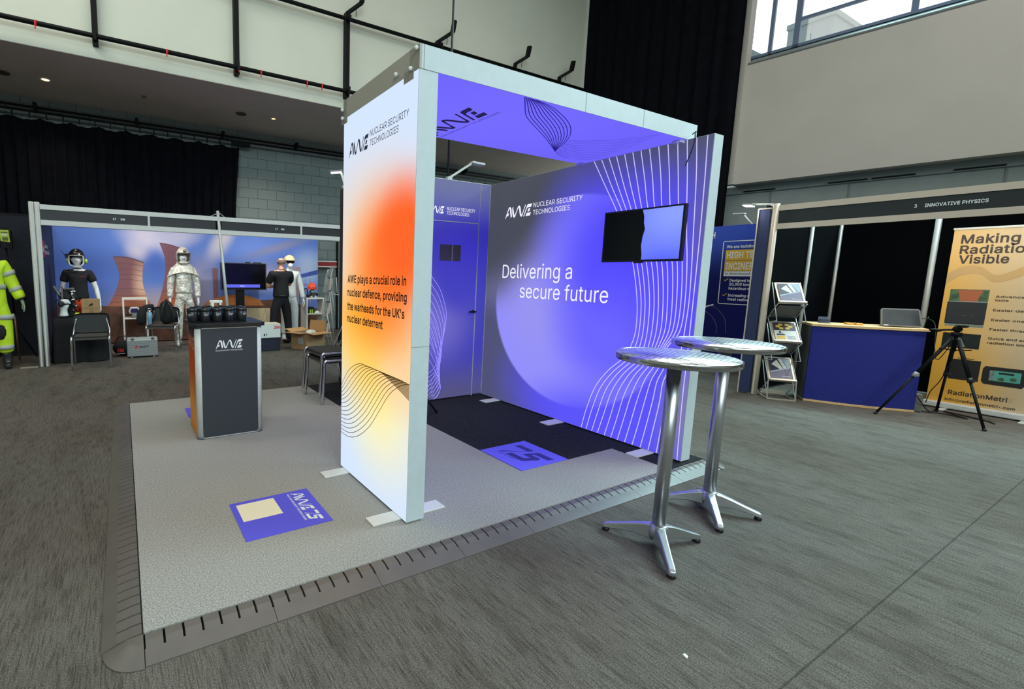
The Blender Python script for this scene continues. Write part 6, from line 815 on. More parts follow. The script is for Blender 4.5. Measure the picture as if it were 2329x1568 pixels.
# ------------------------------------------------------------------ conference chairs
def make_chair(fabric, back=True):
    t = thing('conference_chair', '', 'chair')
    m = MB(); n = 8; V = []
    for j in range(n+1):
        for i in range(n+1):
            u, v = i/n-.5, j/n-.5; x = u*.45; y = v*.43; r = max(0, (abs(u)*2)**6*.5+(abs(v)*2)**6*.5)
            V.append((x*(1-.05*r), y*(1-.05*r), .485+.014*(1-(2*u)**2)*(1-(2*v)**2)-.02*max(0, -v-.3)))
    Fc = [(j*(n+1)+i, j*(n+1)+i+1, (j+1)*(n+1)+i+1, (j+1)*(n+1)+i) for j in range(n) for i in range(n)]
    o2 = len(V); V2 = [(p[0], p[1], .44) for p in V]; Fb = [tuple(k+o2 for k in f[::-1]) for f in Fc]
    ring = [i for i in range(n+1)]+[(j+1)*(n+1)-1 for j in range(1, n+1)]+[n*(n+1)+i for i in range(n-1, -1, -1)]+[j*(n+1) for j in range(n-1, 0, -1)]
    Fs = [(ring[k], ring[k]+o2, ring[(k+1) % len(ring)]+o2, ring[(k+1) % len(ring)]) for k in range(len(ring))]
    m.add(V+V2, Fc+Fb+[f[::-1] for f in Fs], 0, True); m.build('seat', fabric, t)
    for s in (-1, 1):
        MB().tube(catmull([(s*.25, -.235, .0), (s*.245, -.215, .3), (s*.242, -.205, .455), (s*.242, -.15, .475), (s*.242, .1, .475)], 4), .0165, 10).build('front_leg', CHROME, t)
        MB().tube(catmull([(s*.245, .26, .0), (s*.242, .2, .3), (s*.242, .17, .46), (s*.236, .2, .56), (s*.2, .26, .72)], 4), .0125, 10).build('rear_leg', CHROME, t)
    MB().cyl((-.24, -.18, .44), (.24, -.18, .44), .01, n=8).cyl((-.24, .16, .44), (.24, .16, .44), .01, n=8).build('cross_bar', CHROME, t)
    if back:
        m = MB(); V = []; nx, nz = 12, 8
        for side in (0, 1):
            for j in range(nz+1):
                for i in range(nx+1):
                    u = i/nx*2-1; v = j/nz*2-1; hw = .25*(1-.07*max(0, v)**6-.05*max(0, -v)**6); z = .645+v*.15*(1-.14*abs(u)**6)
                    V.append((u*hw, .235+.05*(v)*.5-.03*(1-u*u)*-1*.6+(.035 if side else 0)*(1-.5*abs(u)**8)*(1-.5*abs(v)**8), z))
        k1 = (nx+1)*(nz+1); Fc = []
        for j in range(nz):
            for i in range(nx):
                q = (j*(nx+1)+i, j*(nx+1)+i+1, (j+1)*(nx+1)+i+1, (j+1)*(nx+1)+i); Fc += [q, tuple(x+k1 for x in q[::-1])]
        ring = [i for i in range(nx+1)]+[(j+1)*(nx+1)-1 for j in range(1, nz+1)]+[nz*(nx+1)+i for i in range(nx-1, -1, -1)]+[j*(nx+1) for j in range(nz-1, 0, -1)]
        Fc += [(ring[k], ring[k]+k1, ring[(k+1) % len(ring)]+k1, ring[(k+1) % len(ring)])[::-1] for k in range(len(ring))]
        m.add(V, Fc, 0, True); m.build('backrest', mat('black_chair_back', S(13, 14, 19), .6), t)
    return t
SEATF = mat('charcoal_seat_fabric', S(66, 63, 60), .95, noise_amt=.15, noise_scale=60)
ch = make_chair(SEATF); place(ch, (-.465, 6.2, .001), .0); ch['label'] = 'black conference chair with chrome legs in front of the cloth-covered table'
dup(ch, (.62, 7.33, .001), -.28, 'black conference chair holding a backpack, beside the silver case')
st = dup(ch, (2.09, 2.92, HP+.001), -PI/2+.02, 'lower of the two stacked black chairs half hidden behind the pillar')
dup(ch, (2.075, 2.96, HP+.076), -PI/2+.02, 'upper of the two stacked black chairs half hidden behind the pillar')

# ------------------------------------------------------------------ figures
def joints(H=1.75, **kw):
    k = H/1.75
    J = dict(pelvis=(0, 0, .95), waist=(0, 0, 1.1), chest=(0, 0, 1.28), upper=(0, .01, 1.40), neck=(0, .015, 1.5), throat=(0, .0, 1.545), jaw=(0, -.015, 1.585), face=(0, -.012, 1.655), crown=(0, .0, 1.725),
             shL=(.175, .01, 1.42), shR=(-.175, .01, 1.42), elL=(.235, .03, 1.14), elR=(-.235, .03, 1.14), wrL=(.265, -.03, .90), wrR=(-.265, -.03, .90), haL=(.275, -.05, .815), haR=(-.275, -.05, .815),
             hipL=(.095, 0, .9), hipR=(-.095, 0, .9), knL=(.11, -.015, .5), knR=(-.11, -.015, .5), anL=(.12, .02, .09), anR=(-.12, .02, .09), toL=(.14, -.14, .035), toR=(-.14, -.14, .035))
    J.update(kw); return {a: Vector(b)*k for a, b in J.items()}
def hand(sk, wrist, J, s, curl=.5):
    w, h = J['wr'+s], J['ha'+s]; d = (h-w).normalized(); side = d.cross(Vector((0, 1, 0))); side = side.normalized() if side.length > .1 else X_
    fw = d.cross(side).normalized()                      # fingers spread along fw (front to back)
    sg = 1 if s == 'L' else -1; inn = -side if (side.x*sg > 0) else side
    p = w+d*.045; pa = sk.chain(wrist, [(*p, .023)])
    for i, (off, ln) in enumerate(((-.033, .075), (-.011, .085), (.011, .08), (.032, .062))):
        b = p+d*.045+fw*off; c = b+d*ln*.55+inn*curl*.018; e = c+d*ln*.35+inn*curl*.035
        sk.chain(pa, [(*b, .0095), (*c, .0085), (*e, .007)])
    b = p+fw*-.034+d*.005+inn*.012; c = b+d*.035-fw*.014+inn*.012; e = c+d*.026
    sk.chain(pa, [(*b, .011), (*c, .0095), (*e, .0075)])
def body(t, J, m, name='body', r=1.0, face=True):
    sk = SK()
    a = sk.chain(None, [(*J['pelvis'], .112*r), (*J['waist'], .108*r), (*J['chest'], .122*r), (*J['upper'], .112*r)])
    n = sk.chain(a, [(*J['neck'], .058*r), (*J['throat'], .052*r)])
    f = sk.chain(n, [(*J['jaw'], .062*r), (*J['face'], .083*r)]); c = sk.chain(f, [(*J['crown'], .068*r)])
    if face:
        fw = (J['face']-(J['neck']+Vector((0, 0, .15)))); fy = -1 if J['face'].y <= J['neck'].y else 1
        q = J['face']+Vector((0, fy*.085, -.01)); sk.chain(f, [(*q, .016), (q.x, q.y+fy*.012, q.z-.02, .012)])
        for s in (-1, 1): sk.chain(f, [(J['face'].x+s*.083, J['face'].y+.008, J['face'].z-.005, .016), (J['face'].x+s*.09, J['face'].y+.015, J['face'].z+.005, .018)])
    for s in 'LR':
        e = sk.chain(a, [(*J['sh'+s], .068*r), (*(J['sh'+s].lerp(J['el'+s], .5)), .052*r), (*J['el'+s], .043*r), (*(J['el'+s].lerp(J['wr'+s], .4)), .042*r), (*J['wr'+s], .028*r)])
        hand(sk, e, J, s)
        l = sk.chain(0, [(*J['hip'+s], .085*r), (*(J['hip'+s].lerp(J['kn'+s], .5)), .072*r), (*J['kn'+s], .06*r), (*(J['kn'+s].lerp(J['an'+s], .35)), .058*r), (*J['an'+s], .04*r), (*J['to'+s], .035*r)])
    return sk.make(name, m, t)
def top_garment(t, J, m, name='shirt', sleeve=.5, r=1.0, hem=0, cuff=.05, label=None):
    sk = SK(); hz = J['pelvis']+Vector((0, 0, hem))
    a = sk.chain(None, [(*(hz-Vector((0, 0, .05))), .166*r), (*(hz+Vector((0, 0, .04))), .16*r), (*J['waist'], .15*r), (*J['chest'], .15*r), (*J['upper'], .132*r)])
    sk.chain(a, [(*J['upper'].lerp(J['neck'], .55), .1), (*J['neck'].lerp(J['throat'], .1), .07)])
    for s in 'LR':
        P = [(*J['sh'+s], .083*r), (*(J['sh'+s].lerp(J['el'+s], min(1, sleeve*1.0 if sleeve < 1 else .5))), .071*r)]
        if sleeve >= 1: P += [(*J['el'+s], .063*r), (*(J['el'+s].lerp(J['wr'+s], .5)), .057*r), (*(J['el'+s].lerp(J['wr'+s], .95)), cuff*r)]
        sk.chain(a, P)
    return sk.make(name, m, t, 2, label)
def trousers(t, J, m, name='trousers', r=1.0, end=.93, label=None):
    sk = SK(); a = sk.chain(None, [(*(J['pelvis']+Vector((0, 0, .11))), .143*r), (*(J['pelvis']+Vector((0, 0, .03))), .155*r), (*(J['pelvis']-Vector((0, 0, .05))), .16*r)])
    for s in 'LR': sk.chain(a, [(*(J['hip'+s]-Vector((0, 0, .04))), .118*r), (*(J['hip'+s].lerp(J['kn'+s], .5)), .1*r), (*J['kn'+s], .08*r), (*(J['kn'+s].lerp(J['an'+s], .5)), .074*r), (*(J['kn'+s].lerp(J['an'+s], end)), .068*r)])
    return sk.make(name, m, t, 2, label)
def shoes(t, J, m, name='shoe', r=1.0, shaft=.05):
    for s in 'LR':
        an, to = J['an'+s], J['to'+s]; d = Vector((to.x-an.x, to.y-an.y, 0)).normalized()
        sk = SK(); sk.chain(None, [(*(an+Vector((0, 0, shaft))), .05*r), (*(an-Vector((0, 0, .035))), .052*r), (*(an+d*.1-Vector((0, 0, .045))), .045*r), (*(an+d*.19-Vector((0, 0, .052))), .036*r)]); sk.make(name, m, t)
def dome(mb, c, rx, ry, rz, z0=-.2, n=20, rings=7, mi=0, tilt=0):
    M = Matrix.Rotation(tilt, 3, 'X'); c = Vector(c); V = []
    for i in range(rings+1):
        ph = math.asin(z0)+(PI/2-math.asin(z0))*i/rings
        for k in range(n): a = 2*PI*k/n; V.append(c+M @ Vector((rx*math.cos(ph)*math.cos(a), ry*math.cos(ph)*math.sin(a), rz*math.sin(ph))))
    Fc = [(i*n+k, i*n+(k+1) % n, (i+1)*n+(k+1) % n, (i+1)*n+k) for i in range(rings) for k in range(n)]
    return mb.add(V, Fc+[tuple(range(n))[::-1]], mi, True)
SKINC = mat('skin_tone', S(214, 160, 134), .55)

# ------------------------------------------------------------------ left exhibition stand: shell frame, printed walls
t = thing('shell_stand', 'left exhibition stand frame with white posts and black name boards', 'exhibition stand', (1.4, 6.45, 0))
NAVYP = mat('dark_name_board', S(34, 36, 40), .5)
for x in (-1.135, -1.065):
    m = MB(); m.cyl((x, 6.43, .004), (x, 6.43, 2.43), .034, n=8).box(x-.012, x+.012, 6.385, 6.395, .01, 2.42); m.build('post', ALU_W, t)
MB().cyl((1.672, 6.42, .004), (1.478, 6.42, 2.5), .026, n=8).build('post', ALU, t)
MB().box(3.9, 3.96, 6.41, 6.47, .004, 2.42).build('post', ALU, t)
for a, b in ((-1.03, .392), (.42, 1.44), (1.54, 2.96), (2.99, 3.9)):
    p_ = MB().box(a, b, 6.42, 6.435, 2.18, 2.33).build('name_board', NAVYP, t)
m = MB().box(-1.03, 3.9, 6.405, 6.445, 2.33, 2.4); m.build('top_rail', ALU_W, t)
m = MB().box(-1.03, 3.9, 6.405, 6.445, 2.105, 2.18); m.build('bottom_rail', ALU_W, t)
for x in (.406, 2.975): MB().box(x-.016, x+.016, 6.404, 6.446, 2.18, 2.33).build('divider', ALU_W, t)
for x in (1.36, 1.6): MB().tube([(x, 6.43, 2.4), (1.5, 6.43, 2.47)], .006, 6).build('brace_wire', ALU, t)
m = MB()
for x in (-.10, 2.485): m.text('17', (x, 6.417, 2.242), X_, Z_, .032, .045, .012); m.text('3M', (x+.105, 6.417, 2.242), X_, Z_, .032, .06, .012)
m.build('lettering', WHITE_INK, t)
GY = 8.6
def pbl(x, z, rx, rz, rot, soft, col): return ((x-1.4, 0, z), (rx, 1e4, rz), (0, rot, 0), soft, col)
sky = print_mat('poster_sky', S(98, 128, 204), [pbl(-.7, 1.5, 1.0, 1.0, 0, 1.0, S(84, 112, 196)), pbl(.55, 2.12, .85, .5, .3, .9, S(212, 202, 222)), pbl(.28, 1.85, .35, .3, .6, 1.0, S(206, 196, 218)), pbl(1.05, 2.2, .75, .35, -.2, .9, S(196, 190, 220)), pbl(.62, 1.62, .3, .5, 0, .9, S(88, 118, 206)),
    pbl(1.5, 1.2, .55, .9, 0, 1.0, S(168, 162, 196)), pbl(1.95, 2.15, .3, .75, .55, .9, S(206, 196, 206)), pbl(2.6, 1.9, .9, .5, 0, 1.0, S(112, 140, 214)), pbl(3.2, 2.05, 1.3, .16, -.3, 1.0, S(136, 136, 172)), pbl(2.9, 1.35, .8, .5, 0, 1.0, S(176, 176, 208)), pbl(3.95, 1.6, .7, .6, -.3, 1.0, S(184, 204, 240)), pbl(.8, .8, 1.5, .5, 0, .9, S(178, 166, 184))], emit=0)
tow = print_mat('poster_tower', S(140, 98, 106), [pbl(.36, 1.15, .26, .8, 0, .9, S(222, 178, 152)), pbl(.95, 1.95, .5, .7, 0, 1.0, S(126, 88, 102)), pbl(.1, .7, .9, .4, 0, 1.0, S(196, 122, 90)), pbl(.95, .7, .6, .5, 0, 1.0, S(206, 110, 62))], emit=0)
rim = mat('poster_tower_rim', S(104, 66, 76), .7); grd = mat('poster_ground', S(96, 62, 48), .7, noise_amt=.5, noise_scale=5); domem = mat('poster_dome', S(196, 118, 60), .7, noise_amt=.2, noise_scale=6)
bld = mat('poster_pale_building', S(172, 150, 158), .7); blu = mat('poster_blue_flag', S(62, 88, 176), .7); col_ = mat('poster_columns', S(196, 176, 140), .7, noise_amt=.35, noise_scale=14, stretch=(6, 1, .4))
m = MB(); o = (0, GY-.0, 0)
m.box(-1.13, 4.19, GY, GY+.03, .02, 2.27, 0)
def pf(p, k, mi): m.flat(p, (0, GY-.0015*k, 0), X_, Z_, mi)
def tower(lx_, rx_, ztl, ztr, zb_, wl, wr, bl, br, k):
    L_ = [(p.x, p.z) for p in catmull([(bl, 0, zb_), (bl+(wl-bl)*.55, 0, zb_+(ztl-zb_)*.25), (wl-.01, 0, zb_+(ztl-zb_)*.55), (wl, 0, zb_+(ztl-zb_)*.78), (lx_, 0, ztl)], 5)]
    R_2 = [(p.x, p.z) for p in catmull([(rx_, 0, ztr), (wr, 0, ztr-(ztr-zb_)*.22), (wr+.01, 0, ztr-(ztr-zb_)*.48), (wr+(br-wr)*.5, 0, zb_+(ztr-zb_)*.22), (br, 0, zb_)], 5)]
    n = 9; T_ = [(lx_+(rx_-lx_)*i/n, ztl+(ztr-ztl)*i/n+.045*math.sin(PI*i/n)) for i in range(1, n)]
    pf([*[(x, z) for x, z in R_2[::-1]], *T_[::-1], *L_[::-1]], k, 1)
    for q in range(1, 9):
        f = q/9; i_ = int(f*(len(L_)-1)); j_ = int((1-f)*(len(R_2)-1)); a_, b_ = Vector((L_[i_][0], GY-.0015*(k+.4), L_[i_][1])), Vector((R_2[j_][0], GY-.0015*(k+.4), R_2[j_][1]))
        m.ribbon([a_.lerp(b_, e/8)+Z_*.03*f*math.sin(PI*e/8) for e in range(9)], Y_, .007, 2)
    E_ = [Vector((x, GY-.0015*(k+1), z)) for x, z in [(lx_, ztl)]+T_+[(rx_, ztr)]]; m.ribbon(E_, Y_, .018, 2)
tower(.70, 1.30, 2.04, 1.84, .62, .79, 1.22, .56, 1.46, 1)
tower(-.154, .392, 1.73, 1.63, .62, -.07, .36, -.38, .58, 3)
pf([(-1.13, .02), (4.19, .02), (4.19, .62), (3.2, .86), (2.3, .82), (.9, .66), (.3, .74), (-.3, .76), (-1.13, .8)], 6, 3)
pf([(1.5, .72), (1.62, .84), (1.9, .94), (2.2, .98), (2.5, .95), (2.75, .86), (2.86, .72)], 8, 4); pf([(1.46, .3), (3.0, .3), (3.0, .66), (1.46, .68)], 8, 7)
pf([(1.74, .9), (1.84, .9), (1.85, 1.55), (1.74, 1.55)], 5, 1)
pf([(3.35, .75), (3.7, .75), (3.74, 1.62), (3.33, 1.57)], 7, 5); pf([(3.72, 1.36), (4.18, 1.46), (4.18, 1.56), (3.72, 1.44)], 9, 6)
for x in (3.76, 3.86, 3.98): m.rect(x, x+.02, .7, 1.36, (0, GY-.012, 0), X_, Z_, 5)
for z in (.9, 1.05, 1.2): m.rect(3.74, 4.05, z, z+.02, (0, GY-.012, 0), X_, Z_, 5)
m.build('printed_back_wall', [sky, tow, rim, grd, domem, bld, blu, col_], t, world=True)
MB().box(-1.16, -1.13, 6.47, 8.62, .02, 2.28).build('navy_side_wall', mat('navy_print', S(38, 42, 66), .6, noise_amt=.1, noise_scale=3), t)
m = MB(); m.box(-1.1295, -1.128, 7.1, 7.42, 1.66, 1.93).build('red_square', RED_INK, t)
m = MB(); m.text('3M', (-1.127, 7.13, 1.74), Y_, Z_, .1, .26, .02); m.text('Science.', (-1.127, 7.46, 1.82), Y_, Z_, .06, .34); m.text('Applied to Life.', (-1.127, 7.46, 1.72), Y_, Z_, .06, .5); m.build('side_lettering', WHITE_INK, t)
t = thing('fabric_screen', 'dark navy fabric partition left of the white stand posts', 'screen', (-2.4, 7.6, 0))
MB().box(-3.6, -1.18, 7.6, 7.64, .02, 2.33).build('panel', mat('dark_navy_fabric', S(24, 26, 38), .9, noise_amt=.12, noise_scale=50), t)
MB().box(-3.6, -1.18, 7.595, 7.645, 2.33, 2.36).build('top_trim', BLACKM, t)
cv = MB().box(-1.4, -1.18, 6.38, 6.46, .001, .012).build('cable_cover', mat('pale_cable_cover', S(150, 142, 130), .7)); tag(cv, 'flat pale cable cover on the carpet at the foot of the white posts', 'cable cover')

# monitor on tripod beside it
t = thing('tripod_monitor', 'yellow green area monitor on a thin black tripod at far left', 'monitor', (-1.5, 7.2, 0))
MB().prism([(-1.655, 1.885), (-1.535, 1.87), (-1.55, 2.06), (-1.668, 2.06)], (0, 7.17, 0), X_, Z_, Y_*.07).build('case', mat('yellow_green_case', S(178, 200, 56), .5), t, .006)
MB().box(-1.64, -1.565, 7.165, 7.17, 1.97, 2.0).build('display', mat('pale_display', S(205, 212, 190), .4), t)
MB().box(-1.645, -1.56, 7.164, 7.17, 2.015, 2.03).box(-1.63, -1.56, 7.164, 7.17, 1.9, 1.95).build('print', mat('dark_green_ink', S(90, 100, 40), .6), t)
MB().box(-1.64, -1.57, 7.18, 7.22, 2.06, 2.1).box(-1.685, -1.672, 7.17, 7.25, 1.8, 2.05).box(-1.53, -1.518, 7.17, 7.25, 1.8, 2.05).box(-1.685, -1.518, 7.17, 7.25, 1.785, 1.8).build('cradle', BLACKM, t)
MB().tube([(-1.6, 7.21, 1.79), (-1.56, 7.22, .72)], .014, 8).build('pole', BLACKM, t)
MB().tube([(-1.56, 7.22, .72), (-1.525, 7.14, .012)], .016, 8).build('leg', mat('copper_brown_leg', S(130, 100, 84), .45, .5), t)
MB().tube([(-1.56, 7.22, .55), (-1.33, 7.42, .012)], .012, 8).build('leg', BLACKM, t); MB().tube([(-1.56, 7.22, .55), (-1.85, 7.45, .012)], .012, 8).build('leg', BLACKM, t)

# ---- hi-vis mannequin at the left frame edge
t = thing('hi_vis_mannequin', 'mannequin in yellow hi-vis jacket and trousers cut by the left frame edge', 'mannequin', (-1.72, 6.5, 0), .25)
J = joints(1.86, elL=(.27, .02, 1.16), wrL=(.36, -.03, .93), haL=(.375, -.06, .85), elR=(-.27, .02, 1.16), wrR=(-.36, -.03, .93), haR=(-.375, -.06, .85), anL=(.15, .02, .09), knL=(.13, -.02, .5))
GLOVE = mat('pale_grey_green_hand', S(158, 176, 150), .6)
body(t, J, GLOVE); top_garment(t, J, HIVIS, 'jacket', 1, 1.42, -.1, .062); trousers(t, J, HIVIS, 'trousers', 1.5, .72)
BOOT = mat('dark_boot_leather', S(42, 38, 38), .6)
shoes(t, J, BOOT, 'boot', 1.25, .2)
for s in 'LR':
    for f in (.42, .97):
        a, b = (J['sh'+s], J['el'+s]) if f < .5 else (J['el'+s].lerp(J['wr'+s], -.2), J['wr'+s])
        q = a.lerp(b, f if f < .5 else .42); d = (b-a).normalized(); MB().cyl(q-d*.03, q+d*.03, .104 if f < .5 else .084, n=16).build('reflective_band', REFLECT, t, world=False)
    q = J['el'+s].lerp(J['wr'+s], .88); d = (J['wr'+s]-J['el'+s]).normalized(); MB().cyl(q-d*.012, q+d*.012, .078, n=16).build('cuff_strap', BLACKP, t, world=False)
    q = J['kn'+s]; MB().cyl(q+Z_*.2, q+Z_*.27, .138, .14, n=16).build('reflective_band', REFLECT, t, world=False)
    MB().cyl(q+Z_*-.24, q+Z_*-.18, .109, n=16).build('reflective_band', REFLECT, t, world=False)
    MB().ball(q+Vector((-.03 if s == 'L' else .03, -.03, .04)), (.078, .105, .17), 16).build('knee_panel', mat('black_knee_panel', S(24, 26, 26), .8), t, world=False)
MB().cyl((0, 0, 1.17), (0, 0, 1.24), .208, n=20).build('reflective_band', REFLECT, t, world=False)
m = MB(); dome(m, J['face']+Vector((0, .0, .02)), .125, .14, .13, -.1); m.lathe([(.13, 0), (.15, -.01), (.13, -.015)], J['face']+Vector((0, -.02, .01)), 20); m.build('helmet', WHITEP, t, world=False)

# ---- cloth table with kit
t = thing('draped_table', 'trestle table under a black cloth on the left exhibition stand', 'table', (-.7, 6.85, 0))
def drape(x0, x1, y0, y1, z, seed, bot=.015):
    m = MB(); P = []; n = 14
    def ring(zf):
        out = []; per = [(x0, y0, x1, y0, 0, -1), (x1, y0, x1, y1, 1, 0), (x1, y1, x0, y1, 0, 1), (x0, y1, x0, y0, -1, 0)]
        for a, b, c, d, nx, ny in per:
            for i in range(n):
                f = i/n; am = .035*(1-zf)*math.sin(f*PI*5+seed*1.7+a)+.03*(1-zf); out.append((a+(c-a)*f+nx*am, b+(d-b)*f+ny*am, bot+(z-bot)*zf))
        return out
    R = [ring(k/6) for k in range(7)]; V = [p for r in R for p in r]; q = len(R[0])
    Fc = [(j*q+i, j*q+(i+1) % q, (j+1)*q+(i+1) % q, (j+1)*q+i) for j in range(6) for i in range(q)]
    m.add(V, Fc, 0, True); m.add(R[6], [tuple(range(q))]); return m
TZ = .70
drape(-1.0, -.28, 6.62, 7.14, TZ, 2).build('table_cloth', BLACKCLOTH, t)
MB().box(-.98, -.3, 6.64, 7.12, TZ-.03, TZ-.004).build('table_top', GREYP, t)
for x, y in ((-.93, 6.7), (-.35, 6.7), (-.93, 7.06), (-.35, 7.06)): MB().cyl((x, y, .004), (x, y, TZ-.03), .014, n=8).build('leg', GREYP, t)
t = thing('mannequin_head', 'white mannequin head wearing a black headset on the draped table', 'mannequin head', (-.85, 6.74, TZ+.001))
sk = SK(); a = sk.chain(None, [(0, 0, .02, .085), (0, 0, .07, .06), (.0, 0, .13, .055), (.01, 0, .19, .075), (.0, 0, .255, .088), (-.01, 0, .31, .07)])
sk.chain(3, [(.06, 0, .165, .03)]); sk.chain(4, [(.075, 0, .25, .03), (.1, 0, .225, .014)]); sk.chain(3, [(.075, 0, .205, .02)]); sk.make('head', MANN_W, t)
t2 = thing('headset', 'black ear defenders with boom worn on the white mannequin head', 'headset', (-.85, 6.74, TZ+.23))
for s in (-1, 1): MB().lathe([(.02, -.02), (.042, -.015), (.045, .01), (.03, .02)], (-.87, 6.74+s*.098, TZ+.235), 16, M=Matrix.Rotation(s*PI/2, 3, 'X')).build('ear_cup', BLACKP, t2)
MB().tube(catmull([(-.87, 6.64, TZ+.24), (-.89, 6.66, TZ+.33), (-.9, 6.74, TZ+.36), (-.89, 6.82, TZ+.33), (-.87, 6.84, TZ+.24)], 5), .009, 8).tube(catmull([(-.9, 6.66, TZ+.3), (-.95, 6.7, TZ+.27), (-.95, 6.8, TZ+.27), (-.9, 6.82, TZ+.3)], 4), .007, 6).build('headband', BLACKP, t2)
t = thing('breathing_set', 'black breathing apparatus with steel fittings behind the mannequin head', 'breathing apparatus', (0, 0, 0))
MB().prism([(-.92, .0), (-.72, .0), (-.70, .3), (-.73, .46), (-.88, .46), (-.93, .3)], (0, 6.96, TZ+.001), X_, Z_, Y_*.07).build('back_plate', BLACKP, t, .01)
MB().tube([(-.99, 6.93, TZ+.5), (-.84, 6.93, TZ+.22)], .024, 10).build('cylinder', mat('grey_cylinder', S(120, 124, 128), .4, .5), t)
MB().tube(catmull([(-.8, 6.92, TZ+.46), (-.7, 6.9, TZ+.35), (-.74, 6.9, TZ+.2), (-.66, 6.92, TZ+.06)], 5), .014, 8).tube(catmull([(-.9, 6.92, TZ+.4), (-.8, 6.9, TZ+.3), (-.72, 6.9, TZ+.36), (-.64, 6.92, TZ+.25)], 5), .012, 8).build('hose', BLACKP, t)
MB().ball((-.74, 6.9, TZ+.37), .03, 10).box(-.84, -.7, 6.89, 6.93, TZ+.45, TZ+.475).cyl((-.8, 6.9, TZ+.41), (-.68, 6.9, TZ+.42), .016).cyl((-.78, 6.9, TZ+.27), (-.7, 6.9, TZ+.29), .022).ball((-.69, 6.9, TZ+.18), .028, 10).build('steel_fitting', CHROME, t)
MB().box(-.74, -.715, 6.9, 6.93, TZ+.1, TZ+.48).box(-.89, -.86, 6.9, 6.95, TZ+.1, TZ+.5).build('strap', mat('mauve_strap', S(120, 104, 112), .8), t)
b = MB().ball((-.665, 6.71, TZ+.046), .045, 16).build('yellow_ball', mat('fluorescent_yellow', S(214, 236, 60), .6)); tag(b, 'small fluorescent yellow ball on the black table cloth', 'ball')
t = thing('cardboard_box', 'closed brown cardboard box standing on the draped table', 'box', (-.48, 6.8, TZ))
MB().box(-.605, -.355, 6.70, 6.9, TZ+.001, TZ+.3).build('carton', CARDB, t, .003)
MB().box(-.606, -.354, 6.698, 6.7, TZ+.155, TZ+.165).box(-.5, -.45, 6.698, 6.7, TZ+.001, TZ+.15).build('tape', mat('brown_tape', S(140, 110, 72), .5), t)
MB().prism([(0, 0), (.05, .02), (.06, .045), (.03, .05), (0, .025)], (-.5, 6.697, TZ+.185), X_, Z_, Y_*-.004).build('printed_mark', BLACK_INK, t)
# ---- polo mannequin
t = thing('polo_mannequin', 'white mannequin in black polo, orange trousers and visored helmet behind the table', 'mannequin', (-.69, 7.55, 0), -.05)
J = joints(1.74, elL=(.27, .0, 1.14), wrL=(.315, -.06, .90), haL=(.33, -.09, .815), elR=(-.24, .0, 1.14), wrR=(-.24, -.16, .98), haR=(-.22, -.24, .95))
body(t, J, MANN_W); top_garment(t, J, mat('black_polo_cloth', S(22, 23, 27), .9), 'polo_shirt', .62, 1.04, .03); trousers(t, J, ORANGE, 'trousers', 1.05); shoes(t, J, BOOT)
m = MB(); m.text('3M', (.04, -.168, 1.345), X_, Z_, .012, .09); m.build('chest_badge', RED_INK, t, world=False)
def hood_shell(fc, rx, ry, rz, zc, lo, z0, z1, sh):
    m = MB(); n = 24; V = []; Fc = []; R_ = 14
    for i in range(R_):
        ph = lo+(PI/2-lo)*i/(R_-1)
        for k in range(n): a = 2*PI*k/n; V.append(fc+Vector((rx*max(.1, math.cos(ph*.98))*math.cos(a), ry*max(.1, math.cos(ph*.98))*math.sin(a)+.01, rz*math.sin(ph)+zc)))
    for i in range(R_-1):
        for k in range(n):
            a = 2*PI*(k+.5)/n; z = (V[i*n+k].z+V[(i+1)*n+k].z)/2-fc.z
            if math.sin(a) < -sh and z0 < z < z1: continue
            Fc.append((i*n+k, i*n+(k+1) % n, (i+1)*n+(k+1) % n, (i+1)*n+k))
    return m.add(V, Fc, 0, True)
fc = J['face']; hood_shell(fc, .128, .145, .16, .02, -.75, -.2, .055, .5).build('helmet', mat('black_helmet', S(24, 22, 22), .25), t, world=False)
m = MB(); m.tube(catmull([fc+Vector(p) for p in ((-.1, -.07, .05), (-.108, -.085, -.05), (-.075, -.115, -.115), (0, -.13, -.13), (.075, -.115, -.115), (.108, -.085, -.05), (.1, -.07, .05))], 4), .014, 8).tube(catmull([fc+Vector(p) for p in ((-.105, -.085, .055), (-.05, -.13, .06), (.05, -.13, .06), (.105, -.085, .055))], 4), .006, 6); m.build('visor_frame', mat('light_grey_visor_frame', S(176, 180, 178), .4), t, world=False)
m = MB()
for s in (-1, 1): m.lathe([(.02, -.02), (.04, -.015), (.042, .015), (.025, .025)], fc+Vector((s*.13, .02, -.03)), 14, M=Matrix.Rotation(s*PI/2, 3, 'Y'))
m.build('ear_defender', mat('lime_ear_cup', S(160, 200, 70), .5), t, world=False)
MB().tube([fc+Vector((-.14, .03, .0)), fc+Vector((-.23, .03, .15))], .005, 6).box(fc.x-.17, fc.x-.12, fc.y, fc.y+.05, fc.z+.02, fc.z+.09).build('radio_aerial', BLACKP, t, world=False)
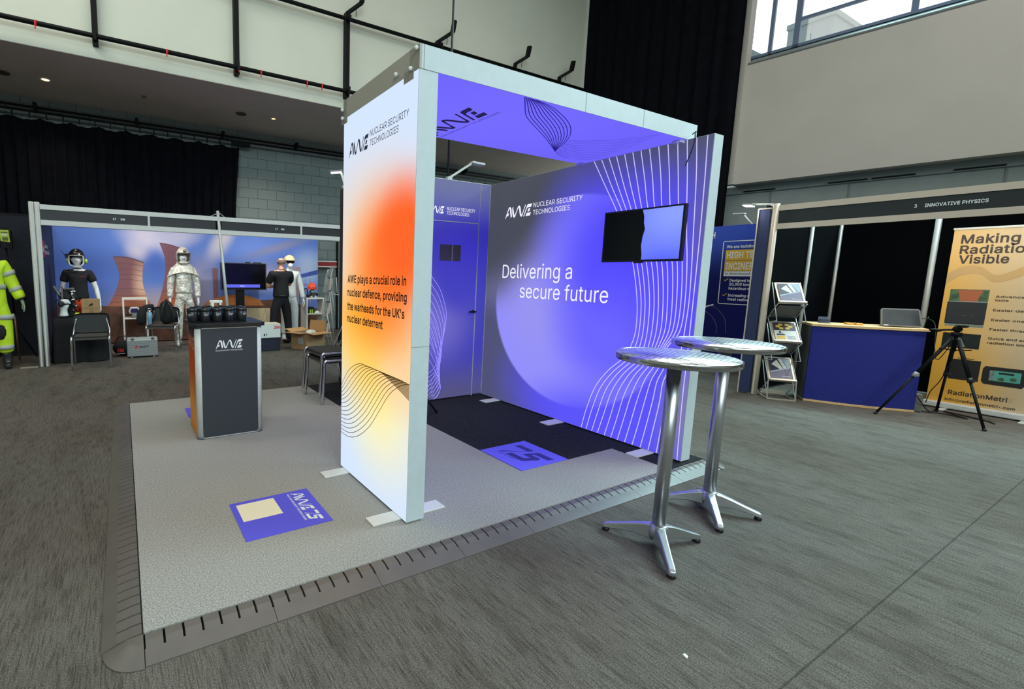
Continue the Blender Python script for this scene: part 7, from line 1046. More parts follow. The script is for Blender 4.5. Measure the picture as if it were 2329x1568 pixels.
# ---- things on the floor of the left stand
t = thing('holdall', 'black holdall with red lettering on the floor behind the chair', 'bag', (-.04, 7.0, 0))
m = MB(); m.ball((-.02, 7.02, .14), (.19, .14, .137), 16); m.build('bag_body', BLACKCLOTH, t)
m = MB(); m.text('3M', (-.14, 6.872, .09), X_, Z_, .06, .1, .03); m.build('lettering', RED_INK, t); MB().box(-.14, -.02, 6.868, 6.872, .062, .068).build('white_line', WHITE_INK, t)
MB().tube(catmull([(-.16, 7.0, .25), (-.1, 6.98, .34), (.02, 6.98, .34), (.08, 7.0, .25)], 5), .01, 6).build('handle', BLACKP, t)
def cube_shelf(x0, x1, y0, y1, z1, mids, lab, mt, xm=()):
    t = thing('cube_shelf', lab, 'shelf unit', ((x0+x1)/2, (y0+y1)/2, 0)); f = .03
    MB().box(x0, x0+f, y0, y1, .002, z1).build('side', mt, t); MB().box(x1-f, x1, y0, y1, .002, z1).build('side', mt, t)
    MB().box(x0+f, x1-f, y0, y1, z1-f, z1).build('top', mt, t); MB().box(x0+f, x1-f, y0, y1, .002, .03).build('bottom', mt, t)
    for z in mids: MB().box(x0+f, x1-f, y0+.002, y1, z, z+.02).build('shelf', mt, t)
    return t
LAM = mat('white_laminate', S(226, 222, 212), .5)
cube_shelf(-.03, .40, 7.9, 8.28, .95, (.55,), 'white two-compartment cube shelf standing behind the silver case', LAM)
t = thing('respirator_helmet', 'pale visored respirator hood with dark violet window on the left cube shelf', 'respirator', (.16, 8.0, .571))
MB().prism([(-.09, 0), (.09, 0), (.1, .05), (.07, .13), (-.07, .13), (-.1, .05)], (.17, 7.92, .65), X_, Z_, Y_*.13).build('shell', mat('pale_grey_shell', S(186, 188, 192), .4), t, .02)
MB().prism([(-.065, .02), (.065, .02), (.07, .06), (.05, .1), (-.05, .1), (-.07, .06)], (.17, 7.917, .65), X_, Z_, Y_*.004).build('visor', mat('violet_black_visor', S(46, 38, 82), .15), t)
MB().lathe([(.05, 0), (.06, .01), (.05, .03), (.058, .045), (.05, .08)], (.17, 7.98, .5715), 16).build('hose_collar', GREYP, t)
t = thing('equipment_case', 'silver aluminium equipment case with red and black lettering on the carpet', 'case', (.245, 6.78, 0))
mc = mat('ribbed_silver_case', S(150, 153, 152), .45, .35)
m = MB().box(.008, .482, 6.70, 6.85, .022, .345); m.build('shell', mc, t, .018, seg=3)
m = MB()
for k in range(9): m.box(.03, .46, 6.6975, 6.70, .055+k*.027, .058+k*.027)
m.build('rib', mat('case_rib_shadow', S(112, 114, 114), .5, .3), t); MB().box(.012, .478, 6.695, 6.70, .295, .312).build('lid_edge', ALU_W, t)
MB().box(.06, .09, 6.71, 6.76, .002, .024).box(.4, .43, 6.71, 6.76, .002, .024).build('foot', GREYP, t)
MB().tube(catmull([(.17, 6.775, .343), (.18, 6.775, .375), (.3, 6.775, .375), (.31, 6.775, .343)], 4), .008, 8).build('handle', BLACKP, t)
for x in (.07, .38): MB().box(x, x+.05, 6.694, 6.70, .3, .34).build('latch', CHROME, t)
m = MB(); m.prism([(0, .0), (.04, 0), (.055, .045), (.015, .045)], (.125, 6.697, .165), X_, Z_, Y_*-.002).build('red_emblem', RED_INK, t)
m = MB(); m.text('SCOTT', (.195, 6.6955, .175), X_, Z_, .032, .15, .02); m.build('lettering', BLACK_INK, t)
t = thing('backpack', 'black backpack slumped on the chair seat beside the silver mannequin', 'backpack', (.68, 7.35, .5))
sk = SK(); sk.chain(None, [(0, 0, .12, .17), (.02, 0, .24, .17), (.0, .02, .36, .13), (-.02, .03, .43, .06)]); sk.chain(0, [(.11, -.01, .11, .13), (.15, -.01, .09, .1)]); sk.chain(0, [(-.12, 0, .1, .11)]); sk.make('bag_body', BLACKCLOTH, t)
MB().tube(catmull([(-.1, -.15, .08), (-.09, -.165, .2), (-.04, -.13, .36), (0, .0, .44)], 5), .016, 8).tube(catmull([(.1, -.15, .08), (.1, -.16, .2), (.05, -.13, .36), (.02, .0, .44)], 5), .016, 8).build('strap', BLACKP, t, world=False)
t = thing('drinks_bottle', 'pale blue drinks bottle with silver lid in front of the backpack', 'bottle', (.40, 7.3, .5))
MB().lathe([(.03, .0), (.035, .01), (.036, .09), (.043, .11), (.043, .21), (.03, .225)], (0, 0, 0), 18).build('bottle_body', mat('pale_blue_steel', S(124, 164, 190), .4), t, world=False)
MB().lathe([(.03, .222), (.034, .226), (.034, .25), (.01, .262)], (0, 0, 0), 18).tube(catmull([(-.03, 0, .24), (-.025, 0, .285), (.025, 0, .285), (.03, 0, .24)], 4), .006, 6).build('lid', CHROME, t, world=False)
jk = SK(); jk.chain(None, [(.27, 7.52, .45, .09), (.27, 7.52, .62, .1), (.3, 7.54, .76, .08), (.38, 7.56, .8, .06), (.5, 7.56, .8, .06)]); t = thing('draped_jacket', 'black jacket slung over the chair back left of the backpack', 'jacket', (0, 0, 0)); jk.make('jacket_cloth', BLACKCLOTH, t)
# ---- silver suit mannequin
t = thing('silver_suit_mannequin', 'mannequin in a shiny silver protective suit and windowed hood', 'mannequin', (1.06, 7.86, 0))
SILV = mat('crinkled_silver_fabric', S(218, 216, 204), .4, .2, bump=1.0, bscale=14, noise_amt=.25, noise_scale=13)
J = joints(1.84, elL=(.235, .0, 1.14), wrL=(.245, -.03, .88), haL=(.25, -.05, .8), elR=(-.235, .0, 1.14), wrR=(-.25, -.03, .88), haR=(-.255, -.05, .8))
body(t, J, MANN_W); top_garment(t, J, SILV, 'jacket', 1, 1.08, .06, .06); trousers(t, J, SILV, 'trousers', 1.06, .98); shoes(t, J, MANN_W)
m = MB(); V = []; n = 24
for j, (rx, ry, z) in enumerate(((.30, .18, 1.37), (.27, .17, 1.45), (.20, .15, 1.55), (.12, .12, 1.62), (.115, .12, 1.66))):
    for k in range(n): a = 2*PI*k/n; V.append((rx*math.cos(a), .01+ry*math.sin(a), z-(.05*abs(math.sin(a))*-1 if j == 0 else 0)-(.03*math.cos(2*a) if j == 0 else 0)))
m.add(V, [(j*n+k, j*n+(k+1) % n, (j+1)*n+(k+1) % n, (j+1)*n+k) for j in range(4) for k in range(n)], 0, True); m.build('shoulder_cape', SILV, t, world=False)
fc = J['face']; m = MB(); n = 22; V = []; Fc = []
for i in range(12):
    ph = -1.15+(PI/2+1.15)*i/11
    for k in range(n): a = 2*PI*k/n; V.append(fc+Vector((.128*max(.12, math.cos(ph*.98)) *math.cos(a)*(1.0), .138*max(.12, math.cos(ph*.98))*math.sin(a)+.01, .185*math.sin(ph)+.015)))
for i in range(11):
    for k in range(n):
        a = 2*PI*(k+.5)/n; z = (V[i*n+k].z+V[(i+1)*n+k].z)/2-fc.z
        if math.sin(a) < -.55 and -.1 < z < .06: continue
        Fc.append((i*n+k, i*n+(k+1) % n, (i+1)*n+(k+1) % n, (i+1)*n+k))
m.add(V, Fc, 0, True); m.build('hood', SILV, t, world=False)
m = MB(); m.tube(catmull([fc+Vector(p) for p in ((-.105, -.085, -.1), (-.11, -.085, .06), (-.05, -.135, .075), (.05, -.135, .075), (.11, -.085, .06), (.105, -.085, -.1), (.05, -.135, -.12), (-.05, -.135, -.12), (-.105, -.085, -.1))], 4), .013, 8).build('window_frame', mat('grey_rubber_frame', S(120, 120, 112), .5), t, world=False)
MB().ball(fc+Vector((.02, -.12, .12)), (.035, .03, .03), 10).build('hood_valve', CHROME, t, world=False)
# ---- television on stand
t = thing('stand_television', 'black television on a pedestal stand with a blue bar across the screen', 'television', (2.28, 8.1, 0))
MB().box(1.80, 2.765, 8.03, 8.08, 1.10, 1.665).build('casing', BLACKP, t, .004)
MB().box(1.825, 2.74, 8.026, 8.03, 1.125, 1.645).build('screen', mat('screen_off', S(6, 8, 16), .2), t)
MB().box(1.875, 2.62, 8.023, 8.026, 1.15, 1.215).build('screen_bar', mat('screen_blue_bar', S(70, 74, 180), .4, emis=S(84, 88, 200), estr=.8), t)
m = MB(); m.text('Ready', (2.2, 8.021, 1.172), X_, Z_, .022, .09, .02); m.build('screen_text', GLOW_INK, t)
MB().box(2.32, 2.42, 8.03, 8.07, 1.665, 1.69).box(2.48, 2.66, 8.03, 8.07, 1.665, 1.685).build('camera_bar', BLACKP, t)
MB().box(2.12, 2.29, 8.06, 8.14, .03, 1.2).build('pillar', BLACKM, t); MB().box(1.9, 2.65, 7.9, 8.35, .002, .03).build('base_plate', BLACKM, t)
# ---- white coverall mannequin and the visitor
t = thing('coverall_mannequin', 'mannequin in white coverall, cream helmet and dark goggles behind the man', 'mannequin', (3.2, 7.78, 0), -.1)
J = joints(1.80, elL=(.25, .0, 1.14), wrL=(.29, -.04, .88), haL=(.3, -.06, .8), elR=(-.25, .0, 1.14), wrR=(-.29, -.04, .88), haR=(-.3, -.06, .8))
COV = mat('white_coverall', S(214, 218, 214), .7, bump=.6, bscale=9)
body(t, J, MANN_W); top_garment(t, J, COV, 'coverall_top', 1, 1.02, -.02, .055); trousers(t, J, COV, 'coverall_legs', 1.04, .9); shoes(t, J, MANN_W)
fc = J['face']; m = MB(); dome(m, fc+Vector((0, .01, .03)), .125, .145, .125, .0); m.prism([(-.1, 0), (.1, 0), (.08, .02), (-.08, .02)], fc+Vector((0, -.12, .035)), X_, Y_*-1, Z_*.015); m.build('helmet', mat('cream_helmet', S(228, 216, 168), .35), t, world=False)
MB().box(fc.x-.085, fc.x+.085, fc.y-.115, fc.y-.06, fc.z-.02, fc.z+.035).build('goggles', GLOSSB, t, .012, world=False)
MB().ball(fc+Vector((0, -.1, -.07)), (.055, .04, .05), 12).build('respirator', WHITEP, t, world=False)
t = thing('person', 'man in black polo shirt and trousers seen from behind, hand raised to chin', 'person', (2.86, 7.3, 0), PI+.15)
J = joints(1.80, shL=(.2, .01, 1.41), shR=(-.2, .01, 1.41), elL=(.25, -.08, 1.16), wrL=(.02, -.25, 1.16), haL=(-.06, -.26, 1.17), elR=(-.26, -.12, 1.18), wrR=(-.15, -.2, 1.43), haR=(-.1, -.17, 1.5),
           anL=(.2, .02, .09), knL=(.16, -.01, .5), anR=(-.18, .0, .09), knR=(-.15, -.01, .5), face=(-.01, -.02, 1.655), jaw=(-.008, -.022, 1.585))
body(t, J, SKINC); top_garment(t, J, mat('black_polo_cloth', S(22, 23, 27), .9), 'polo_shirt', .8, 1.12, .02); trousers(t, J, mat('black_trouser_cloth', S(20, 21, 26), .9), 'trousers', 1.06, 1.0); shoes(t, J, BLACKP)
m = MB(); m.lathe([(.165, 0), (.168, .02), (.165, .04)], (0, 0, .985), 24).build('belt', BLACKP, t, world=False)
m = MB(); V = []; n = 16
fc = J['face']
for i in range(5):
    ph = -.55+.9*i/4
    for k in range(n): a = -.35+(PI+.7)*k/(n-1); V.append(fc+Vector((.088*math.cos(ph)*math.cos(a), .01+.09*math.cos(ph)*math.sin(a), .1*math.sin(ph))))
m.add(V, [(i*n+k, i*n+k+1, (i+1)*n+k+1, (i+1)*n+k) for i in range(4) for k in range(n-1)], 0, True); m.build('short_grey_hair', mat('short_grey_hair', S(136, 112, 100), .8), t, world=False)
# ---- boxes in front
t = thing('crate', 'dark navy plastic crate on the carpet under the white carton', 'crate', (2.43, 6.75, 0))
MB().prism([(.02, 0), (.36, 0), (.38, .24), (0, .24)], (2.235, 6.55, .002), X_, Z_, Y_*.42).build('tub', mat('navy_plastic', S(32, 38, 52), .5), t, .006); MB().box(2.225, 2.625, 6.54, 6.98, .235, .252).build('lid', mat('navy_plastic', S(32, 38, 52), .5), t, .004)
t = thing('white_carton', 'white carton with red lettering stacked on the navy crate', 'box', (2.42, 6.72, .253))
MB().box(2.235, 2.61, 6.55, 6.9, .254, .5).build('carton', mat('white_card', S(216, 222, 214), .7), t, .003)
MB().prism([(2.2, 6.5), (2.235, 6.55), (2.235, 6.9), (2.19, 6.88)], (0, 0, .5), X_, Y_, Z_*.006).prism([(2.235, 6.55), (2.61, 6.55), (2.62, 6.9), (2.235, 6.9)], (0, 0, .5), X_, Y_, Z_*.012).build('flap', mat('cream_card', S(222, 216, 198), .7), t)
m = MB(); m.text('3M', (2.48, 6.5475, .42), X_, Z_, .06, .11, .03); m.build('lettering', RED_INK, t); MB().box(2.285, 2.31, 6.546, 6.5495, .29, .33).box(2.33, 2.345, 6.546, 6.5495, .3, .335).build('hazard_marks', BLACK_INK, t)
t = thing('open_box', 'large open brown cardboard box with white packing on the carpet', 'box', (3.2, 6.62, 0), .0)
A, B_, C_, D_ = Vector((2.86, 6.66, 0)), Vector((3.04, 6.3, 0)), Vector((3.5, 6.5, 0)), Vector((3.32, 6.88, 0)); BH = .33
m = MB()
for p, q in ((A, B_), (B_, C_), (C_, D_), (D_, A)):
    nn = (q-p).cross(Z_).normalized()*-.006; m.obox(p+Z_*.003, q-p, nn, Z_*BH)
m.prism([(p.x, p.y) for p in (A, B_, C_, D_)], (0, 0, .003), X_, Y_, Z_*.01); m.build('carton', CARDB, t)
for p, q, ln, tilt in ((A, B_, .2, .05), (B_, C_, .2, -.06), (C_, D_, .2, .25), (D_, A, .2, .2)):
    out = (q-p).cross(Z_).normalized(); d = out*ln*math.cos(tilt)+Z_*ln*math.sin(tilt)
    if p is C_: d = out*.03+Z_*.2
    MB().obox(p+Z_*(BH+.004), q-p, d, Z_*.004+out*.001).build('flap', mat('cardboard_inside', S(196, 150, 98), .85), t)
MB().obox(A.lerp(B_, .45)+Vector((-.004, -.002, .12)), (B_-A)*.35, Vector((-.002, -.001, 0)), Z_*.12).build('paper_label', mat('grey_label', S(170, 168, 160), .7), t)
pk = SK(); pk.chain(None, [(3.1, 6.5, .29, .07), (3.2, 6.56, .31, .075), (3.3, 6.62, .3, .07), (3.36, 6.66, .28, .05)]); t = thing('packing_bags', 'crumpled white bags filling the open cardboard box', 'bags', (0, 0, 0)); pk.make('bag_film', mat('white_film', S(222, 214, 200), .5, bump=1, bscale=14), t)
# ---- right-hand shelf of the stand
cube_shelf(3.6, 4.03, 7.8, 8.18, .93, (.555,), 'pale two-compartment cube shelf under the orange helmet', LAM)
t = thing('hard_hat', 'bright orange hard hat sitting over a respirator on the pale shelf', 'hard hat', (3.8, 7.98, 1.1))
m = MB(); dome(m, (3.8, 7.98, 1.136), .1, .125, .12, .0); m.lathe([(.1, 0), (.125, -.012), (.1, -.016)], (3.8, 7.965, 1.132), 20, sy=1.15); m.build('shell', mat('orange_hard_hat', S(240, 84, 40), .35), t)
m = MB()
for s in (-.03, 0, .03): m.tube(catmull([(3.8+s, 7.86, 1.16), (3.8+s, 7.92, 1.24), (3.8+s, 8.02, 1.25)], 4), .008, 6)
m.build('ridge', MATS['orange_hard_hat'], t)
t = thing('respirator_mask', 'grey half-mask respirator on a stand below the orange hard hat', 'respirator', (3.8, 7.95, .931))
MB().ball((3.8, 7.95, 1.03), (.075, .08, .09), 14).build('face_piece', mat('grey_rubber', S(72, 82, 78), .5), t)
for s in (-1, 1): MB().lathe([(.03, 0), (.034, .01), (.032, .03)], (3.8+s*.07, 7.88, 1.0), 14, M=Matrix.Rotation(PI/2, 3, 'X')).build('filter', BLACKP, t)
MB().box(3.73, 3.78, 7.9, 7.96, .932, .99).box(3.84, 3.88, 7.9, 7.96, .932, .99).build('white_cartridge', WHITEP, t)
MB().box(3.74, 3.86, 7.865, 7.885, 1.045, 1.095).build('lens', mat('pale_lens', S(150, 165, 165), .1), t, .008)
t = thing('ear_muffs', 'black over-ear muffs at the left end of the pale shelf', 'ear muffs', (3.65, 8.02, .931))
MB().tube(catmull([(3.6, 8.0, .97), (3.6, 8.0, 1.08), (3.66, 8.0, 1.13), (3.7, 8.0, 1.08), (3.7, 8.0, .98)], 5), .012, 8).build('headband', BLACKP, t)
for x in (3.6, 3.7): MB().ball((x, 8.0, .972), (.03, .035, .04), 10).build('ear_cup', BLACKP, t)
t = thing('black_pouch', 'low black pouch between the ear muffs and the orange helmet', 'pouch', (3.7, 7.88, .931)); MB().ball((3.67, 7.88, .967), (.045, .045, .035), 12).build('pouch_body', BLACKCLOTH, t)
t = thing('ear_plug_pack', 'two lime green strips in a black pack on the pale shelf', 'pack', (3.74, 7.88, .576)); MB().box(3.66, 3.8, 7.86, 7.96, .576, .72).build('pack', BLACKP, t); MB().box(3.70, 3.725, 7.853, 7.859, .58, .66).box(3.745, 3.77, 7.853, 7.859, .58, .66).build('green_strip', mat('lime_ear_cup', S(160, 200, 70), .5), t)
d_ = MB(); dome(d_, (3.88, 7.87, .577), .06, .05, .055, .0); tag(d_.build('dust_mask', WHITEP), 'white dust mask lying beside the green-striped pack', 'mask')
# ---- clear zigzag literature rack
ACR = mat('clear_acrylic', S(178, 188, 188), .1, alpha=.45); ACE = mat('frosted_acrylic_edge', S(206, 206, 200), .3, alpha=.85)
t = thing('literature_rack', 'clear acrylic zigzag leaflet rack beside the pale shelf', 'leaflet rack', (3.55, 6.35, 0))
pts = [(3.56, .03), (3.50, .2), (3.60, .64), (3.44, .66), (3.5, 1.02), (3.63, 1.1), (3.48, 1.45), (3.62, 1.6)]
for y in (6.3, 6.52): MB().tube([(3.60, y, .004), (3.46, y, .68)], .012, 6).tube([(3.62, y, .16), (3.52, y, 1.1)], .012, 6).tube([(3.64, y, .64), (3.56, y, 1.12)], .012, 6).tube([(3.47, y, 1.1), (3.58, y, 1.56)], .012, 6).tube([(3.66, y, 1.4), (3.68, y, 1.1), (3.74, y, 1.05), (3.6, y, 1.06)], .013, 6).build('frame', ACE, t)
for k, z in enumerate((.22, .62, 1.1)):
    MB().obox((3.40+.03*k, 6.31, z), (.16, 0, -.02), (0, .2, 0), (.02, 0, .006)).obox((3.40+.03*k, 6.31, z), (.06, 0, .34), (0, .2, 0), (.006, 0, 0)).build('tray', ACR, t)
    MB().box(3.42+.03*k, 3.5+.03*k, 6.305, 6.309, z+.28, z+.3).build('clip', BLACKP, t)
    MB().obox((3.43+.03*k, 6.304, z+.05), (.045, 0, .22), (.055, 0, 0), (0, -.002, 0)).build('label_card', mat('pink_card', S(206, 182, 168), .7), t)
MB().obox((3.52, 6.3, 1.45), (.14, 0, .18), (0, .22, 0), (.004, 0, -.003)).build('top_tray', ACR, t)
place(t, (3.67, 6.65, 0))

# ------------------------------------------------------------------ right exhibition stand
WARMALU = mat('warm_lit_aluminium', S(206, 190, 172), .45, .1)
BLKPAN = mat('black_loop_panel', S(6, 8, 12), 1.0, noise_amt=.2, noise_scale=60, spec=.05)
t = thing('shell_stand', 'right exhibition stand frame with black panels and a lettered black name board', 'exhibition stand', (8.2, 0, 0))
for x, y in ((7.14, .935), (7.14, -2.2)): 
    m = MB(); m.cyl((x, y, .003), (x, y, 2.40), .036, n=8).box(x-.037, x-.033, y-.01, y+.01, .01, 2.38); m.build('post', WARMALU, t)
MB().box(7.125, 7.155, -2.2, .90, 2.31, 2.376).build('top_rail', WARMALU, t); MB().box(7.125, 7.155, -2.2, .90, 2.09, 2.155).build('bottom_rail', WARMALU, t)
MB().box(7.135, 7.145, -2.2, .90, 2.155, 2.31).build('name_board', mat('dark_name_board', S(34, 36, 40), .5), t)
m = MB(); m.text('3', (7.131, -.198, 2.2145), NY, Z_, .034, .018, .02); m.text('INNOVATIVE PHYSICS', (7.131, -.268, 2.2145), NY, Z_, .034, .385, .02); m.build('lettering', WHITE_INK, t)
MB().box(7.18, 9.4, 1.02, 1.05, .02, 2.40).build('side_wall_panel', BLKPAN, t); MB().box(9.4, 9.43, -2.4, 1.02, .02, 2.40).build('rear_wall_panel', BLKPAN, t)
for x in (8.43, 9.385): MB().cyl((x, 1.005, .003), (x, 1.005, 2.42), .022, n=8).build('post', ALU, t)
for y in (.09, -.88, -1.85): MB().cyl((9.385, y, .003), (9.385, y, 2.42), .03, n=8).build('post', ALU, t)
MB().box(7.105, 7.14, .975, 1.088, .02, 2.34).build('end_panel', mat('slate_blue_panel', S(46, 54, 88), .9, noise_amt=.1, noise_scale=60), t)
MB().box(7.10, 7.145, 1.088, 1.1, .003, 2.345).box(7.10, 7.145, .975, 1.1, 2.34, 2.355).build('end_trim', WARMALU, t)
# lamps
t = thing('arm_spotlight', 'glowing white arm spotlight at the left end of the lettered name board', 'spotlight', (7.14, .96, 2.4))
MB().tube([(7.14, .95, 2.39), (7.13, 1.06, 2.41), (7.12, 1.2, 2.425)], .011, 8).build('arm', ALU_W, t); MB().box(7.12, 7.16, .92, .98, 2.376, 2.40).build('clamp', ALU_W, t)
MB().obox((7.06, 1.16, 2.405), (.1, .0, -.01), (0, .1, .01), (0, 0, .022)).build('head', GREYP, t); MB().obox((7.055, 1.165, 2.398), (.1, 0, -.01), (0, .09, .01), (0, 0, .006)).build('lens', mat('cool_led_lens', S(255, 255, 240), .4, emis=S(250, 255, 240), estr=14), t)
spot('stand_beam_and_fill', (7.1, 1.2, 2.36), (8.6, -.3, .9), 28, (.95, 1, .95), 2.2, .9)
spot('stand_beam_and_fill', (7.3, -.5, 2.6), (8.4, -.6, 1.0), 75, (1, .93, .8), 2.0, .9)  # extra unseen spot without a fixture, added to brighten the banner
spot('left_stand_fill_spot', (.2, 6.9, 2.5), (.2, 8.3, 1.2), 60, (1, .97, .9), 2.4, .9)  # unseen spot without a fixture, added to light the left stand
spot('left_stand_fill_spot', (2.8, 6.9, 2.5), (2.8, 8.3, 1.2), 60, (1, .97, .9), 2.4, .9)  # its added twin farther right, likewise without a fixture
t = thing('arm_spotlight', 'small white unlit arm light on top of the blue printed stand', 'spotlight', (8.98, 1.94, 2.36))
MB().tube([(8.98, 1.94, 2.36), (8.96, 2.0, 2.44), (8.94, 2.06, 2.53)], .012, 8).build('arm', WHITEP, t); MB().obox((8.9, 2.03, 2.525), (.08, 0, 0), (0, .16, .012), (0, 0, .018)).build('head', WHITEP, t)
# blue printed stand behind
t = thing('display_stand', 'deep blue printed display wall with yellow and white lettering behind the lightbox', 'display wall', (9.0, 2.2, 0))
bl = print_mat('blue_stand_print', S(22, 28, 100), [((0, .2, 2.4), (2, 1.6, 1.0), (0, 0, 0), 1.0, S(66, 92, 200))], emit=0)
BX = 8.97
MB().box(BX, BX+.05, 1.35, 3.4, .02, 2.363).build('printed_panel', bl, t)
YEL = mat('amber_ink', S(232, 184, 52), .6)
bx = BX-.0015; m = MB()
m.box(bx, BX, 1.4, 2.257, 1.79, 1.96).box(bx, BX, 1.4, 2.255, 1.617, 1.783).box(bx, BX, 2.485, 2.62, 1.398, 1.673); m.build('amber_blocks', YEL, t)
m = MB(); m.box(bx, BX, 1.4, 2.254, 1.528, 1.61)
bx2 = bx-.002
m.text('N', (bx2, 2.512, 2.195), NY, Z_, .078, .075, .02); m.box(bx2, BX, 2.43, 2.56, 2.168, 2.176)
m.text('We are building', (bx2, 2.25, 1.992), NY, Z_, .046, .40, .015); m.text('HIGH TE', (bx2, 2.235, 1.826), NY, Z_, .108, .37, .01); m.text('INCINER', (bx2, 2.236, 1.64), NY, Z_, .115, .385, .01)
for s_, z, w_ in (('Designed to', 1.440, .295), ('20,000 tonn', 1.376, .305), ('hazardous w', 1.309, .30), ('Increasing c', 1.193, .30), ('treat radioa', 1.128, .30)): m.text(s_, (bx2, 2.158, z), NY, Z_, .044, w_, .012)
m.ribbon([(bx2, 1.4, 2.105), (bx2, 2.29, 2.105), (bx2, 2.302, 2.09), (bx2, 2.29, 1.08), (bx2, 2.27, 1.067), (bx2, 1.4, 1.067)], X_, .012)
m.ribbon(catmull([(bx2, 2.55, .86), (bx2, 2.512, .933), (bx2, 2.46, 1.002), (bx2, 2.353, 1.042)], 5), X_, .022); m.build('white_print', WHITE_INK, t)
m = MB()
for z in (1.468, 1.218): m.ribbon([(bx2, 2.236, z), (bx2, 2.222, z-.022), (bx2, 2.178, z+.026)], X_, .011)
m.build('tick_marks', YEL, t)
m = MB(); m.text('in Avonmouth', (bx2, 2.232, 1.556), NY, Z_, .036, .36, .008)
for P_ in ([(2.504, .934), (2.42, .89), (2.344, .817), (2.29, .72), (2.272, .659), (2.27, .549)], [(2.43, 1.032), (2.3, .98), (2.224, .9), (2.17, .82), (2.145, .727), (2.129, .565)]): m.ribbon(catmull([(bx2, a, b) for a, b in P_], 5), X_, .006)
m.build('grey_print', mat('grey_blue_ink', S(120, 126, 156), .6), t)
b = MB().lathe([(.1, .0), (.12, .01), (.13, .26), (.12, .26)], (7.46, 1.93, .003), 20).build('waste_bin', mat('navy_bin', S(26, 32, 84), .5)); tag(b, 'small navy bin on the carpet behind the lightbox wall edge', 'bin')
# ---- blue counter
CU = Vector((.544, -.839, 0)); CN = Vector((.839, .544, 0)); CA = Vector((7.352, .518, 0))
def cpt(u, n, z=0): return CA+CU*u+CN*n+Z_*z
t = thing('stand_counter', 'royal blue curved counter with beech top on the right stand', 'counter', tuple(cpt(.47, .2)))
def front(u, k=.05): return -k*math.sin(PI*min(1, max(0, u/.94)))
def curved(mb, z0, z1, n_back, ex=0.0, ua=0.0, ub=.94, thick=None):
    N_ = 16; fr = [(ua+(ub-ua)*i/N_, front(ua+(ub-ua)*i/N_)-ex) for i in range(N_+1)]
    bk = [(u, (n_back if thick is None else n+thick)) for u, n in fr][::-1]
    P = [(u, n) for u, n in fr+bk]; return mb.prism(P, CA+Z_*z0, CU, CN, Z_*(z1-z0))
curved(MB(), .03, .925, 0, 0, thick=.03).build('front_panel', mat('royal_blue_loop_cloth', S(30, 38, 122), .95, noise_amt=.15, noise_scale=70), t)
for u in (0, .92): MB().obox(cpt(u, .03, .03), CN*.33, CU*.02, Z_*.895).build('side_panel', mat('grey_counter_side', S(108, 108, 106), .7), t)
BEECH = mat('beech_veneer', S(216, 178, 128), .45, noise_amt=.08, noise_scale=8, stretch=(1, 8, 1))
curved(MB(), .925, .955, .38, .02, -.015, .96).build('worktop', BEECH, t, .004); curved(MB(), .004, .03, .3, .008).build('plinth', BEECH, t)
t = thing('card_holder', 'small clear business card holder at the left end of the beech counter', 'card holder', tuple(cpt(.15, .2, .956)))
MB().obox(cpt(.1, .17, .956), CU*.1, CN*.06, Z_*.012).obox(cpt(.1, .22, .956), CU*.1, CN*.01, Z_*.075).build('holder', mat('clear_holder', S(120, 130, 150), .2, alpha=.6), t); MB().obox(cpt(.108, .18, .968), CU*.085, CN*.035, Z_*.035).build('cards', mat('navy_cards', S(44, 54, 84), .6), t)
for i, (u, l) in enumerate(((.325, 'left of the pair of small yellow detectors on the beech counter'), (.405, 'right of the pair of small yellow detectors on the beech counter'))):
    t = thing('detector', l, 'detector', tuple(cpt(u, .14, .956)), group='small yellow detectors on the beech counter')
    MB().obox(cpt(u, .11, .9555), CU*.062, CN*.09, Z_*.022).build('case', mat('amber_plastic', S(226, 168, 62), .5), t, .005); MB().obox(cpt(u+.012, .13, .9775), CU*.038, CN*.05, Z_*.003).build('display', mat('brown_display', S(70, 54, 34), .3), t)
t = thing('rugged_tablet', 'black rugged tablet propped up at the right end of the beech counter', 'tablet', tuple(cpt(.76, .12, .956)))
tu = CU; tv = (Z_*.95+CN*.38).normalized(); tn = (CN*-.93+Z_*.36).normalized(); o_ = cpt(.595, .06, .966)
MB().prism([(.015, 0), (.315, 0), (.33, .015), (.32, .2), (.305, .215), (.02, .215), (.005, .2), (0, .015)], o_, tu, tv, tn*-.022).build('case', mat('grey_rubber_edge', S(104, 106, 106), .6), t, .003)
MB().prism([(.014, .015), (.316, .015), (.306, .2), (.02, .2)], o_+tn*.001, tu, tv, tn*.001).build('screen', mat('dusty_screen', S(34, 36, 40), .35, noise_amt=.4, noise_scale=9), t)
MB().prism([(.025, .006), (.06, .006), (.06, .014), (.025, .014)], o_+tn*.001, tu, tv, tn*.002).build('sticker', WHITEP, t)
MB().obox(cpt(.62, .09, .956), CU*.25, CN*.1, Z_*.006).obox(cpt(.7, .15, .956), CU*.1, CN*.012, Z_*.12).build('stand', BLACKP, t)
MB().tube(catmull([tuple(cpt(.925, .1, 1.06)), tuple(cpt(.97, .1, 1.07)), tuple(cpt(1.0, .2, 1.04)), tuple(cpt(1.02, .35, .6)), tuple(cpt(1.03, .36, .02))], 6), .004, 6).build('lead', BLACKP, t)
sb = MB().obox(cpt(.965, .08, .003), CU*.06, CN*.08, Z_*.2).build('power_box', mat('grey_power_box', S(112, 112, 108), .6), None, .004); tag(sb, 'grey upright power box on the carpet at the right end of the blue counter', 'power box')
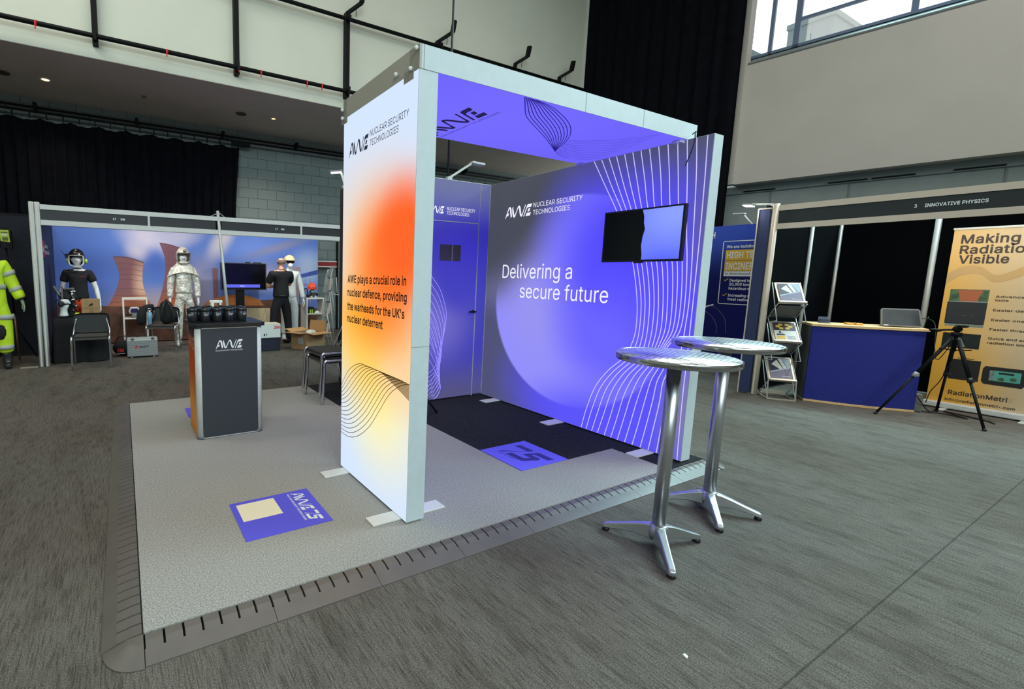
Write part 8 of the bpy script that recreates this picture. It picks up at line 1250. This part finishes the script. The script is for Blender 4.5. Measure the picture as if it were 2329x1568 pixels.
# ---- zigzag brochure rack
t = thing('brochure_rack', 'silver zigzag brochure rack standing left of the blue counter', 'brochure rack', (7.18, .72, 0))
RU = Vector((.62, -.785, 0)); RNn = Vector((.785, .62, 0)); RA = Vector((7.0, .725, 0))
def rp(u, n, z): return RA+RU*u+RNn*n+Z_*z
levels = [(.27, 1.44, .04, 1.19), (.30, 1.0, .06, 1.16), (.27, .955, .04, .715), (.30, .545, .06, .70), (.27, .505, .04, .235)]
SILVF = mat('champagne_aluminium', S(200, 190, 172), .35, .5)
RW = .255
for i, (n0, z0, n1, z1) in enumerate(levels):
    if i % 2 == 0:
        lo, hi = rp(0, n1, z1), rp(0, n0, z0); d = hi-lo; nn = RU.cross(d).normalized(); nn = nn if nn.z > 0 else -nn
        m = MB(); m.obox(lo, RU*.016, d, nn*-.008).obox(lo+RU*(RW-.016), RU*.016, d, nn*-.008).obox(lo, RU*RW, d*.06, nn*.03).obox(hi-d*.05, RU*RW, d*.05, nn*-.008).obox(lo+RU*.01-nn*.004, RU*(RW-.02), d, nn*-.004); m.build('tray', SILVF, t)
    else:
        lo, hi = rp(0, n0, z0), rp(0, n1, z1); d = hi-lo; nn = RU.cross(d).normalized()
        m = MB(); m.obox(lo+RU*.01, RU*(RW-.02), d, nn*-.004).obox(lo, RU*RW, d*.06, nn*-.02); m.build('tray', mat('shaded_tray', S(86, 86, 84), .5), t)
m = MB()
for u in (-.008, RW+.008):
    chain = [(.04, 1.19), (.3, 1.0), (.04, .715), (.3, .545), (.04, .235), (.3, .03)]
    ch2 = [(.3, 1.44), (.02, .98), (.31, .93), (.02, .5), (.31, .46), (.02, .012)]
    for a, b in zip(chain, chain[1:]): m.tube([rp(u, *a), rp(u, *b)], .005, 6)
    for a, b in zip(ch2, ch2[1:]): m.tube([rp(u, *a), rp(u, *b)], .005, 6)
m.build('scissor_frame', ALU, t)
m = MB(); m.bar(rp(-.01, .02, .012), rp(RW+.01, .02, .012), .012, .018).bar(rp(-.01, .32, .012), rp(RW+.01, .32, .012), .012, .018).bar(rp(-.008, .02, .012), rp(-.008, .32, .012), .01, .012).bar(rp(RW+.008, .02, .012), rp(RW+.008, .32, .012), .01, .012)
m.bar(rp(0, .3, .05), rp(RW, .3, .05), .03, .05).bar(rp(-.008, .02, .015), rp(-.008, .05, .235), .01, .01).bar(rp(RW+.008, .02, .015), rp(RW+.008, .05, .235), .01, .01); m.build('base_frame', SILVF, t)
MAUVE = mat('mauve_print', S(104, 98, 122), .4); PALEB = mat('pale_blue_print', S(150, 168, 180), .4); PALE = mat('pale_print', S(206, 204, 196), .4); DARKB = mat('dark_print', S(52, 48, 62), .4); GOLD = mat('gold_print', S(214, 170, 70), .4)
def brochure(i, lab, kind):
    n0, z0, n1, z1 = levels[i]; lo, hi = rp(.022, n1, z1), rp(.022, n0, z0); d = hi-lo; nn = RU.cross(d).normalized()
    nn = nn if nn.dot(Vector((-1, -.5, .3))) > 0 else -nn; o = lo+d*.07+nn*.003; t = thing('brochure', lab, 'brochure', tuple(o)); L_ = d*.86; W_ = .21
    L1 = L_.normalized(); h = L_.length; m = MB(); m.obox(o, RU*W_, L_, nn*.004)
    def f(p, mi, k): m.flat(p, o+nn*(.0042+.0006*k), RU, L1, mi)
    if kind == 'mauve':
        f([(0, 0), (W_, 0), (W_, h*.55), (0, h*.3)], 1, 1); f([(0, h*.3), (W_, h*.55), (W_, h*.6), (0, h*.36)], 2, 2); f([(0, h*.36), (W_, h*.6), (W_, h), (0, h)], 4, 1)
        f([(W_*.45, h*.98), (W_*.62, h*.98), (W_*.8, h*.55), (W_*.66, h*.5)], 3, 3); f([(W_*.62, h), (W_, h*.98), (W_, h*.6), (W_*.84, h*.56)], 2, 3); f([(W_*.12, h*.7), (W_*.4, h*.92), (W_*.62, h*.5), (W_*.5, h*.47)], 3, 2)
        f([(W_*.5, h*.14), (W_*.92, h*.12), (W_*.92, h*.145), (W_*.5, h*.165)], 3, 4)
    elif kind == 'gold':
        f([(0, h*.56), (W_, h*.56), (W_, h), (0, h)], 4, 1)
        for k in range(6): a = k*PI/3; c = (W_*.5+W_*.22*math.cos(a)*1.3, h*.78+h*.11*math.sin(a)); f([(c[0]+W_*.09*math.cos(b*PI/3)*1.3, c[1]+h*.07*math.sin(b*PI/3)) for b in range(6)], 5, 2)
        f([(W_*.06, h*.08), (W_*.45, h*.08), (W_*.45, h*.26), (W_*.06, h*.26)], 5, 2); f([(W_*.06, h*.3), (W_*.5, h*.3), (W_*.42, h*.38), (W_*.12, h*.38)], 4, 2); f([(W_*.2, h*.42), (W_*.32, h*.42), (W_*.3, h*.52), (W_*.22, h*.52)], 4, 2)
        for k in range(4): f([(W_*.55, h*(.1+k*.05)), (W_*.92, h*(.1+k*.05)), (W_*.92, h*(.115+k*.05)), (W_*.55, h*(.115+k*.05))], 1, 2)
    else:
        f([(0, 0), (W_, 0), (W_, h*.45), (0, h*.45)], 4, 1); f([(W_*.1, h*.2), (W_*.8, h*.2), (W_*.6, h*.36), (W_*.2, h*.36)], 1, 2)
    m.build('printed_cover', [PALE, MAUVE, PALEB, PALE, DARKB, GOLD], t)
brochure(0, 'mauve brochure on the top tray of the zigzag rack', 'mauve'); brochure(2, 'brochure with gold trefoil hexagons on the middle tray of the zigzag rack', 'gold'); brochure(4, 'mauve brochure on the lowest tray of the zigzag rack', 'mauve')
# ---- roll-up banner
t = thing('roll_up_banner', 'amber roll-up banner with large black heading on the right stand', 'banner', (8.5, -.65, 0))
BNX = 8.5; ban = print_mat('amber_banner_print', S(206, 184, 150), [((0, .5, .8), (2, .75, 2.4), (0, 0, 0), 1.0, S(226, 172, 76)), ((0, .3, .3), (2, .6, .8), (0, 0, 0), 1.0, S(228, 170, 66))], emit=0)
MB().box(BNX, BNX+.004, -1.06, -.222, .07, 2.075).build('printed_sheet', ban, t)
MB().box(BNX-.008, BNX+.012, -1.07, -.215, 2.07, 2.092).build('top_bar', ALU_W, t)
MB().box(BNX-.06, BNX+.06, -1.08, -.205, .01, .075).build('base_cassette', ALU_W, t, .012); MB().obox((BNX-.2, -.4, .002), (.2, 0, 0), (0, .05, 0), (0, 0, .008)).obox((BNX-.2, -.95, .002), (.2, 0, 0), (0, .05, 0), (0, 0, .008)).build('foot', ALU_W, t)
m = MB(); q = BNX-.0012
for s_, y, z, h, w_ in (('Making', -.282, 1.915, .118, .395), ('Radiation', -.284, 1.80, .112, .50), ('Visible', -.287, 1.69, .112, .343)): m.text(s_, (q, y, z), NY, Z_, h*.86, w_, .022)
m.build('heading', mat('dark_brown_ink', S(62, 52, 46), .6), t)
m = MB()
for s_, z, w_ in (('Advanced m', 1.312, .27), ('tools', 1.272, .09), ('Easier data in', 1.163, .29), ('Easier onsite a', 1.055, .3), ('Faster threat lo', .95, .30), ('Quick and accur', .85, .31), ('radiation identif', .80, .32)): MB().text(s_, (q, -.585, z), NY, Z_, .026, w_, .02).build('body_text', mat('dark_brown_ink', S(62, 52, 46), .6), t)
m.text('RadiationMetri', (q, -.376, .178), NY, Z_, .052, .41, .01); m.build('product_text', mat('dark_brown_ink', S(62, 52, 46), .6), t); m = MB(); m.text('info@radiationmetrix.com', (q, -.36, .10), NY, Z_, .032, .485, .01); m.build('contact_text', mat('dark_brown_ink', S(62, 52, 46), .6), t)
m = MB(); m.text('X', (q, -.79, .178), NY, Z_, .05, .035, .0); m.build('pale_letter', mat('fawn_ink', S(190, 160, 120), .6), t)
m = MB(); wv = catmull([(q, -.223, 1.5), (q, -.32, 1.6), (q, -.45, 1.62), (q, -.56, 1.53), (q, -.7, 1.58), (q, -.85, 1.68), (q, -1.055, 1.7)], 6)
for a, b in zip(wv, wv[1:]): m.poly([a-Z_*.05, b-Z_*.05, b+Z_*.05*(1-.4*math.sin(b.y*9)), a+Z_*.05*(1-.4*math.sin(a.y*9))])
m.build('wave_print', mat('tan_wave_ink', S(196, 160, 108), .7), t)
PIC = [mat('picture_green', S(70, 96, 66), .5, noise_amt=.6, noise_scale=16), mat('picture_pot', S(170, 96, 62), .5), mat('picture_dark', S(26, 32, 30), .5, noise_amt=.5, noise_scale=12), mat('picture_grey', S(124, 134, 126), .5, noise_amt=.5, noise_scale=14), mat('picture_black', S(34, 32, 32), .5), mat('picture_teal', S(84, 164, 150), .5)]
m = MB(); 
def pic(y0, y1, z0, z1, mi, k=0): m.box(q-.0004*k, BNX, y1, y0, z0, z1, mi)
pic(-.267, -.541, 1.20, 1.396, 0); m.flat([(-.33, 1.385), (-.49, 1.385), (-.465, 1.22), (-.35, 1.22)], (q-.001, 0, 0), Y_, Z_, 1); pic(-.325, -.495, 1.355, 1.388, 1, 3)
pic(-.265, -.54, .972, 1.16, 3); pic(-.266, -.537, .725, .893, 2); m.flat([(-.36, .84), (-.40, .84), (-.44, .74), (-.33, .74)], (q-.001, 0, 0), Y_, Z_, 3)
pic(-.355, -.57, .36, .595, 4); m.flat([(-.605, .55), (-.865, .55), (-.88, .52), (-.88, .38), (-.86, .345), (-.61, .35), (-.59, .38), (-.59, .52)], (q-.001, 0, 0), Y_, Z_, 4); pic(-.64, -.845, .395, .51, 5, 4); pic(-.64, -.67, .395, .51, 3, 6)
for y, z in ((-.72, .42), (-.80, .43)): m.flat([(y+.022*math.cos(a*PI/6), z+.02*math.sin(a*PI/6)) for a in range(12)], (q-.003, 0, 0), Y_, Z_, 0)
pic(-.70, -.80, .475, .495, 4, 7); m.box(q, BNX, -.52, -.4, .605, .612, 4)
m.build('printed_pictures', PIC, t)
# ---- camera tripod with black detector panel
t = thing('camera_tripod', 'black camera tripod with splayed legs in front of the amber banner', 'tripod', (7.74, -.5, 0))
ap = Vector((7.73, -.5, .93))
for k, f in enumerate(((7.371, -.098, .012), (8.2, -.37, .012), (7.544, -.806, .012))):
    f = Vector(f); mid = ap.lerp(f, .5); s0 = ap+(f-ap)*.06
    lg = MB().tube([s0, mid], .017, 8).tube([mid, f], .0115, 8).build('leg', BLACKM, t)
    MB().cyl(mid-(f-ap)*.03, mid+(f-ap)*.02, .021, n=10).box(mid.x-.012, mid.x+.012, mid.y-.03, mid.y+.0, mid.z-.012, mid.z+.012).build('leg_clamp', BLACKP if k else mat('grey_clamp', S(150, 150, 150), .4), lg)
    MB().ball(f, .017, 10).build('rubber_foot', BLACKP, lg)
MB().cyl(ap-Z_*.18, ap+Z_*.02, .014).cyl(ap-Z_*.02, ap+Z_*.02, .04).build('centre_column', BLACKM, t)
for a in (.3, 2.4, 4.5): MB().bar(ap-Z_*.17, ap.lerp(Vector((7.73+.3*math.cos(a), -.5+.3*math.sin(a), .55)), .4), .008, .012).build('brace', BLACKM, t)
MB().ball(ap+Z_*.055, .036, 12).bar(ap+Vector((-.05, -.03, .085)), ap+Vector((.06, -.03, .085)), .06, .02).cyl(ap+Vector((0, 0, .05)), ap+Vector((-.03, .16, .03)), .01).ball(ap+Vector((-.03, .14, .03)), (.02, .05, .018), 10).build('pan_head', BLACKM, t)
t = thing('radiation_detector', 'flat black detector box mounted on the camera tripod', 'detector', (7.75, -.53, 1.03))
MB().obox((7.73, -.405, 1.04), (.035, -.25, -.0), (.04, .01, 0), (0, 0, .235)).build('case', mat('soft_black_case', S(40, 40, 42), .6), t, .008)
m = MB(); m.text('o  -oo-  o', (7.735, -.47, 1.13), Vector((.14, -1, 0)).normalized(), Z_, .008, .11); m.build('print', mat('grey_print', S(110, 110, 112), .6), t)
cb = MB().tube(catmull([(8.0, -.3, .01), (8.08, -.45, .008), (8.02, -.62, .009), (8.15, -.5, .008), (8.25, -.42, .009), (8.1, -.72, .008), (8.0, -.8, .009)], 8), .006, 6).tube(catmull([(7.9, -.26, .2), (8.0, -.34, .03), (8.15, -.36, .01), (8.3, -.33, .01)], 6), .005, 6).build('loose_cable', BLACKP); tag(cb, 'loose black cable coiled on the carpet under the tripod', 'cable')
cb = MB().tube(catmull([(7.75, -.5, .9), (7.98, -.36, .62), (8.1, -.3, .72), (8.2, -.25, 1.0), (8.4, -.12, 1.05)], 8), .004, 6).tube(catmull([(7.76, -.49, .62), (7.85, -.42, .4), (8.05, -.33, .24), (8.1, -.3, .1)], 8), .004, 6).build('loose_cable', BLACKP); tag(cb, 'thin black lead hanging between the tripod and the tablet', 'cable')
for x, y, l in ((7.86, -.76, 'white paper scrap on the carpet between tripod and bar tables'), (1.85, -1.02, 'tiny white crumb on the carpet at the bottom edge of the picture')):
    p_ = MB().prism([(0, 0), (.016, .004), (.02, .018), (.006, .02)], (x, y, .0005), X_, Y_, Z_*.003).build('paper_scrap', WHITEP); tag(p_, l, 'litter')
